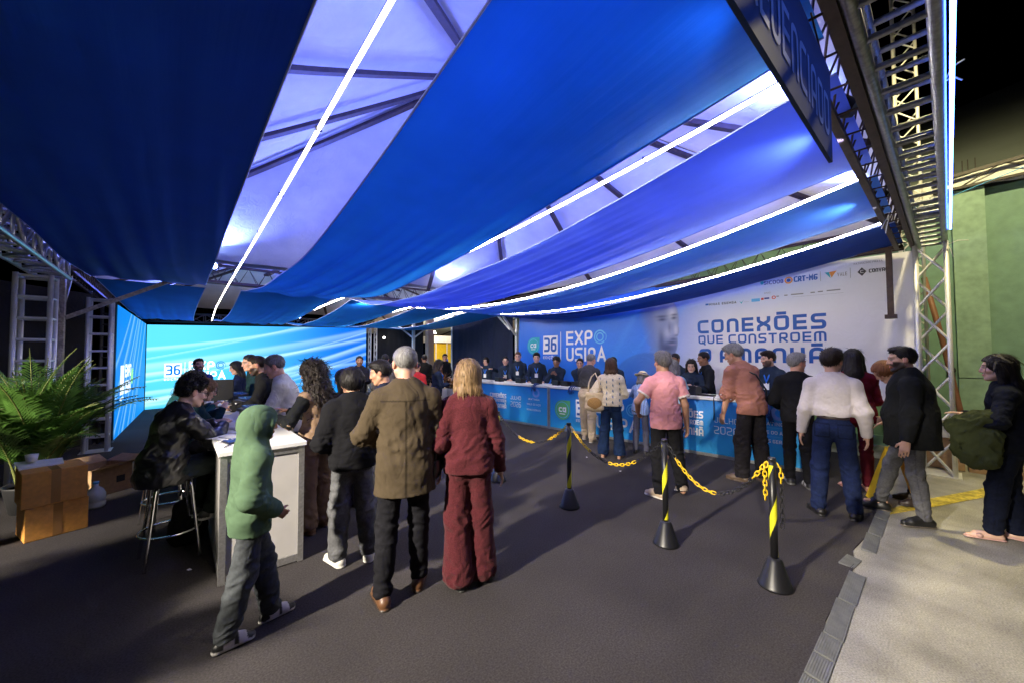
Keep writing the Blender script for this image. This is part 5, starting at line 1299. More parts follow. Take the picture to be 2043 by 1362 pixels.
def hair_field(F, style, B, c, s, seed, thick=1.0):
    """hair grown over a head with basis B (rows right, forward, up) centred at c"""
    P = lambda x, y, z: c+(B.T@np.array([x, y, z]))*s
    def loc(X, Y, Z):
        x, y, z = X-c[0], Y-c[1], Z-c[2]
        return [(x*B[i, 0]+y*B[i, 1]+z*B[i, 2])/s for i in range(3)]
    hs = {'short': (.086,.107,.094), 'crop': (.083,.104,.089), 'fade': (.082,.105,.092), 'thick': (.093,.113,.104), 'curly': (.089,.111,.102), 'balding': (.082,.103,.083),
          'bob': (.095,.112,.098), 'long': (.090,.110,.096), 'curlylong': (.105,.120,.105), 'bun': (.085,.106,.092), 'quiff': (.083,.106,.094), 'bowl': (.094,.113,.100)}[style]
    F.put(ell(P(0,-.012,.036), np.array(hs)*s, B))
    if style == 'thick': F.put(ell(P(0,.040,.096), np.array([.060,.058,.032])*s, B), .03*s)
    if style == 'quiff': F.put(ell(P(0,.050,.098), np.array([.050,.042,.026])*s, B), .03*s)
    if style == 'curly':
        rn = np.random.RandomState(seed)
        for _ in range(60):
            a, e = rn.uniform(0, 6.28), rn.uniform(-.25, 1.5); F.put(ell(P(.078*math.cos(a)*math.cos(e), -.012+.096*math.sin(a)*math.cos(e), .045+.088*math.sin(e)), np.array([.020]*3)*s), .007*s)
    if style == 'bob':
        F.put(ell(P(0,-.035,-.035), np.array([.098,.090,.120])*s, B), .03*s)
        for sx in (-1, 1): F.put(cap(P(sx*.075,.03,.0), P(sx*.078,.02,-.11), .03*s, .034*s), .02*s)
        F.put(cap(P(-.05,-.07,-.12), P(.05,-.07,-.12), .045*s), .03*s)
    if style == 'bowl':
        F.put(ell(P(0,-.03,.0), np.array([.094,.092,.085])*s, B), .03*s)
    if style == 'long':
        q = P(0,-.06,-.04); dn = np.array([0,0,-1.])
        F.put(cap(q, q+dn*.14*s-B[1]*.03*s, .080*s, .085*s, (B[1], .75)), .04*s); F.put(cap(q+dn*.14*s-B[1]*.03*s, q+dn*.32*s-B[1]*.055*s, .085*s, .055*s, (B[1], .55)), .04*s)
        for sx in (-1, 1): F.put(cap(P(sx*.076,.0,.02), P(sx*.09,-.02,-.17), .028*s, .03*s), .03*s)
    if style == 'curlylong':
        q = P(0,-.05,-.03); dn = np.array([0,0,-1.])
        F.put(cap(q, q+dn*.18*s-B[1]*.04*s, .105*s, .13*s, (B[1], .75)), .04*s); F.put(cap(q+dn*.18*s-B[1]*.04*s, q+dn*.36*s-B[1]*.06*s, .13*s, .085*s, (B[1], .6)), .05*s)
        for sx in (-1, 1): F.put(cap(P(sx*.085,.01,.02), P(sx*.12,.0,-.22), .036*s, .045*s), .03*s)
        rn = np.random.RandomState(seed)
        for _ in range(150):
            a = rn.uniform(-2.3, 2.3)-math.pi/2; z = rn.uniform(-.40, .035); rr = (.098 if z > -.05 else .122)*(1 if z > -.25 else .82); p = P(rr*math.cos(a), -.04+rr*.85*math.sin(a), 0)+np.array([0,0,z*s]); F.put(ell(p, np.array([.019,.019,.030])*s), .006*s)
    if style == 'bun': F.put(ell(P(0,-.115,.03), np.array([.04,.035,.04])*s, B), .015*s)
    # trim: face, ears, neck
    sl = (slice(None),)*3; x, y, z = loc(*F.grid(sl)); x = np.abs(x)
    if style in ('short','crop','fade','thick','quiff','balding','bun','curly'):
        sides = .0 if style not in ('fade', 'curly') else .03
        ty = np.array([-.14,-.085,-.05,-.02,.012,.03,.05,.075,.12]); tz = np.array([-.072,-.070,-.060,-.02+sides,.0+sides,.012,.055,.078,.085])
        if style == 'balding': tz = np.array([-.075,-.07,-.06,-.01,.005,.03,.09,.12,.13])
        lim = np.interp(y, ty, tz).astype(np.float32)-(.012*(x < .04) if style in ('thick','curly') else 0)
        lim = lim+.010*np.sin(x*150+y*95+seed)*np.sin(y*130+z*60)
        th_ = .016 if style in ('thick','curly') else .011
        F.d = F.d+(th_*s*(1-np.clip((z-lim)/.045, 0, 1))).astype(np.float32)
        F.d = np.maximum(F.d, (lim-z)*s)
        if style == 'balding': F.d = np.maximum(F.d, (z-.062+(.5*np.maximum(0, -y-.05)))*s)
        for sx in (-1, 1): F.put(ell(P(sx*.088,-.004,-.012), np.array([.03,.024,.034])*s, B), .008*s, 's')
    elif style in ('bob','long','curlylong','bowl'):
        wface = .058 if style != 'curlylong' else .062
        top = np.interp(x, [0,.05,.075], [.072,.062,.02]).astype(np.float32)
        face = np.maximum(np.maximum(.035-y, x-wface), z-top)*s        # opening for the face
        F.d = np.maximum(F.d, -face.astype(np.float32))
        if style == 'bob': F.d = np.maximum(F.d, (-.158-z+.02*np.sin(x*60))*s)
        if style == 'bowl': F.d = np.maximum(F.d, (np.interp(y, [-.1,-.02,.05], [-.075,-.05,-.03]).astype(np.float32)-z)*s)
    amp = {'curly': .007, 'curlylong': .008, 'crop': .0015, 'fade': .0015, 'balding': .0015}.get(style, .0035)
    F.folds(amp*thick, 90 if 'curly' in style else 75, seed, 2.2 if 'curly' not in style else 1)

def strands(V, Q, style, c, B, s, seed, n):
    """loose locks lying over the hair mass"""
    rn = np.random.RandomState(seed+50)
    nr = np.zeros_like(V); fn = np.cross(V[Q[:, 2]]-V[Q[:, 0]], V[Q[:, 3]]-V[Q[:, 1]])
    for k in range(4): np.add.at(nr, Q[:, k], fn)
    nr /= (np.linalg.norm(nr, axis=1)[:, None]+1e-9)
    if style == 'curlylong': n = n*2
    i = rn.randint(0, len(V), n); p = V[i]; nn = nr[i]; L = (p-c)@B.T/s
    ok = (L[:, 1] < (.02 if style in ('bob', 'long', 'curlylong') else .075)) | ((L[:, 2] > .06) & (L[:, 1] < .06)); p, nn, L = p[ok], nn[ok], L[ok]; n = len(p)
    long_ = style in ('bob', 'long', 'curlylong', 'bowl')
    ln = {'bob': .055, 'long': .11, 'curlylong': .10, 'bowl': .05, 'thick': .040, 'quiff': .030, 'short': .026, 'curly': .020}.get(style, .014)*s*rn.uniform(.6, 1.25, n)
    fl = np.where((L[:, 2] > .06)[:, None], (B[1]*(.9 if style in ('thick','quiff','bowl') else -.9))[None], (-B[2]-.25*B[1])[None]) if not long_ else np.repeat((np.array([0, 0, -1.])-.05*B[1])[None], n, 0)
    if long_: fl = np.where((L[:, 2] > .085)[:, None], (L[:, :1]*12)*B[0][None]-B[1][None]*.5, fl)
    fl = fl+rn.normal(size=(n, 3))*(.55 if 'curly' in style else .07 if long_ else .2); fl = fl-nn*(fl*nn).sum(1)[:, None]; fl /= (np.linalg.norm(fl, axis=1)[:, None]+1e-9)
    sd = np.cross(nn, fl); wd = (.0042 if long_ else .0032)*s*rn.uniform(.6, 1.3, n); m = 7 if 'curly' in style else 5
    rows = []; ph = rn.uniform(0, 6.28, n); lift = rn.uniform(.05, .3, n) if 'curly' in style else rn.uniform(.0, .07 if long_ else .2, n)
    for k in range(m):
        t = k/(m-1); q = p-nn*.003+fl*(ln*t)[:, None]+nn*(ln*lift*t-(ln*.12*t*t if long_ else 0)+.0035)[:, None]
        if long_: q = q+np.array([0, 0, -1.])*(ln*.06*t*t)[:, None]
        if 'curly' in style: q = q+sd*(.012*s*np.sin(ph+t*11))[:, None]+nn*(.009*s*np.cos(ph+t*11))[:, None]
        ww = wd*(1-.8*t)*(1.6 if 'curly' in style else 1); rows += [q-sd*ww[:, None], q+sd*ww[:, None]]
    W = np.stack(rows, 1).reshape(-1, 3); b = len(V)+np.arange(n)*2*m
    F2 = np.concatenate([np.stack([b+2*k, b+2*k+1, b+2*k+3, b+2*k+2], 1) for k in range(m-1)])
    return np.concatenate([V, W]).astype(np.float32), np.concatenate([Q, F2]).astype(np.int32)

def person(label, x, y, th, H, skin='light', hair=('short','dark'), top=None, legs=None, shoes=None, feet=None, hands=(None, None), poles=(None, None), lean=0, side=0, stoop=4, twist=0,
           head=(0, 4, 0), w=1.0, belly=0.0, woman=False, seat=None, pel=(0, 0), drop=0.0, h=.010, beard=0, lanyard=False, glasses=False, curl=(.4, .4), palm=(None, None), z0=.010, group=None, hat=None, hs=1.05, hood=False, seed=None, watch=False, mask=True):
    s = H/1.79; sd_ = seed if seed is not None else (abs(hash(label)) % 1000 if False else sum(map(ord, label)) % 997)
    top = dict(dict(col=(.05,.05,.06), sleeve='long', hem=-.12, t=.016, mat=M_cotton, flare=.0, collar=0, k=None), **(top or {}))
    legs = dict(dict(col=(.03,.03,.04), fit=1.0, mat=M_cotton, wide=0.0, waist=.10), **(legs or {}))
    if not top.get('tuck') and not seat: legs['waist'] = min(legs['waist'], top['hem']+.035)
    shoes = dict(dict(col=(.02,.018,.018), sole=(.02,.02,.02), kind='shoe', toe=None), **(shoes or {}))
    up = np.array([0, 0, 1.]); tw = R(twist); ft = np.array([math.sin(tw), math.cos(tw), 0]); rt = np.array([math.cos(tw), -math.sin(tw), 0])
    pz = (seat+.10*s if seat else .97*s-drop)
    PEL = np.array([pel[0], pel[1], pz])
    U = lambda a: unit(np.array([0, 1., 0])*math.sin(R(a))+up*math.cos(R(a))+np.array([1., 0, 0])*math.sin(R(side)))
    UT = lambda a: unit(ft*math.sin(R(a))+up*math.cos(R(a))+np.array([1., 0, 0])*math.sin(R(side)))
    WST = PEL+U(lean*.5)*.13*s; CH = WST+UT(lean)*.20*s; SHC = CH+UT(lean+stoop)*.125*s; NB = SHC+UT(lean*1.1+stoop*2)*.055*s
    hy, hp, ht = head; B = head_basis(hy, hp, ht)
    HC = NB+UT(lean*.9+stoop*2+hp*.25)*.085*s+(B[2]*.072+B[1]*.016)*s*hs
    FR = unit(np.cross(rt, UT(lean)))*1.0; FR = unit(np.cross(UT(lean), rt))
    sw = (.160 if not woman else .140)*s*w
    SH = [SHC+sg*rt*sw-up*.038*s for sg in (1, -1)]
    l1, l2 = .285*s, .255*s
    EL, WR = [], []
    for i, sg in enumerate((1, -1)):
        tgt = hands[i]
        if tgt is None: tgt = SH[i]+sg*rt*(.07+.03*(w-1))*s+ft*.05*s-up*.515*s
        pole = poles[i] if poles[i] is not None else (sg*rt*.5-ft*1.0-up*.25)
        e, q = ik(SH[i], np.array(tgt, float), l1, l2, pole); EL.append(e); WR.append(q)
    HIP = [PEL+np.array([sg*.080*s*w, 0, -.04*s]) for sg in (1, -1)]
    feet = feet or [(.10, .0, 8), (-.10, .0, -8)]
    AN, KN, FD, FZ = [], [], [], []
    for i, f in enumerate(feet):
        fx, fy, fyaw = f[:3]; lift = f[3] if len(f) > 3 else 0
        fd = np.array([math.sin(R(fyaw)), math.cos(R(fyaw)), 0]); a = np.array([fx, fy, (.085+lift)*1.0*s])
        kn, an = ik(HIP[i], a, .425*s, .415*s, fd+np.array([0, .3, .1])); KN.append(kn); AN.append(an); FD.append(fd); FZ.append(lift*s)
    base = Matrix.Translation((x, y, z0)) @ Matrix.Rotation(-R(th), 4, 'Z')
    allp = np.array([PEL, WST, CH, SHC, HC+B[2]*.12]+SH+EL+WR+KN+AN)
    lo = allp.min(0)-.27; hi = allp.max(0)+.27; lo[2] = -.03; hi[2] = HC[2]+.22*hs
    # ---------------------------------------------------------------- body
    F = Field(lo, hi, h); c = HC; q = s*hs
    P = lambda X, Y, Z: c+(B.T@np.array([X, Y, Z]))*q
    E_ = lambda X, Y, Z, r: ell(P(X, Y, Z), np.array(r)*q, B)
    F.put(E_(0,-.012,.034,(.074,.096,.084))).put(E_(0,.022,-.030,(.062,.066,.088)), .02*q)
    F.put(E_(0,.066,-.096,(.026,.024,.020)), .018*q)
    for sx in (-1, 1):
        F.put(cap(P(sx*.055,.0,-.05), P(sx*.020,.062,-.095), .022*q, .018*q), .02*q); F.put(E_(sx*.042,.058,-.022,(.024,.022,.022)), .02*q)
    F.put(cap(P(-.034,.080,.026), P(.034,.080,.026), .013*q), .014*q)
    for sx in (-1, 1): F.put(E_(sx*.032,.096,.006,(.018,.014,.010)), .010*q, 's')
    for sx in (-1, 1): F.put(E_(sx*.031,.079,.005,(.0125,.0125,.0115)), .002)
    F.put(cap(P(0,.087,.020), P(0,.104,-.026), .0085*q, .0125*q), .009*q)
    for sx in (-1, 1): F.put(E_(sx*.012,.093,-.031,(.009,.010,.008)), .006*q)
    F.put(E_(0,.086,-.058,(.023,.012,.007)), .006*q).put(E_(0,.084,-.069,(.020,.012,.007)), .006*q)
    for sx in (-1, 1): F.put(ell(P(sx*.079,-.008,-.004), np.array([.010,.021,.032])*q, B), .006*q)
    nr = (.054 if not woman else .044)*s*(.85+.15*w)
    F.put(cap(P(0,-.022,-.055), NB-up*.03*s, nr, nr*1.12), .02*q)
    F.put(cap(SHC-up*.03*s, NB-up*.01*s, .085*s, .06*s, (FR, .75)), .03)
    bt = .80
    F.put(cap(PEL, WST, .13*s*w*bt, .125*s*w*bt, (FR, .66)), .03).put(cap(WST, CH, .125*s*w*bt, .135*s*w*bt, (FR, .66)), .03).put(cap(CH, SHC-UT(lean)*.02, .135*s*w*bt, .12*s*w*bt, (FR, .62)), .03)
    low_neck = top.get('neck', 0)
    sl_bare = top['sleeve'] in ('short', 'none', 'half')
    for i in (0, 1):
        ar = (.050 if not woman else .041)*s*(.6+.4*w); F.put(cap(SH[i], EL[i], ar*1.05, ar*.84), .03); F.put(cap(EL[i], WR[i], ar*.86, ar*.58), .015)
        F.put(cap(HIP[i], KN[i], .068*s, .05*s), .03); F.put(cap(KN[i], AN[i], .05*s, .033*s), .02)
        F.put(cap(AN[i]+FD[i]*-.03*s-up*.045*s, AN[i]+FD[i]*.12*s-up*(.055*s), .030*s, .024*s), .015)
        # hand
        sg = (1, -1)[i]; d = unit(WR[i]-EL[i]); n_ = palm[i]
        if n_ is None: n_ = -sg*rt if d[2] < -.5 else (-up if abs(d[2]) < .8 else -sg*rt)
        n_ = np.asarray(n_, float); n_ = unit(n_-d*(n_@d)); t_ = unit(np.cross(n_, d))*(1 if i == 0 else -1)
        t_ = t_ if (t_@(ft if d[2] < -.5 else -sg*rt)) >= 0 else -t_
        k_ = s*(1.0 if not woman else .9); W = WR[i]; rf = max(.0088*k_, h*.80)
        F.put(cap(W+d*.0, W+d*.03*k_, .026*k_, .028*k_, (n_, .7)), .01); F.put(cap(W+d*.035*k_+t_*.012*k_, W+d*.085*k_+t_*.016*k_, .024*k_, .024*k_, (n_, .55)), .012); F.put(cap(W+d*.035*k_-t_*.012*k_, W+d*.080*k_-t_*.016*k_, .024*k_, .022*k_, (n_, .55)), .012)
        cu = curl[i]
        for o, ln, cc in ((.029,.072,.85),(.0098,.082,1.0),(-.0098,.076,1.1),(-.029,.060,1.25)):
            p = W+d*(.090-.15*abs(o)*.4)*k_+t_*o*k_; a = cu*cc*.55; dd = d
            for j, fr in enumerate((.45,.32,.26)):
                a_ = a*(j+1) if j < 2 else a*2.6; dd = d*math.cos(a_)+n_*math.sin(a_)+t_*o*.9*(j == 0); p2_ = p+unit(dd)*ln*fr*k_
                F.put(cap(p, p2_, rf*(1-.08*j), rf*(.93-.08*j)), .002); p = p2_
        p = W+d*.030*k_+t_*.026*k_; d1 = unit(d*.65+t_*.75+n_*.35); p2_ = p+d1*.038*k_; F.put(cap(p, p2_, .0125*k_, max(.0105*k_, h*.85)), .006); F.put(cap(p2_, p2_+unit(d*.85+t_*.25+n_*.45)*.032*k_, max(.0105*k_, h*.85), rf*.9), .002)
    if shoes['kind'] == 'sandal':
        for i in (0, 1):
            a = AN[i]; hl = a-FD[i]*.045*s; hl[2] = .030*s+FZ[i]; tb = a+FD[i]*.12*s; tb[2] = .024*s+FZ[i]
            F.put(cap(hl, tb, .030*s, .034*s, (up, .7)), .02); F.put(cap(tb, tb+FD[i]*.05*s, .032*s, .022*s, (up, .55)), .01)
    V, Q = F.surface()
    L = (V-c)@B.T/q; lx, ly, lz = np.abs(L[:, 0]), L[:, 1], L[:, 2]
    sk = np.array(SKIN[skin]); colr = np.repeat(sk[None], len(V), 0).astype(np.float32)
    def mixc(m, col): colr[:] = colr*(1-m[:, None])+np.array(col, np.float32)[None]*m[:, None]
    g = lambda a: np.clip(a, 0, 1).astype(np.float32)
    inh = (lx < .11) & (np.abs(lz) < .14) & (ly > -.12)
    hc = np.array(HAIRC[hair[1]])
    red = sk*np.array([1.12,.80,.78])
    mixc(inh*g(1.2-np.hypot((lx-.045)/.028, (lz+.022)/.026))*(ly > .03)*.6, red); mixc(inh*g(1.3-np.hypot(lx/.016, (lz+.024)/.018))*(ly > .095)*.5, red); mixc(inh*(lx > .074)*(np.abs(lz+.004) < .035)*(np.abs(ly) < .035)*.6, red)
    if beard:
        m = inh*g((-.030-lz-.25*np.maximum(0, .055-ly)+(.02*(lx > .05)))/.012+.4)*g((ly+.015)/.02)*g((lz+.135)/.02)
        m = np.maximum(m, inh*g(1.5-np.hypot(lx/.028, (lz+.046)/.008))*(ly > .07))
        mixc(m*beard, hc*1.2 if hair[1] not in ('white','grey','salt') else np.array([.35,.34,.33]))
    mixc(inh*g(1.5-np.hypot(lx/.024, (lz+.063)/.0105))*(ly > .072)*.75, sk*np.array([.95,.50,.48]) if not woman else np.array([.38,.07,.07]))
    mixc(inh*g(1.4-np.hypot((lx-.034)/.020, (lz-.030+.15*(lx-.034))/.0055))*(ly > .055)*.9, hc if hair[1] not in ('white','grey','blonde') else hc*.5)
    e = np.hypot((lx-.031)/.0165, (lz-.006)/.0075); mixc(inh*g((1.15-e)*3)*(ly > .06)*.8, (.30,.27,.25)); mixc(inh*g((.75-np.hypot((lx-.031)/.0085, (lz-.006)/.0085))*4)*(ly > .06), (.015,.010,.008))
    mixc(inh*g(1.3-np.hypot((lx-.031)/.020, (lz-.0155)/.0035))*(ly > .06)*.7, (.03,.02,.018))
    if hair[0] != 'balding':
        mixc(inh*g((lz-.055)/.015)*g((.055-ly)/.02)*.9, hc); mixc(inh*g((lz+.055)/.02)*g((-.03-ly)/.02)*.9, hc)
    else: mixc(inh*g((.06-lz)/.02)*g((lz+.07)/.02)*g((-.02-ly)/.02)*.7, hc)
    body = link('person', mesh_np('person', V, Q, True, colr), M_skin)
    body.matrix_world = base; tag(body, label, 'person', group)
    def part(name, F, m, colfn, post=None):
        V, Q = F.surface()
        if len(V) == 0: return None
        if post: V, Q = post(V, Q)
        cc = colfn(V) if callable(colfn) else np.repeat(np.array(colfn, np.float32)[None], len(V), 0)
        return link(name, mesh_np(name, V, Q, True, cc), m, body)
    # ---------------------------------------------------------------- trousers
    G = Field(lo, hi, h); fit = legs['fit']
    hipw = (.136 if not woman else .140)*s*w
    G.put(cap(PEL+U(lean*.5)*.07*s, PEL-up*.02*s, hipw*(.92 if not woman else .82), hipw*1.0, (np.array([0,1.,0]), .74+belly*.3)), 0)
    bk = -np.array([0, 1., 0])
    for i, sg in enumerate((1, -1)):
        G.put(ell(HIP[i]+bk*.030*s-up*.01*s, np.array([.074,.070,.085])*s*w), .04)
        tr = .076*s*(.5+.5*w)*min(fit,1.12); kr = (.060*fit+.025*legs['wide'])*s; hr = (.052*fit+.058*legs['wide'])*s
        G.put(cap(HIP[i]-up*.0, KN[i], tr*1.03, kr*1.05), .035)
        G.put(cap(KN[i], AN[i]-unit(AN[i]-KN[i])*0, kr*1.0, hr), .03)
        if not legs['wide']: G.put(cap(KN[i]+(AN[i]-KN[i])*.25-FD[i]*.016*s, KN[i]+(AN[i]-KN[i])*.6-FD[i]*.006*s, kr*.98, hr*1.0), .03)
    for i in (0, 1):
        dn = unit(AN[i]-KN[i]); ex = legs.get('len', .0); cpt = AN[i]+dn*(.035+ex)*s; G.put(half(cpt, dn, .17), 0, 's')
    G.cut(PEL+U(lean*.5)*legs['waist']*s, U(lean*.5))
    kz = KN[0][2]; az = AN[0][2]; amp = legs.get('amp', .007)
    G.folds(amp, 42, sd_+1, .5, lambda X, Y, Z: .35+.8*np.exp(-((Z-kz)/.09)**2)+1.0*np.exp(-((Z-az-.04)/.09)**2)+.5*np.exp(-((Z-pz+.06)/.08)**2))
    lc = np.array(legs['col'], np.float32)
    def lcol(V):
        cc = np.repeat(lc[None], len(V), 0)
        if legs['mat'] is M_denim:
            k = np.zeros(len(V), np.float32)
            for i in (0, 1):
                m_ = (HIP[i]*.5+KN[i]*.5); k += .55*np.exp(-(((V[:, 0]-m_[0])/.05)**2+((V[:, 2]-m_[2])/.17)**2))+.5*np.exp(-(((V[:, 0]-KN[i][0])/.05)**2+((V[:, 2]-KN[i][2])/.09)**2))
            cc = cc*(1+k[:, None]*legs.get('fade', .5))
            for i in (0, 1):
                dx = V[:, 0]-HIP[i][0]-(.012 if i == 0 else -.012)*s; dz = V[:, 2]-HIP[i][2]+.015*s; bk_ = V[:, 1] < PEL[1]-.03
                r_ = np.maximum(np.abs(dx)/(.062*s), np.abs(dz)/(.070*s)); m_ = bk_ & (np.abs(r_-1) < .09); cc[m_] = cc[m_]*.5
                sx = V[:, 0]-np.interp(V[:, 2], [AN[i][2], KN[i][2], HIP[i][2]], [AN[i][0], KN[i][0], HIP[i][0]]); sy = V[:, 1]-np.interp(V[:, 2], [AN[i][2], KN[i][2], HIP[i][2]], [AN[i][1], KN[i][1], HIP[i][1]])
                m_ = (np.abs(sy) < .005) & (sx*(1 if i == 0 else -1) > 0) & (V[:, 2] < HIP[i][2]); cc[m_] = cc[m_]*.75
        return cc.astype(np.float32)
    part('trousers', G, legs['mat'], lcol)
    if top.get('tuck'):
        G2 = Field(PEL-.25, PEL+.25, max(h*.7, .006)); G2.put(cap(PEL+U(lean*.5)*.07*s, PEL-up*.02*s, hipw*(.92 if not woman else .82)+.007, hipw+.007, (np.array([0,1.,0]), .75+belly*.3)))
        wc = PEL+U(lean*.5)*legs['waist']*s; G2.cut(wc+up*.001, U(lean*.5)).cut(wc-U(lean*.5)*.036, -U(lean*.5)); part('belt', G2, M_shoe, top.get('belt', (.02,.012,.008)))
    # ---------------------------------------------------------------- shirt / jacket
    T = Field(lo, hi, h); t = top['t']; fl = top['flare']
    wr_ = (.116 if woman else .132)*s*w; cr = (.122 if woman else .143)*s*w; hr0 = (hipw+.010 if not top.get('tuck') else hipw*.9)
    fs = .70+belly*.25
    T.put(cap(WST, CH, wr_+t+belly*.03, cr+t, (FR, fs))); T.put(cap(CH, SHC-UT(lean)*.03*s, cr+t, cr*.86+t, (FR, .64)), .04)
    T.put(cap(PEL+U(lean*.5)*.04*s, WST, hr0+t, wr_+t+belly*.03, (np.array([0,1.,0]), .74+belly*.3)), .04)
    if top['hem'] < 0 and not top.get('tuck'):
        if seat: T.put(cap(PEL+U(lean*.5)*.04*s, PEL-up*.06*s, hr0+t, hr0+t+.02, (np.array([0,1.,0]), .95)), .04)
        else: T.put(cap(PEL+U(lean*.5)*.04*s, PEL+up*(top['hem']-.05)*s, hr0+t, hr0+t+fl, (np.array([0,1.,0]), .76+belly*.3)), .03)
    hemz = PEL+U(lean*.5)*(legs['waist']-.004)*s if top.get('tuck') else PEL+up*top['hem']*s
    if belly: T.put(ell(WST+FR*(.05+.05*belly)*s-up*.02*s, np.array([.135*w,.10+.05*belly,.15])*s), .06)
    if woman:
        for sg in (-1, 1): T.put(ell(CH+rt*sg*.068*s+FR*.078*s+UT(lean)*.01, np.array([.062,.058,.062])*s), .04)
    if not top.get('tuck') and not seat:
        for i in (0, 1): T.put(ell(HIP[i]-np.array([0, .030, 0])*s-up*.01*s, np.array([.074,.070,.09])*s*w+t), .04)
    if not seat or top.get('tuck'): T.cut(hemz, -U(lean*.5) if top.get('tuck') else -up)
    else: T.cut(PEL-up*.12*s, -up)
    T.put(cap(SH[0]-up*.012*s, SH[1]-up*.012*s, .050*s+t*.8), .04); T.put(cap(SHC-up*.03*s, NB-up*.020*s, .095*s+t, .058*s+t*.5, (FR, .85)), .05)
    for i in (0, 1): T.put(cap(SH[i]+up*.004, NB-up*.030*s, .040*s+t*.7, .046*s+t*.5), .05)
    slv = top['sleeve']; sr = (.046 if woman else .053)*s*(.55+.45*w)+t*.8+top.get('baggy', 0)
    if slv != 'none':
        for i, sg in enumerate((1, -1)):
            if slv == 'long':
                T.put(cap(SH[i], EL[i], sr, sr*.86), .03); wr2 = WR[i]+unit(WR[i]-EL[i])*.005
                T.put(cap(EL[i], wr2, sr*.86, sr*.60+top.get('cuff', 0)), .02)
                T.put(half(wr2+unit(WR[i]-EL[i])*.004, unit(WR[i]-EL[i]), .085), 0, 's')
            else:
                f_ = .62 if slv == 'short' else 1.0; e2 = SH[i]+(EL[i]-SH[i])*f_
                T.put(cap(SH[i], SH[i]+(EL[i]-SH[i])*(f_+.05), sr, sr*1.02), .03); T.put(half(e2, EL[i]-SH[i], .11), 0, 's')
                if slv == 'half': T.put(half(EL[i]+(WR[i]-EL[i])*.05, unit(EL[i]-SH[i]), .1), 0, 's')
    # neck opening and hem
    T.put(cap(NB+up*(.012 if top['collar'] else -.006)*s, NB+B[2]*.1+FR*.02, nr+.004, nr+.03), .0, 's')
    if top.get('vneck'): T.put(cap(NB+FR*.06*s+up*.02, CH+FR*.16*s, .045*s, .012*s), .01, 's')
    if top['collar']:
        T.put(torus(NB+up*.012*s+FR*.008, UT(lean+stoop*2+4), nr+.010, .011+.004*top['collar'], 1.5*top['collar']), .008)
    if top.get('lapel'):
        for sg in (-1, 1): T.put(cap(NB+rt*sg*.055*s+FR*.045*s+up*.01, CH+rt*sg*.025*s+FR*(.135+.05*belly)*s-UT(lean)*.06, .020*s, .016*s, (FR, .6)), .006)
    if hood:
        T.put(ell(P(0,-.022,.022), np.array([.112,.135,.128])*q, B), .03); T.put(cap(P(0,-.05,-.05), NB-FR*.03, .095*q, .10*s, (FR, .95)), .05)
        T.put(ell(P(0,.125,-.012), np.array([.068,.10,.098])*q, B), .012, 's'); T.put(ell(P(0,-.012,.01), np.array([.088,.108,.105])*q, B), .0, 's')
        T.put(torus(P(0,.058,-.005), B[1], .094*q, .011, 1.2), .01)
    if slv == 'long' and top.get('rib'):
        for i in (0, 1): T.put(torus(WR[i]-unit(WR[i]-EL[i])*.02, unit(WR[i]-EL[i]), sr*.50, .010, 2.2), .008)
    ez = [EL[0], EL[1]]
    def tm(X, Y, Z):
        k = .45+.7*np.exp(-((Z-WST[2]+.02)/.10)**2)
        for e in ez: k = k+.8*np.exp(-(((X-e[0])**2+(Y-e[1])**2+(Z-e[2])**2)/.010))
        return k
    T.folds(top.get('amp', .007), top.get('freq', 38), sd_+2, .7, tm)
    if h < .008: T.folds(top.get('amp', .007)*.5, top.get('freq', 38)*2.1, sd_+7, .8, tm)
    tcol = np.array(top['col'], np.float32)
    def tc(V):
        cc = np.repeat(tcol[None], len(V), 0)
        if top.get('scol') is not None or top.get('trim') is not None:
            for i in (0, 1):
                ab = EL[i]-SH[i]; tt = ((V-SH[i])@ab)/(ab@ab); dd = np.linalg.norm(V-SH[i]-np.clip(tt, 0, 9)[:, None]*ab, axis=1)
                bc = WR[i]-EL[i]; t2 = np.clip(((V-EL[i])@bc)/(bc@bc), 0, 1); d2 = np.linalg.norm(V-EL[i]-t2[:, None]*bc, axis=1)
                if top.get('scol') is not None:
                    m_ = ((tt > .06) & (tt < 1.1) & (dd < sr*1.25)) | (d2 < sr*1.15); cc[m_] = top['scol']
                else:
                    m_ = (tt > (.55 if slv == 'short' else .94)) & (dd < sr*1.5) & (tt < .75); cc[m_] = top['trim']
        if top.get('shirt') is not None:      # paler shirt showing in the neck opening
            v = V-NB; fr_ = v@FR; r_ = np.abs(v@rt); m_ = (fr_ > .03) & (r_ < .052*s-.22*np.maximum(0, -(v[:, 2]))) & (v[:, 2] > -.24); cc[m_] = top['shirt']
        if top.get('seams'):
            v = V-CH; ux = v@rt; uz = v@UT(lean); bk_ = (v@FR < 0) & (np.abs(ux) < .16*s*w)
            m_ = bk_ & ((np.abs(uz-.085*s) < .0055) | ((np.abs(ux) < .0055) & (uz < .08*s))); cc[m_] = cc[m_]*.45
        if top.get('pattern'): cc = top['pattern'](V-CH, cc)
        return cc.astype(np.float32)
    part(top.get('name', 'shirt'), T, top['mat'], tc)
    # ---------------------------------------------------------------- hair
    hlo = c-.34*hs; hhi = c+.24*hs
    if hair[0] in ('long','curlylong'): hlo = hlo-np.array([0,0,.22])
    if hair[0] not in ('none',) and not hood:
        Hf = Field(hlo, hhi, min(h, .009)); hair_field(Hf, hair[0], B, c, q, sd_+3)
        ho = part('hair', Hf, M_curl if 'curly' in hair[0] else M_hair, hc, lambda V, Q: strands(V, Q, hair[0], c, B, q, sd_, 900 if h < .008 else 420) if h < .011 else (V, Q))
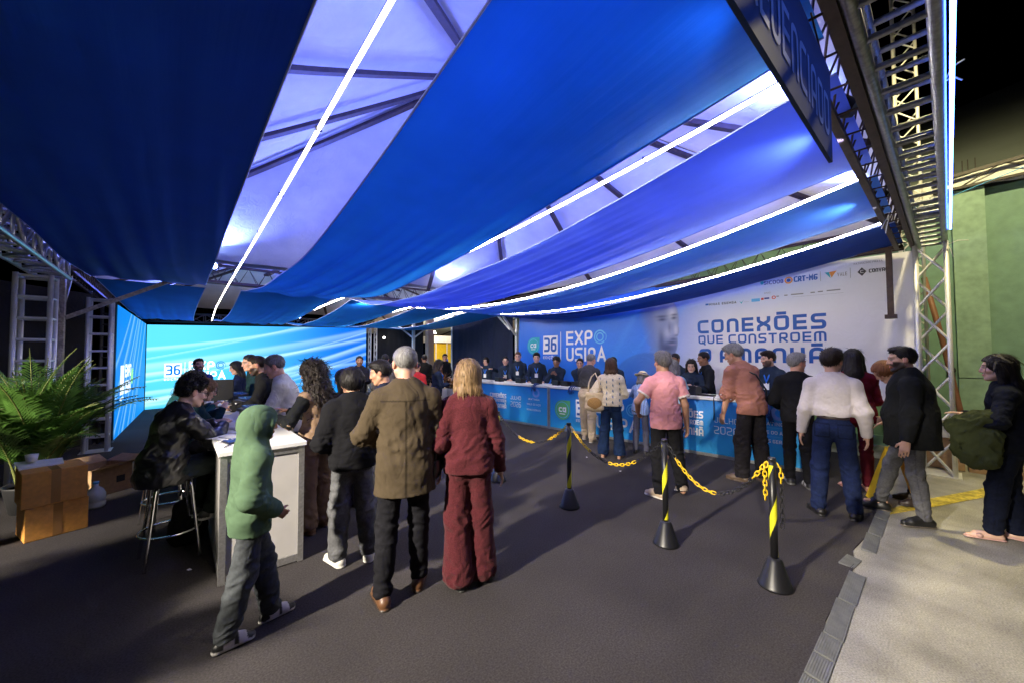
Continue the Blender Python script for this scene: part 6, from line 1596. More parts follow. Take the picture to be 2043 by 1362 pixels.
    if hat:
        Hh = Field(c-.25, c+.25, min(h, .009)); Hh.put(ell(P(0,-.01,.062), np.array([.098,.115,.085])*q, B)); Hh.cut(P(0,0,.045), -B[2]); Hh.put(ell(P(0,-.01,.048), np.array([.175,.19,.012])*q, B), .01)
        ho = P(0,-.01,.072)
        part('hat', Hh, M_knit, lambda V: np.where((np.abs((V-ho)@B[2]) < .014)[:, None] & (np.linalg.norm((V-ho)-((V-ho)@B[2])[:, None]*B[2], axis=1) < .135*q)[:, None], np.array([[.02,.03,.08]]), np.array([hat])).astype(np.float32))
    # ---------------------------------------------------------------- shoes
    for i in (0, 1):
        a = AN[i]; fd = FD[i]; zz = FZ[i]; sdv = np.array([fd[1], -fd[0], 0])
        S = Field(a-.27, a+.27, min(h, .009)); pitch_ = feet[i][4] if len(feet[i]) > 4 else 0
        hl = a-fd*.05*s; hl[2] = .040*s+zz+pitch_; ba = a+fd*.105*s; ba[2] = .036*s+zz*1.0; te = a+fd*.165*s; te[2] = .030*s+zz
        big = 1.12 if shoes['kind'] == 'sneaker' else 1.0
        if shoes['kind'] == 'sandal':
            S.put(cap(hl*[1,1,0]+[0,0,.008+zz+pitch_], te*[1,1,0]+[0,0,.008+zz], .036*s, .040*s, (up, .25))); S.put(cap(ba+sdv*.035*s, ba-sdv*.035*s, .020*s, .020*s, (fd, 1.2)), .004)
        else:
            S.put(cap(hl, ba, .036*s*big, .040*s*big, (sdv, 1.05))); S.put(cap(ba, te, .040*s*big, .030*s*big, (up, .85)), .02); S.put(cap(hl+fd*.02, a+up*.005*s, .037*s*big, .036*s*big), .03)
            S.put(cap(a+fd*.02*s-up*.01, ba+up*.012*s, .034*s*big, .030*s*big), .02)
            if shoes['kind'] in ('high', 'sneaker'): S.put(cap(a, a+up*(.05 if shoes['kind'] == 'high' else .02)*s, .041*s, .044*s), .02)
            st = .022 if shoes['kind'] in ('high', 'sneaker') else .012
            S.put(cap(hl*[1,1,0]+[0,0,st*.5+zz+pitch_], te*[1,1,0]+[0,0,st*.5+zz]-fd*.01, .043*s*big, .043*s*big, (up, .30)), .003)
        if pitch_: nrm_ = unit(np.cross(te-hl, sdv)); nrm_ = nrm_ if nrm_[2] < 0 else -nrm_; S.cut((te*[1,1,0]+[0,0,zz]), nrm_)
        else: S.cut((0,0,max(zz, 0)), (0,0,-1))
        stz = (.026 if shoes['kind'] in ('high', 'sneaker') else .013)*s+zz
        def scol(V, a=a, fd=fd, stz=stz, hl=hl, te=te, pitch_=pitch_):
            cc = np.repeat(np.array(shoes['col'], np.float32)[None], len(V), 0); f_ = (V-a)@fd
            if shoes['toe'] is not None:
                cc[(f_ > .075*s) & (f_ < .13*s) | ((f_ > -.02*s) & (f_ < .05*s) & (V[:, 2]-stz < .05*s))] = shoes['toe']
            if shoes['kind'] == 'sandal': return cc
            zl = V[:, 2]-pitch_*np.clip(1-(f_+.05*s)/(.2*s), 0, 1); cc[zl < stz] = shoes['sole']; return cc
        part('shoe', S, M_shoe, scol)
    # ---------------------------------------------------------------- small wear
    if glasses:
        b = MB(); ring = [P(sx*.032+.021*math.cos(a), .105, .004+.017*math.sin(a)) for sx in (1,) for a in np.linspace(0, 6.283, 17)]
        for sx in (-1, 1):
            b.tube([P(sx*.033+.022*math.cos(a), .103, .004+.018*math.sin(a)) for a in np.linspace(0, 6.283, 17)], .0022, 5, False); b.tube([P(sx*.054,.102,.008), P(sx*.080,.05,.010), P(sx*.083,-.02,.006)], .0022, 5, False)
        b.tube([P(-.012,.105,.008), P(.012,.105,.008)], .0022, 5, False); b.build('glasses', M_black_pl, body)
    if watch:
        e, q_ = EL[0], WR[0]; d = unit(q_-e); MB().tube([q_-d*.035, q_-d*.018], [.034*s, .032*s], 14).build('watch', M_chrome, body)
    if lanyard:
        b = MB(); dep = (cr+t)*.64+.012+(.05 if woman else 0)
        pts = lambda sg: [NB+rt*sg*nr*.95-FR*.01+up*.012, NB+rt*sg*nr*1.0+FR*.05*s-up*.01, CH+rt*sg*.035*s+FR*(dep+.004)+UT(lean)*.05, CH+FR*(dep+.010)-UT(lean)*.06]
        for sg in (-1, 1):
            pp = pts(sg); b.tube(pp, .012, 6)
        lo_ = b.build('lanyard', M_lanyard, body); cb = CH+FR*(dep+.014)-UT(lean)*.115; b = MB(); u_ = UT(lean)
        vs = [cb+rt*ax*.042+u_*az*.060+FR*ay*.004 for ay in (-1, 1) for ax, az in ((-1,-1),(1,-1),(1,1),(-1,1))]; b.add(vs, [(0,1,2,3),(7,6,5,4),(0,4,5,1),(1,5,6,2),(2,6,7,3),(3,7,4,0)]); b.build('badge', M_paper, lo_)
    body['_'] = 0; del body['_']
    J = dict(body=body, base=base, PEL=PEL, WST=WST, CH=CH, SHC=SHC, NB=NB, HC=HC, SH=SH, EL=EL, WR=WR, FR=FR, rt=rt, B=B, s=s, c=c, q=q)
    J['world'] = lambda p: np.array(base @ Vector(p))
    return J
M_lanyard = mat('bright blue lanyard', (.02,.20,.80), .5, var=.1)
# ================================================================== THE PEOPLE IN THE PHOTO
def cast(label, x, y, th, H, feet_w=None, hands_w=(None, None), **k):
    """feet_w: [(X, Y, compass heading of the toes, lift, heel rise)], hands_w: world points of the wrists (right, left)"""
    f = np.array([math.sin(R(th)), math.cos(R(th))]); r = np.array([f[1], -f[0]])
    def loc(X, Y): d = np.array([X-x, Y-y]); return float(d@r), float(d@f)
    if feet_w: k['feet'] = [(*loc(p[0], p[1]), p[2]-th, *p[3:]) for p in feet_w]
    if hands_w[0] is not None or hands_w[1] is not None:
        hh = list(k.get('hands', (None, None)))
        for i in (0, 1):
            if hands_w[i] is not None: hh[i] = (*loc(hands_w[i][0], hands_w[i][1]), hands_w[i][2]-.01)
        k['hands'] = tuple(hh)
    return person(label, x, y, th, H, **k)
N_ = .0075; M_ = .009; FAR = .012
NAVY = (.020,.031,.054)
# ---- foreground queue
boy = cast('child in a green hooded sweatshirt walking past the end of the white counter', .37, 2.88, 86, 1.38, feet_w=[(.25,2.80,84,0,.0),(.50,2.93,80,0,0)], hands=((.13,.11,.74),(-.20,.06,.62)), curl=(1.2,.7), hood=True, lean=1, head=(4,6,0), h=N_, skin='brown',
     hair=('short','black'), top=dict(col=(.070,.118,.070), t=.028, hem=-.17, baggy=.010, mat=M_cotton, rib=1, amp=.006, freq=26, name='hooded_sweatshirt', k=1), legs=dict(col=(.045,.050,.056), fit=1.35, mat=M_denim, fade=.5, amp=.010), shoes=dict(col=(.012,.012,.014), sole=(.60,.58,.56), kind='high', toe=(.55,.52,.54)), w=1.02)
brown = cast('grey haired man seen from behind in a long brown suede jacket', 1.25, 2.58, 24, 1.78, feet_w=[(1.38,2.62,40),(1.09,2.58,6)], hands=((.25,.10,.86),(-.10,.20,1.03)), poles=(None, (-1.0,-.35,-.2)), head=(-14,6,0), h=N_, skin='ruddy', hair=('crop','grey'), beard=.6, glasses=True, w=1.06,
     top=dict(seams=1, col=(.064,.048,.030), t=.026, hem=-.23, flare=.035, collar=1, mat=M_cotton, amp=.010, freq=26, name='jacket'), legs=dict(col=(.010,.010,.013), mat=M_denim, fit=1.12, fade=.2, amp=.009), shoes=dict(col=(.11,.05,.022), sole=(.03,.02,.015)))
maroon = cast('blonde woman seen from behind in a maroon knit sweater and wide maroon trousers', 1.67, 2.40, 33, 1.68, feet_w=[(1.78,2.38,36),(1.59,2.41,2)], hands=((.25,.06,.80),(-.17,.14,.92)), head=(-10,4,0), h=N_, skin='pale', hair=('bob','blonde'), woman=True, w=1.02,
     top=dict(col=(.078,.016,.021), t=.030, hem=-.08, mat=M_knit, baggy=.006, amp=.009, freq=28, name='sweater'), legs=dict(col=(.072,.0145,.019), mat=M_knit, fit=1.25, wide=.85, len=.02, amp=.010, waist=.12), shoes=dict(col=(.01,.01,.012)))
black = cast('young man seen from behind in a black sweatshirt, grey washed jeans and white sneakers', 1.12, 3.27, 12, 1.61, feet_w=[(1.25,3.24,25),(1.02,3.31,-12)], hands=((.13,.24,.96),(-.16,.20,.93)), head=(-22,12,0), h=N_, skin='tan', hair=('bowl','black'),
     top=dict(col=(.008,.008,.010), t=.034, hem=-.10, baggy=.012, mat=M_cotton, rib=1, amp=.009, freq=30, name='sweatshirt'), legs=dict(col=(.095,.097,.105), mat=M_denim, fit=1.35, fade=1.0, amp=.011), shoes=dict(col=(.62,.60,.55), sole=(.66,.64,.60), kind='sneaker'), w=1.0)
cast('tousled young man in a navy tee, half hidden by the brown suede jacket', 1.62, 3.78, -45, 1.66, head=(-14,14,0), h=M_, skin='tan', hair=('thick','black'), top=dict(col=(.014,.017,.034), sleeve='short', t=.02, name='tee'), legs=dict(col=(.02,.02,.025), mat=M_denim), shoes=dict(col=(.03,.03,.03), sole=(.5,.5,.5), kind='sneaker'), hands=((.10,.25,.98),(-.1,.26,.98)))
cast('woman with long dark hair glimpsed beside the young man in black sweatshirt', 1.45, 4.45, -20, 1.56, head=(-10,12,0), h=M_, skin='tan', hair=('long','black'), woman=True, top=dict(col=(.02,.018,.02), sleeve='long'), legs=dict(col=(.02,.02,.03)))
curlyw = cast('woman with long curly hair in a beige vest over black sleeves, facing the white counter', 1.06, 4.12, -34, 1.66, hands=((-.02,.32,1.14),(-.20,.26,1.10)), poles=((.6,-.8,-.6),(-.7,-.6,-.6)), head=(-18,10,0), h=N_, skin='tan', hair=('curlylong','dark'), woman=True, w=1.06,
     top=dict(col=(.25,.165,.105), scol=(.010,.011,.012), t=.018, hem=-.16, name='vest'), legs=dict(col=(.175,.112,.074), fit=1.2, wide=.55, mat=M_cotton, amp=.008), shoes=dict(col=(.16,.08,.045), sole=(.05,.03,.02)))
cast('older man with receding grey hair in a white shirt leaning over the white counter', 1.00, 5.02, -72, 1.74, lean=9, hands=((.14,.40,1.04),(-.14,.40,1.04)), head=(-4,22,0), h=N_, skin='ruddy', hair=('short','salt'), belly=.5, w=1.05, top=dict(col=(.60,.59,.56), collar=1, t=.018, hem=-.10), legs=dict(col=(.03,.03,.04)))
cast('bearded man with short dark hair in a black shirt bending over the white counter', 1.00, 5.95, -80, 1.74, lean=15, hands=((.12,.44,1.04),(-.12,.44,1.04)), head=(0,14,0), h=N_, skin='tan', hair=('fade','dark'), beard=.95, belly=.4, w=1.14, top=dict(col=(.012,.012,.013), collar=1, t=.018, hem=-.10), legs=dict(col=(.02,.02,.03)))
cast('man in a dark teal suit with a wristwatch behind the bearded man', 1.02, 7.35, -95, 1.74, lean=8, hands=((.02,.30,1.10),(-.16,.36,1.04)), head=(-12,10,0), h=M_, skin='light', hair=('short','black'), watch=True, top=dict(col=(.012,.034,.040), lapel=1, collar=1, t=.022, hem=-.18, name='jacket', amp=.006), legs=dict(col=(.012,.02,.025)))
cast('woman with long black hair in dark blue, near the green badge of the led wall', .90, 8.55, -70, 1.62, head=(-20,16,0), h=M_, skin='light', hair=('long','black'), woman=True, top=dict(col=(.010,.016,.045), sleeve='long'), legs=dict(col=(.01,.012,.03)))
cast('bearded man in a bright blue tee standing in front of the led wall lettering', .33, 9.2, 178, 1.66, head=(-16,-6,0), h=M_, skin='tan', hair=('quiff','dark'), beard=.9, top=dict(col=(.008,.03,.20), sleeve='short', t=.016, name='tee'), legs=dict(col=(.01,.012,.02)), hands=((.05,-.20,.95),(-.05,-.22,.95)))
# ---- seated at the white counter
leather = cast('young man in a black leather jacket and glasses, seated and reading a paper', -.06, 4.36, 66, 1.74, seat=.66, feet=[(.13,.30,10,.27),(-.10,.34,-5,.25)], hands=((.02,.44,1.04),(-.16,.46,1.05)), poles=((.8,-.4,-.7),(-.8,-.4,-.7)), lean=12, stoop=8, head=(8,16,0), h=N_, skin='pale', hair=('curly','black'), glasses=True, w=1.06,
     top=dict(col=(.012,.012,.013), t=.024, hem=-.12, baggy=.004, collar=1, mat=M_leather, amp=.011, freq=24, name='leather_jacket'), legs=dict(col=(.026,.034,.032), mat=M_cotton, fit=1.1), shoes=dict(col=(.05,.05,.05), sole=(.62,.62,.60), kind='sneaker', toe=(.5,.5,.48)), curl=(.8,.8))
cast('seated woman with long brown hair and glasses looking down at her phone', .0, 5.32, 76, 1.62, seat=.70, feet=[(.10,.28,5,.27),(-.08,.30,-5,.27)], hands=((.02,.42,1.10),(-.14,.44,1.06)), lean=22, stoop=8, head=(10,22,0), h=N_, skin='pale', hair=('long','lightbrown'), woman=True, glasses=True, top=dict(col=(.010,.030,.040), sleeve='long', t=.018), legs=dict(col=(.015,.015,.02)), curl=(.9,.9))
cast('seated woman with a mass of curly black hair in a dark teal top', -.04, 6.2, 78, 1.68, seat=.70, feet=[(.10,.28,5,.27),(-.08,.30,-5,.27)], hands=((.05,.42,1.05),(-.12,.44,1.05)), lean=18, stoop=6, head=(10,20,0), h=M_, skin='tan', hair=('curlylong','black'), woman=True, top=dict(col=(.010,.060,.070), sleeve='long', t=.020), legs=dict(col=(.015,.015,.02)))
# ---- visitors at the printed counter
cast('older man in a dark grey shirt and beige trousers bending over the printed counter', 6.10, 4.72, 78, 1.76, feet_w=[(6.12,4.62,80),(6.26,4.90,70)], lean=13, hands=((.14,.46,1.04),(-.16,.44,1.04)), head=(14,22,0), h=M_, skin='ruddy', hair=('crop','grey'), top=dict(col=(.060,.058,.060), tuck=1, belt=(.10,.06,.03), t=.018, hem=0), legs=dict(col=(.46,.37,.27), fit=1.3, amp=.009, waist=.11), shoes=dict(col=(.30,.24,.18), sole=(.5,.48,.45)), w=1.04)
cream = cast('woman with a brown bob in a cream patterned sweater and flared navy trousers', 5.42, 3.70, 66, 1.65, feet_w=[(5.50,3.60,70),(5.38,3.84,62)], hands=((.10,.30,1.06),(-.24,.16,.98)), head=(-6,6,0), h=M_, skin='tan', hair=('bob','brown'), woman=True, w=1.03,
     top=dict(col=(.55,.47,.35), sleeve='long', t=.030, hem=-.04, mat=M_knit, baggy=.014, name='sweater', pattern=lambda v, c: np.where((((np.abs(np.abs(v[:, 0])-.05) < .008) | (np.abs(np.abs(v[:, 0])-.15) < .007)) & (np.sin(v[:, 2]*70+v[:, 0]*40) > .1) & (v[:, 2] < .12))[:, None], np.array([[.06,.10,.18]]), c)), legs=dict(col=(.010,.022,.060), fit=1.1, wide=.7, mat=M_denim, fade=.2), shoes=dict(col=(.45,.28,.22), kind='sandal'))
cast('small older woman in a straw hat and pale blue blouse at the printed counter', 6.02, 3.52, 84, 1.42, lean=8, hands=((.14,.36,1.02),(-.14,.36,1.02)), head=(0,16,0), h=M_, skin='tan', hair=('bob','salt'), woman=True, hat=(.78,.64,.42), top=dict(col=(.22,.30,.52), sleeve='long', pattern=lambda v, c: np.where((np.sin(v[:, 0]*180) > .3)[:, None], c*1.5, c)), legs=dict(col=(.10,.10,.14)))
pink = cast('grey haired man in a pink polo shirt and black trousers walking past the queue posts', 4.44, 2.27, 40, 1.74, feet_w=[(4.62,2.16,46,.0,.06),(4.33,2.30,4)], hands=((.27,.02,.84),(-.26,.20,.98)), poles=(None,(-.8,-.7,-.2)), head=(-14,2,0), h=N_, skin='tan', hair=('thick','salt'), w=1.04,
     top=dict(col=(.62,.27,.30), sleeve='short', trim=(.70,.62,.60), collar=1, t=.022, hem=-.13, baggy=.008, name='polo_shirt'), legs=dict(col=(.010,.010,.012), fit=1.25, amp=.009), shoes=dict(col=(.42,.32,.22), sole=(.66,.62,.56), kind='sneaker'), curl=(.5,.9))
cast('woman with a grey bob in a pale blue top, behind the man in pink polo', 6.08, 2.98, 74, 1.63, lean=5, hands=((.14,.36,1.02),(-.14,.36,1.02)), head=(0,12,0), h=M_, skin='tan', hair=('bob','salt'), woman=True, top=dict(col=(.26,.42,.56), sleeve='short', t=.022), legs=dict(col=(.03,.03,.05)), shoes=dict(col=(.30,.16,.10), kind='sandal'))
salmon = cast('tall grey haired man in a salmon shirt leaning toward the printed counter', 5.80, 1.76, 26, 1.90, feet_w=[(5.90,1.66,40),(5.70,1.86,4)], lean=19, hands=((.40,.60,1.06),(-.22,.26,.84)), head=(-26,20,0), h=N_, skin='tan', hair=('thick','grey'), top=dict(col=(.33,.145,.105), sleeve='half', t=.026, hem=-.12, baggy=.010, flare=.02, amp=.011, freq=26), legs=dict(col=(.018,.016,.018), fit=1.4, mat=M_denim, amp=.012, fade=.3), shoes=dict(col=(.10,.065,.04), sole=(.06,.04,.03)))
cast('grey haired man in black shirt and sneakers at the printed counter end', 6.06, 1.32, 78, 1.72, feet_w=[(6.03,1.20,60),(6.10,1.42,66)], hands=((.16,.24,1.0),(-.20,.22,.98)), head=(52,4,0), h=M_, skin='ruddy', hair=('thick','grey'), top=dict(col=(.011,.011,.013), collar=1, t=.022, hem=-.12, baggy=.008), legs=dict(col=(.010,.010,.012), fit=1.1), shoes=dict(col=(.012,.012,.014), sole=(.10,.10,.10), kind='sneaker', toe=(.45,.45,.45)))
white = cast('dark haired man seen from behind in a pale lilac shirt tucked into navy jeans', 5.20, .82, 80, 1.76, feet_w=[(5.27,.68,92),(5.17,.96,52)], hands=((.26,.05,.86),(-.27,.04,.85)), head=(24,3,0), h=N_, skin='light', hair=('thick','dark'), beard=.4, w=1.04,
     top=dict(col=(.50,.46,.47), tuck=1, belt=(.03,.018,.02), t=.022, hem=0, baggy=.002, collar=1, amp=.005, freq=24), legs=dict(col=(.012,.020,.062), fit=1.2, mat=M_denim, fade=.25, waist=.10), shoes=dict(col=(.010,.009,.009)))
cast('woman with long dark hair in a maroon blouse, behind the man in pale lilac shirt', 6.42, .79, 66, 1.77, head=(14,6,0), h=M_, skin='tan', hair=('long','black'), woman=True, w=1.1, hands=((.15,.3,1.05),(-.2,.2,1.0)), top=dict(col=(.15,.010,.020), sleeve='long', t=.026), legs=dict(col=(.10,.010,.016)), shoes=dict(col=(.50,.24,.20), kind='sandal'))
cast('woman with short auburn hair and a dark top bowing her head beside the bearded man', 6.30, .28, -16, 1.68, lean=16, hands=((.20,.22,.92),(-.14,.26,.92)), head=(-6,40,0), h=M_, skin='light', hair=('bowl','auburn'), woman=True, top=dict(col=(.020,.018,.022), sleeve='half', t=.022, scol=None), legs=dict(col=(.03,.03,.035)), shoes=dict(col=(.03,.02,.02)))
blazer = cast('stout bearded man in a black blazer and grey trousers, smiling, striding off the carpet', 5.60, .27, -8, 1.78, feet_w=[(5.80,.55,-16),(5.54,.20,-34)], hands=((.30,.06,.86),(-.33,.07,.84)), head=(-10,5,0), h=N_, skin='light', hair=('quiff','black'), beard=.95, w=1.30, belly=.55, lanyard=True,
     top=dict(col=(.012,.013,.014), t=.026, hem=-.20, flare=.02, lapel=1, collar=1, shirt=(.03,.03,.035), name='blazer', amp=.007, freq=26), legs=dict(col=(.105,.105,.112), mat=M_denim, fit=1.0, fade=.5), shoes=dict(col=(.010,.010,.010), sole=(.12,.10,.08)))
olive = cast('woman with long black hair in black at the photo border, a jacket over her arm', 5.68, -.34, 2, 1.70, feet_w=[(5.78,-.36,4),(5.62,-.22,-20)], hands=((.10,.26,1.10),(-.20,.26,1.02)), poles=(None,(-.9,-.5,-.5)), head=(-4,3,0), h=N_, skin='pale', hair=('long','black'), woman=True, w=1.18, belly=.3,
     top=dict(col=(.008,.010,.018), sleeve='long', t=.024, hem=-.10), legs=dict(col=(.008,.011,.026), mat=M_denim, fit=1.2, fade=.15), shoes=dict(col=(.55,.34,.30), kind='sandal'))
def back_strap(J, label=None):
    rt, FR, CH, SH = J['rt'], J['FR'], J['CH'], J['SH']; pts = [SH[1]+rt*.07+np.array([0,0,.055])+FR*.02, SH[1]+rt*.09-FR*.09+np.array([0,0,.01]), CH-FR*.165+rt*.02, J['WST']-FR*.14+rt*.14, J['PEL']+rt*.20-FR*.03]
    MB().tube(pts, .011, 8).build('shoulder_strap', M_black_pl, J['body'])
back_strap(salmon)
# ---- attendants behind the printed counter
STAFF = 'attendants in navy behind the printed counter'
def att(label, x, y, th, H, **k):
    t = dict(col=NAVY, lapel=1, collar=1, t=.022, hem=-.16, name='shirt'); t.update(k.pop('top', {}))
    k.setdefault('lanyard', True); k.setdefault('h', M_)
    return cast(label, x, y, th, H, top=t, legs=dict(col=(.012,.013,.018)), group=STAFF, **k)
att('attendant in navy at the far end of the counter, one hand raised to his chin', 7.18, 9.35, 245, 1.64, hands=((.12,.24,1.36),(-.34,.30,1.28)), head=(0,8,0), hair=('bowl','black'), skin='light')
att('attendant in navy leaning on the counter with dark short hair, between two colleagues', 7.20, 8.45, 232, 1.68, lean=10, hands=((.02,.28,1.06),(-.15,.30,1.0)), head=(-8,8,0), hair=('short','black'), skin='light')
att('tall fair brown haired attendant in navy jacket with a large white badge', 7.28, 8.02, 235, 1.80, hands=((.16,.30,1.02),(-.2,.25,.98)), head=(-6,8,0), hair=('quiff','lightbrown'), skin='pale')
att('slim dark fringed attendant in navy jacket, standing left of the number plate print', 7.25, 7.25, 232, 1.77, hands=((.18,.26,1.0),(-.2,.26,1.0)), head=(-4,6,0), hair=('thick','black'), skin='light', lean=4)
att('attendant with curly dark hair, hands raised together in front of his chest', 7.25, 6.52, 238, 1.66, lean=10, hands=((.10,.30,1.22),(-.02,.30,1.20)), head=(8,6,0), hair=('curly','black'), skin='brown', lanyard=False)
att('attendant with crossed arms on the counter, next to the man in dark grey shirt', 7.28, 5.80, 240, 1.64, lean=12, hands=((-.05,.30,1.06),(.06,.30,1.04)), head=(0,4,0), hair=('short','black'), skin='tan')
att('attendant mostly hidden behind the woman in cream sweater', 7.38, 4.95, 250, 1.66, lean=4, head=(0,4,0), hair=('short','black'), skin='light')
att('attendant in navy looking down beside the woman attendant with long hair', 7.45, 3.55, 262, 1.74, hands=((.05,.3,1.1),(-.12,.3,1.05)), head=(14,18,0), hair=('fade','black'), skin='brown')
att('woman attendant with long straight dark hair using a phone', 7.36, 3.22, 250, 1.62, woman=True, hands=((.06,.30,1.12),(-.10,.30,1.10)), head=(4,16,0), hair=('long','black'), skin='pale', lanyard=False, curl=(.9,.9))
att('attendant in black shirt turned toward the woman attendant, smiling', 7.55, 3.02, 318, 1.76, hands=((.1,.28,1.05),(-.1,.28,1.05)), head=(-6,12,0), hair=('short','black'), skin='brown', lanyard=True, top=dict(col=(.012,.014,.02)))
att('bearded attendant in navy shirt with blue lanyard, looking along the counter', 7.52, 1.98, 285, 1.76, hands=((.1,.28,1.02),(-.15,.26,1.0)), head=(28,8,0), hair=('thick','dark'), skin='light', beard=.85)
# ---- people farther in
cast('man in a dark jacket standing by the tower ending the led wall', 3.42, 9.6, 196, 1.70, h=FAR, skin='tan', hair=('short','dark'), beard=.6, top=dict(col=(.02,.02,.028), t=.026, hem=-.14), legs=dict(col=(.02,.02,.03)), hands=((.1,.25,1.1),(-.1,.25,1.08)))
cast('man with short black hair seen from behind, in the far part of the queue', 3.95, 9.3, 22, 1.74, h=FAR, skin='light', hair=('short','black'), top=dict(col=(.03,.03,.04)), legs=dict(col=(.02,.02,.03)))
cast('bald man glimpsed behind the tousled young man in navy tee', 3.45, 8.15, 30, 1.62, h=FAR, skin='ruddy', hair=('balding','grey'), top=dict(col=(.10,.09,.09)), legs=dict(col=(.03,.03,.03)))
cast('man in a mottled grey jacket beside the brown suede jacket', 4.15, 8.85, 15, 1.70, h=FAR, skin='tan', hair=('short','black'), top=dict(col=(.07,.06,.065), mat=M_knit, t=.026), legs=dict(col=(.02,.02,.03)))
cast('woman attendant with dark tied hair in navy, standing in profile near the planters', 4.50, 7.75, 100, 1.62, h=M_, skin='tan', hair=('long','dark'), woman=True, hands=((.04,.28,1.02),(-.1,.3,1.02)), head=(0,14,0), top=dict(col=(.014,.022,.048), lapel=1, collar=1, t=.02), legs=dict(col=(.012,.012,.015)), lanyard=True)
cast('person in a red top glimpsed beside the ear of the man in brown jacket', 3.92, 7.6, 40, 1.58, h=FAR, skin='tan', hair=('short','black'), top=dict(col=(.40,.025,.03)), legs=dict(col=(.03,.03,.05)))
cast('man in black walking toward the lit doorway', 5.8, 10.7, 25, 1.74, h=FAR, skin='brown', hair=('fade','black'), top=dict(col=(.012,.012,.012)), legs=dict(col=(.012,.012,.014)))
cast('person in black with dark hair at the edge of the navy curtain', 7.55, 12.4, 200, 1.76, h=FAR, skin='tan', hair=('thick','black'), top=dict(col=(.010,.010,.012)), legs=dict(col=(.010,.010,.012)))
cast('distant person in a blue shirt inside the yellow stall', 15.05, 24.6, 250, 1.75, h=.02, skin='tan', hair=('short','black'), top=dict(col=(.01,.05,.35)), legs=dict(col=(.02,.02,.04)), z0=.006)

# ================================================================== CARRIED THINGS
def handbag():
    w_ = maroon['world']; rt, FR, s = maroon['rt'], maroon['FR'], maroon['s']
    c = maroon['PEL']+np.array([-.245,.02,-.03]); root = empty('handbag', w_(c), R(-33), 'black half moon shoulder bag hanging at the hip of the woman in maroon', 'handbag')
    F = Field((-.2,-.2,-.2),(.2,.2,.2), .007); F.put(ell((0,0,.0),(.052,.135,.105))); F.cut((0,0,.055),(0,.0,1)); F.folds(.003, 40, 5)
    V, Q = F.surface(); link('bag_body', mesh_np('bag_body', V, Q, True, np.repeat(np.array([[.012,.011,.012]]), len(V), 0)), M_leather, root)
    MB().tube([(0,-.115,.058),(0,.115,.058)], .008, 8).build('zip', M_chrome, root)
    sh = np.array(w_(maroon['SH'][1]+np.array([.045,-.01,.075]))); o = np.array(w_(c)); inv = Matrix.Rotation(R(33), 4, 'Z')
    tl = lambda p: np.array(inv @ Vector(np.array(p)-o)); top_ = tl(sh)
    MB().tube([(0,-.11,.05), (top_[0]*.5-.035,-.085,top_[2]*.5), (top_[0]-.05,-.085,top_[2]-.10), (top_[0]-.005,-.02,top_[2]+.005), (top_[0]-.04,.08,top_[2]-.10), (top_[0]*.5-.02,.12,top_[2]*.5), (0,.11,.05)], .011, 8).build('strap', M_leather_plain, root)
M_leather_plain = mat('black strap leather', (.012,.011,.012), .4)
handbag()
def tote():
    w_ = cream['world']; s = cream['s']; c = cream['PEL']+np.array([-.25,-.10,.03]); root = empty('tote_bag', w_(c), R(34), 'beige tote bag with a tan patterned pocket on the shoulder of the woman in cream', 'bag')
    F = Field((-.16,-.3,-.3),(.16,.3,.3), .008); F.put(cap((0,-.10,-.11),(0,.10,-.11), .085)); F.put(cap((0,-.12,.14),(0,.12,.14), .05), .06); F.put(ell((0,0,0),(.06,.18,.19)), .04); F.cut((0,0,.17),(0,0,1)); F.folds(.006, 30, 9)
    V, Q = F.surface(); V = V*[.8,.85,.85]; link('bag_body', mesh_np('bag_body', V, Q, True, np.repeat(np.array([[.50,.39,.25]]), len(V), 0)), M_cotton, root)
    F = Field((-.16,-.3,-.3),(.16,.3,.3), .008); F.put(ell((-.045,0,-.03),(.045,.12,.10))); V, Q = F.surface(); link('pocket', mesh_np('pocket', V, Q, True, np.repeat(np.array([[.30,.17,.06]]), len(V), 0)), M_knit, root)
    for sx in (-.045,.035): MB().tube([(sx,-.10,.16),(sx*.6+.04,-.07,.34),(.10,-.01,.46),(.09,.05,.40),(sx*.6+.04,.09,.30),(sx,.10,.16)], .012, 8).build('handle', M_totestrap, root)
M_totestrap = mat('beige strap', (.48,.37,.24), .8)
tote()
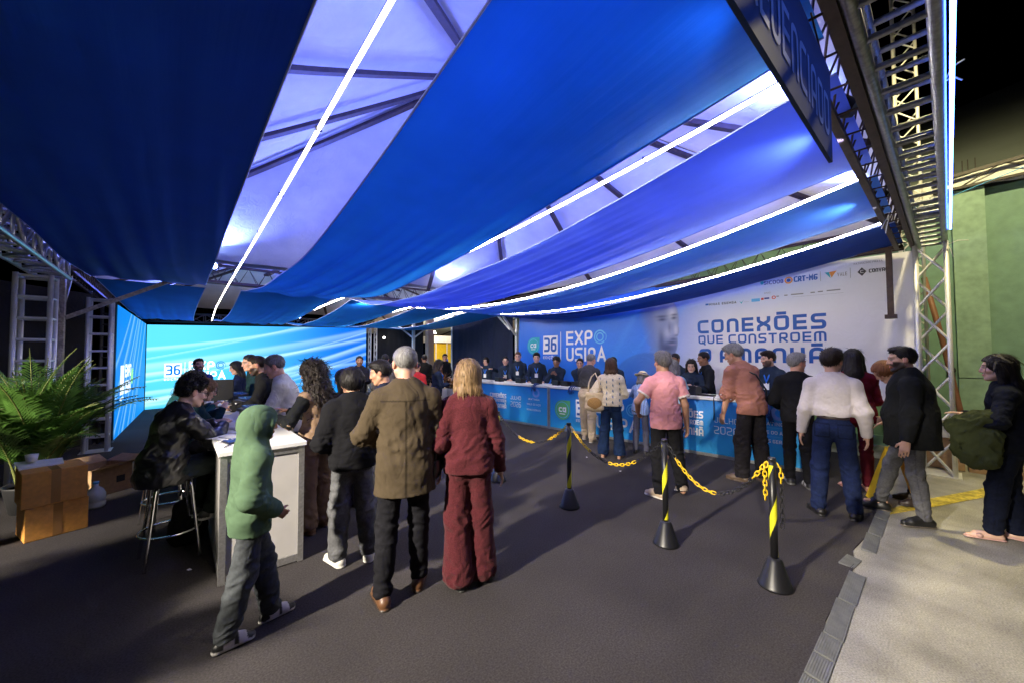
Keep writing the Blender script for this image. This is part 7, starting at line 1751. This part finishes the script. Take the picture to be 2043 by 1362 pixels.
def olive_jacket():
    w_ = olive['world']; e, q = olive['EL'][1], olive['WR'][1]; root = None
    F = Field(q+[-.35,-.45,-.6], q+[.35,.35,.25], .008); m = (e+q)/2; d = unit(q-e)
    F.put(cap(e+d*.06+[0,0,.03], q+d*.05+[0,0,.02], .070, .072)); F.put(cap(m+d*.02+[0,0,.0], m+d*.05+[0,0,-.24], .12, .14, ((-.86,.4,0), .32)), .03); F.put(cap(m+d*.12+[0,0,-.05], m+d*.15+[0,0,-.20], .07, .055), .03)
    F.put(cap(m-d*.05+[-.02,-.02,-.1], m-d*.03+[-.02,-.02,-.33], .055, .045), .02); F.folds(.018, 42, 12, 4.0); F.folds(.008, 75, 13, 4)
    V, Q = F.surface(); V2 = np.array([w_(p) for p in V]); o = link('jacket', mesh_np('jacket', V2, Q, True, np.repeat(np.array([[.045,.055,.022]]), len(V), 0)), M_cotton)
    tag(o, 'olive green jacket draped over the forearm of the woman in black', 'jacket')
olive_jacket()
def held_paper(J, off, label, size=(.21,.15), rot=(.9,0,.4), m=None, name='paper', th=.0015):
    p = J['world'](J['WR'][0]*.5+J['WR'][1]*.5+np.array(off)); b = MB(); n = 6; V = []
    for k in (0, 1):
        V += [(size[0]*(i/n-.5), size[1]*(j/n-.5), .012*math.sin(i*.8+j*.5)+k*th) for i in range(n+1) for j in range(n+1)]
    q = (n+1)**2; F_ = [tuple(k*q+v for v in (i*(n+1)+j, (i+1)*(n+1)+j, (i+1)*(n+1)+j+1, i*(n+1)+j+1)) for k in (0, 1) for i in range(n) for j in range(n)]
    b.add(V, F_); o = b.build(name, m or M_paper); o.location = p; o.rotation_euler = rot; tag(o, label, name.replace('_', ' '))
held_paper(leather, (0,.10,.02), 'white paper held up by the man in leather jacket', rot=(.5,-.3,.3))
def backpack():
    root = empty('backpack', (.12,4.62,.010), R(20), 'black backpack on the carpet between the stool legs and the white counter', 'backpack')
    F = Field((-.25,-.22,-.02),(.25,.22,.5), .010); F.put(cap((0,0,.12),(0,0,.30), .15, .12, ((0,1,0), .6))); F.put(ell((0,-.09,.14),(.10,.05,.11)), .03); F.cut((0,0,.005),(0,0,-1)); F.folds(.008, 25, 3)
    V, Q = F.surface(); link('bag_body', mesh_np('bag_body', V, Q, True, np.repeat(np.array([[.010,.010,.011]]), len(V), 0)), M_cotton, root)
    MB().tube([(-.05,.05,.42),(-.03,.06,.47),(.03,.06,.47),(.05,.05,.42)], .010, 8).build('grab_handle', M_leather_plain, root)
backpack()
def phone(J, i, label):
    p = J['world'](J['WR'][i]+unit(J['WR'][i]-J['EL'][i])*.09+np.array([0,0,.02])); o = bevel(MB().box((-.037,-.075,-.004),(.037,.075,.004)).build('phone', M_black_pl), .003); o.location = p; o.rotation_euler = (.5,0,1.0); tag(o, label, 'phone')
phone(pink, 1, 'dark phone in the hand of the man in pink polo')
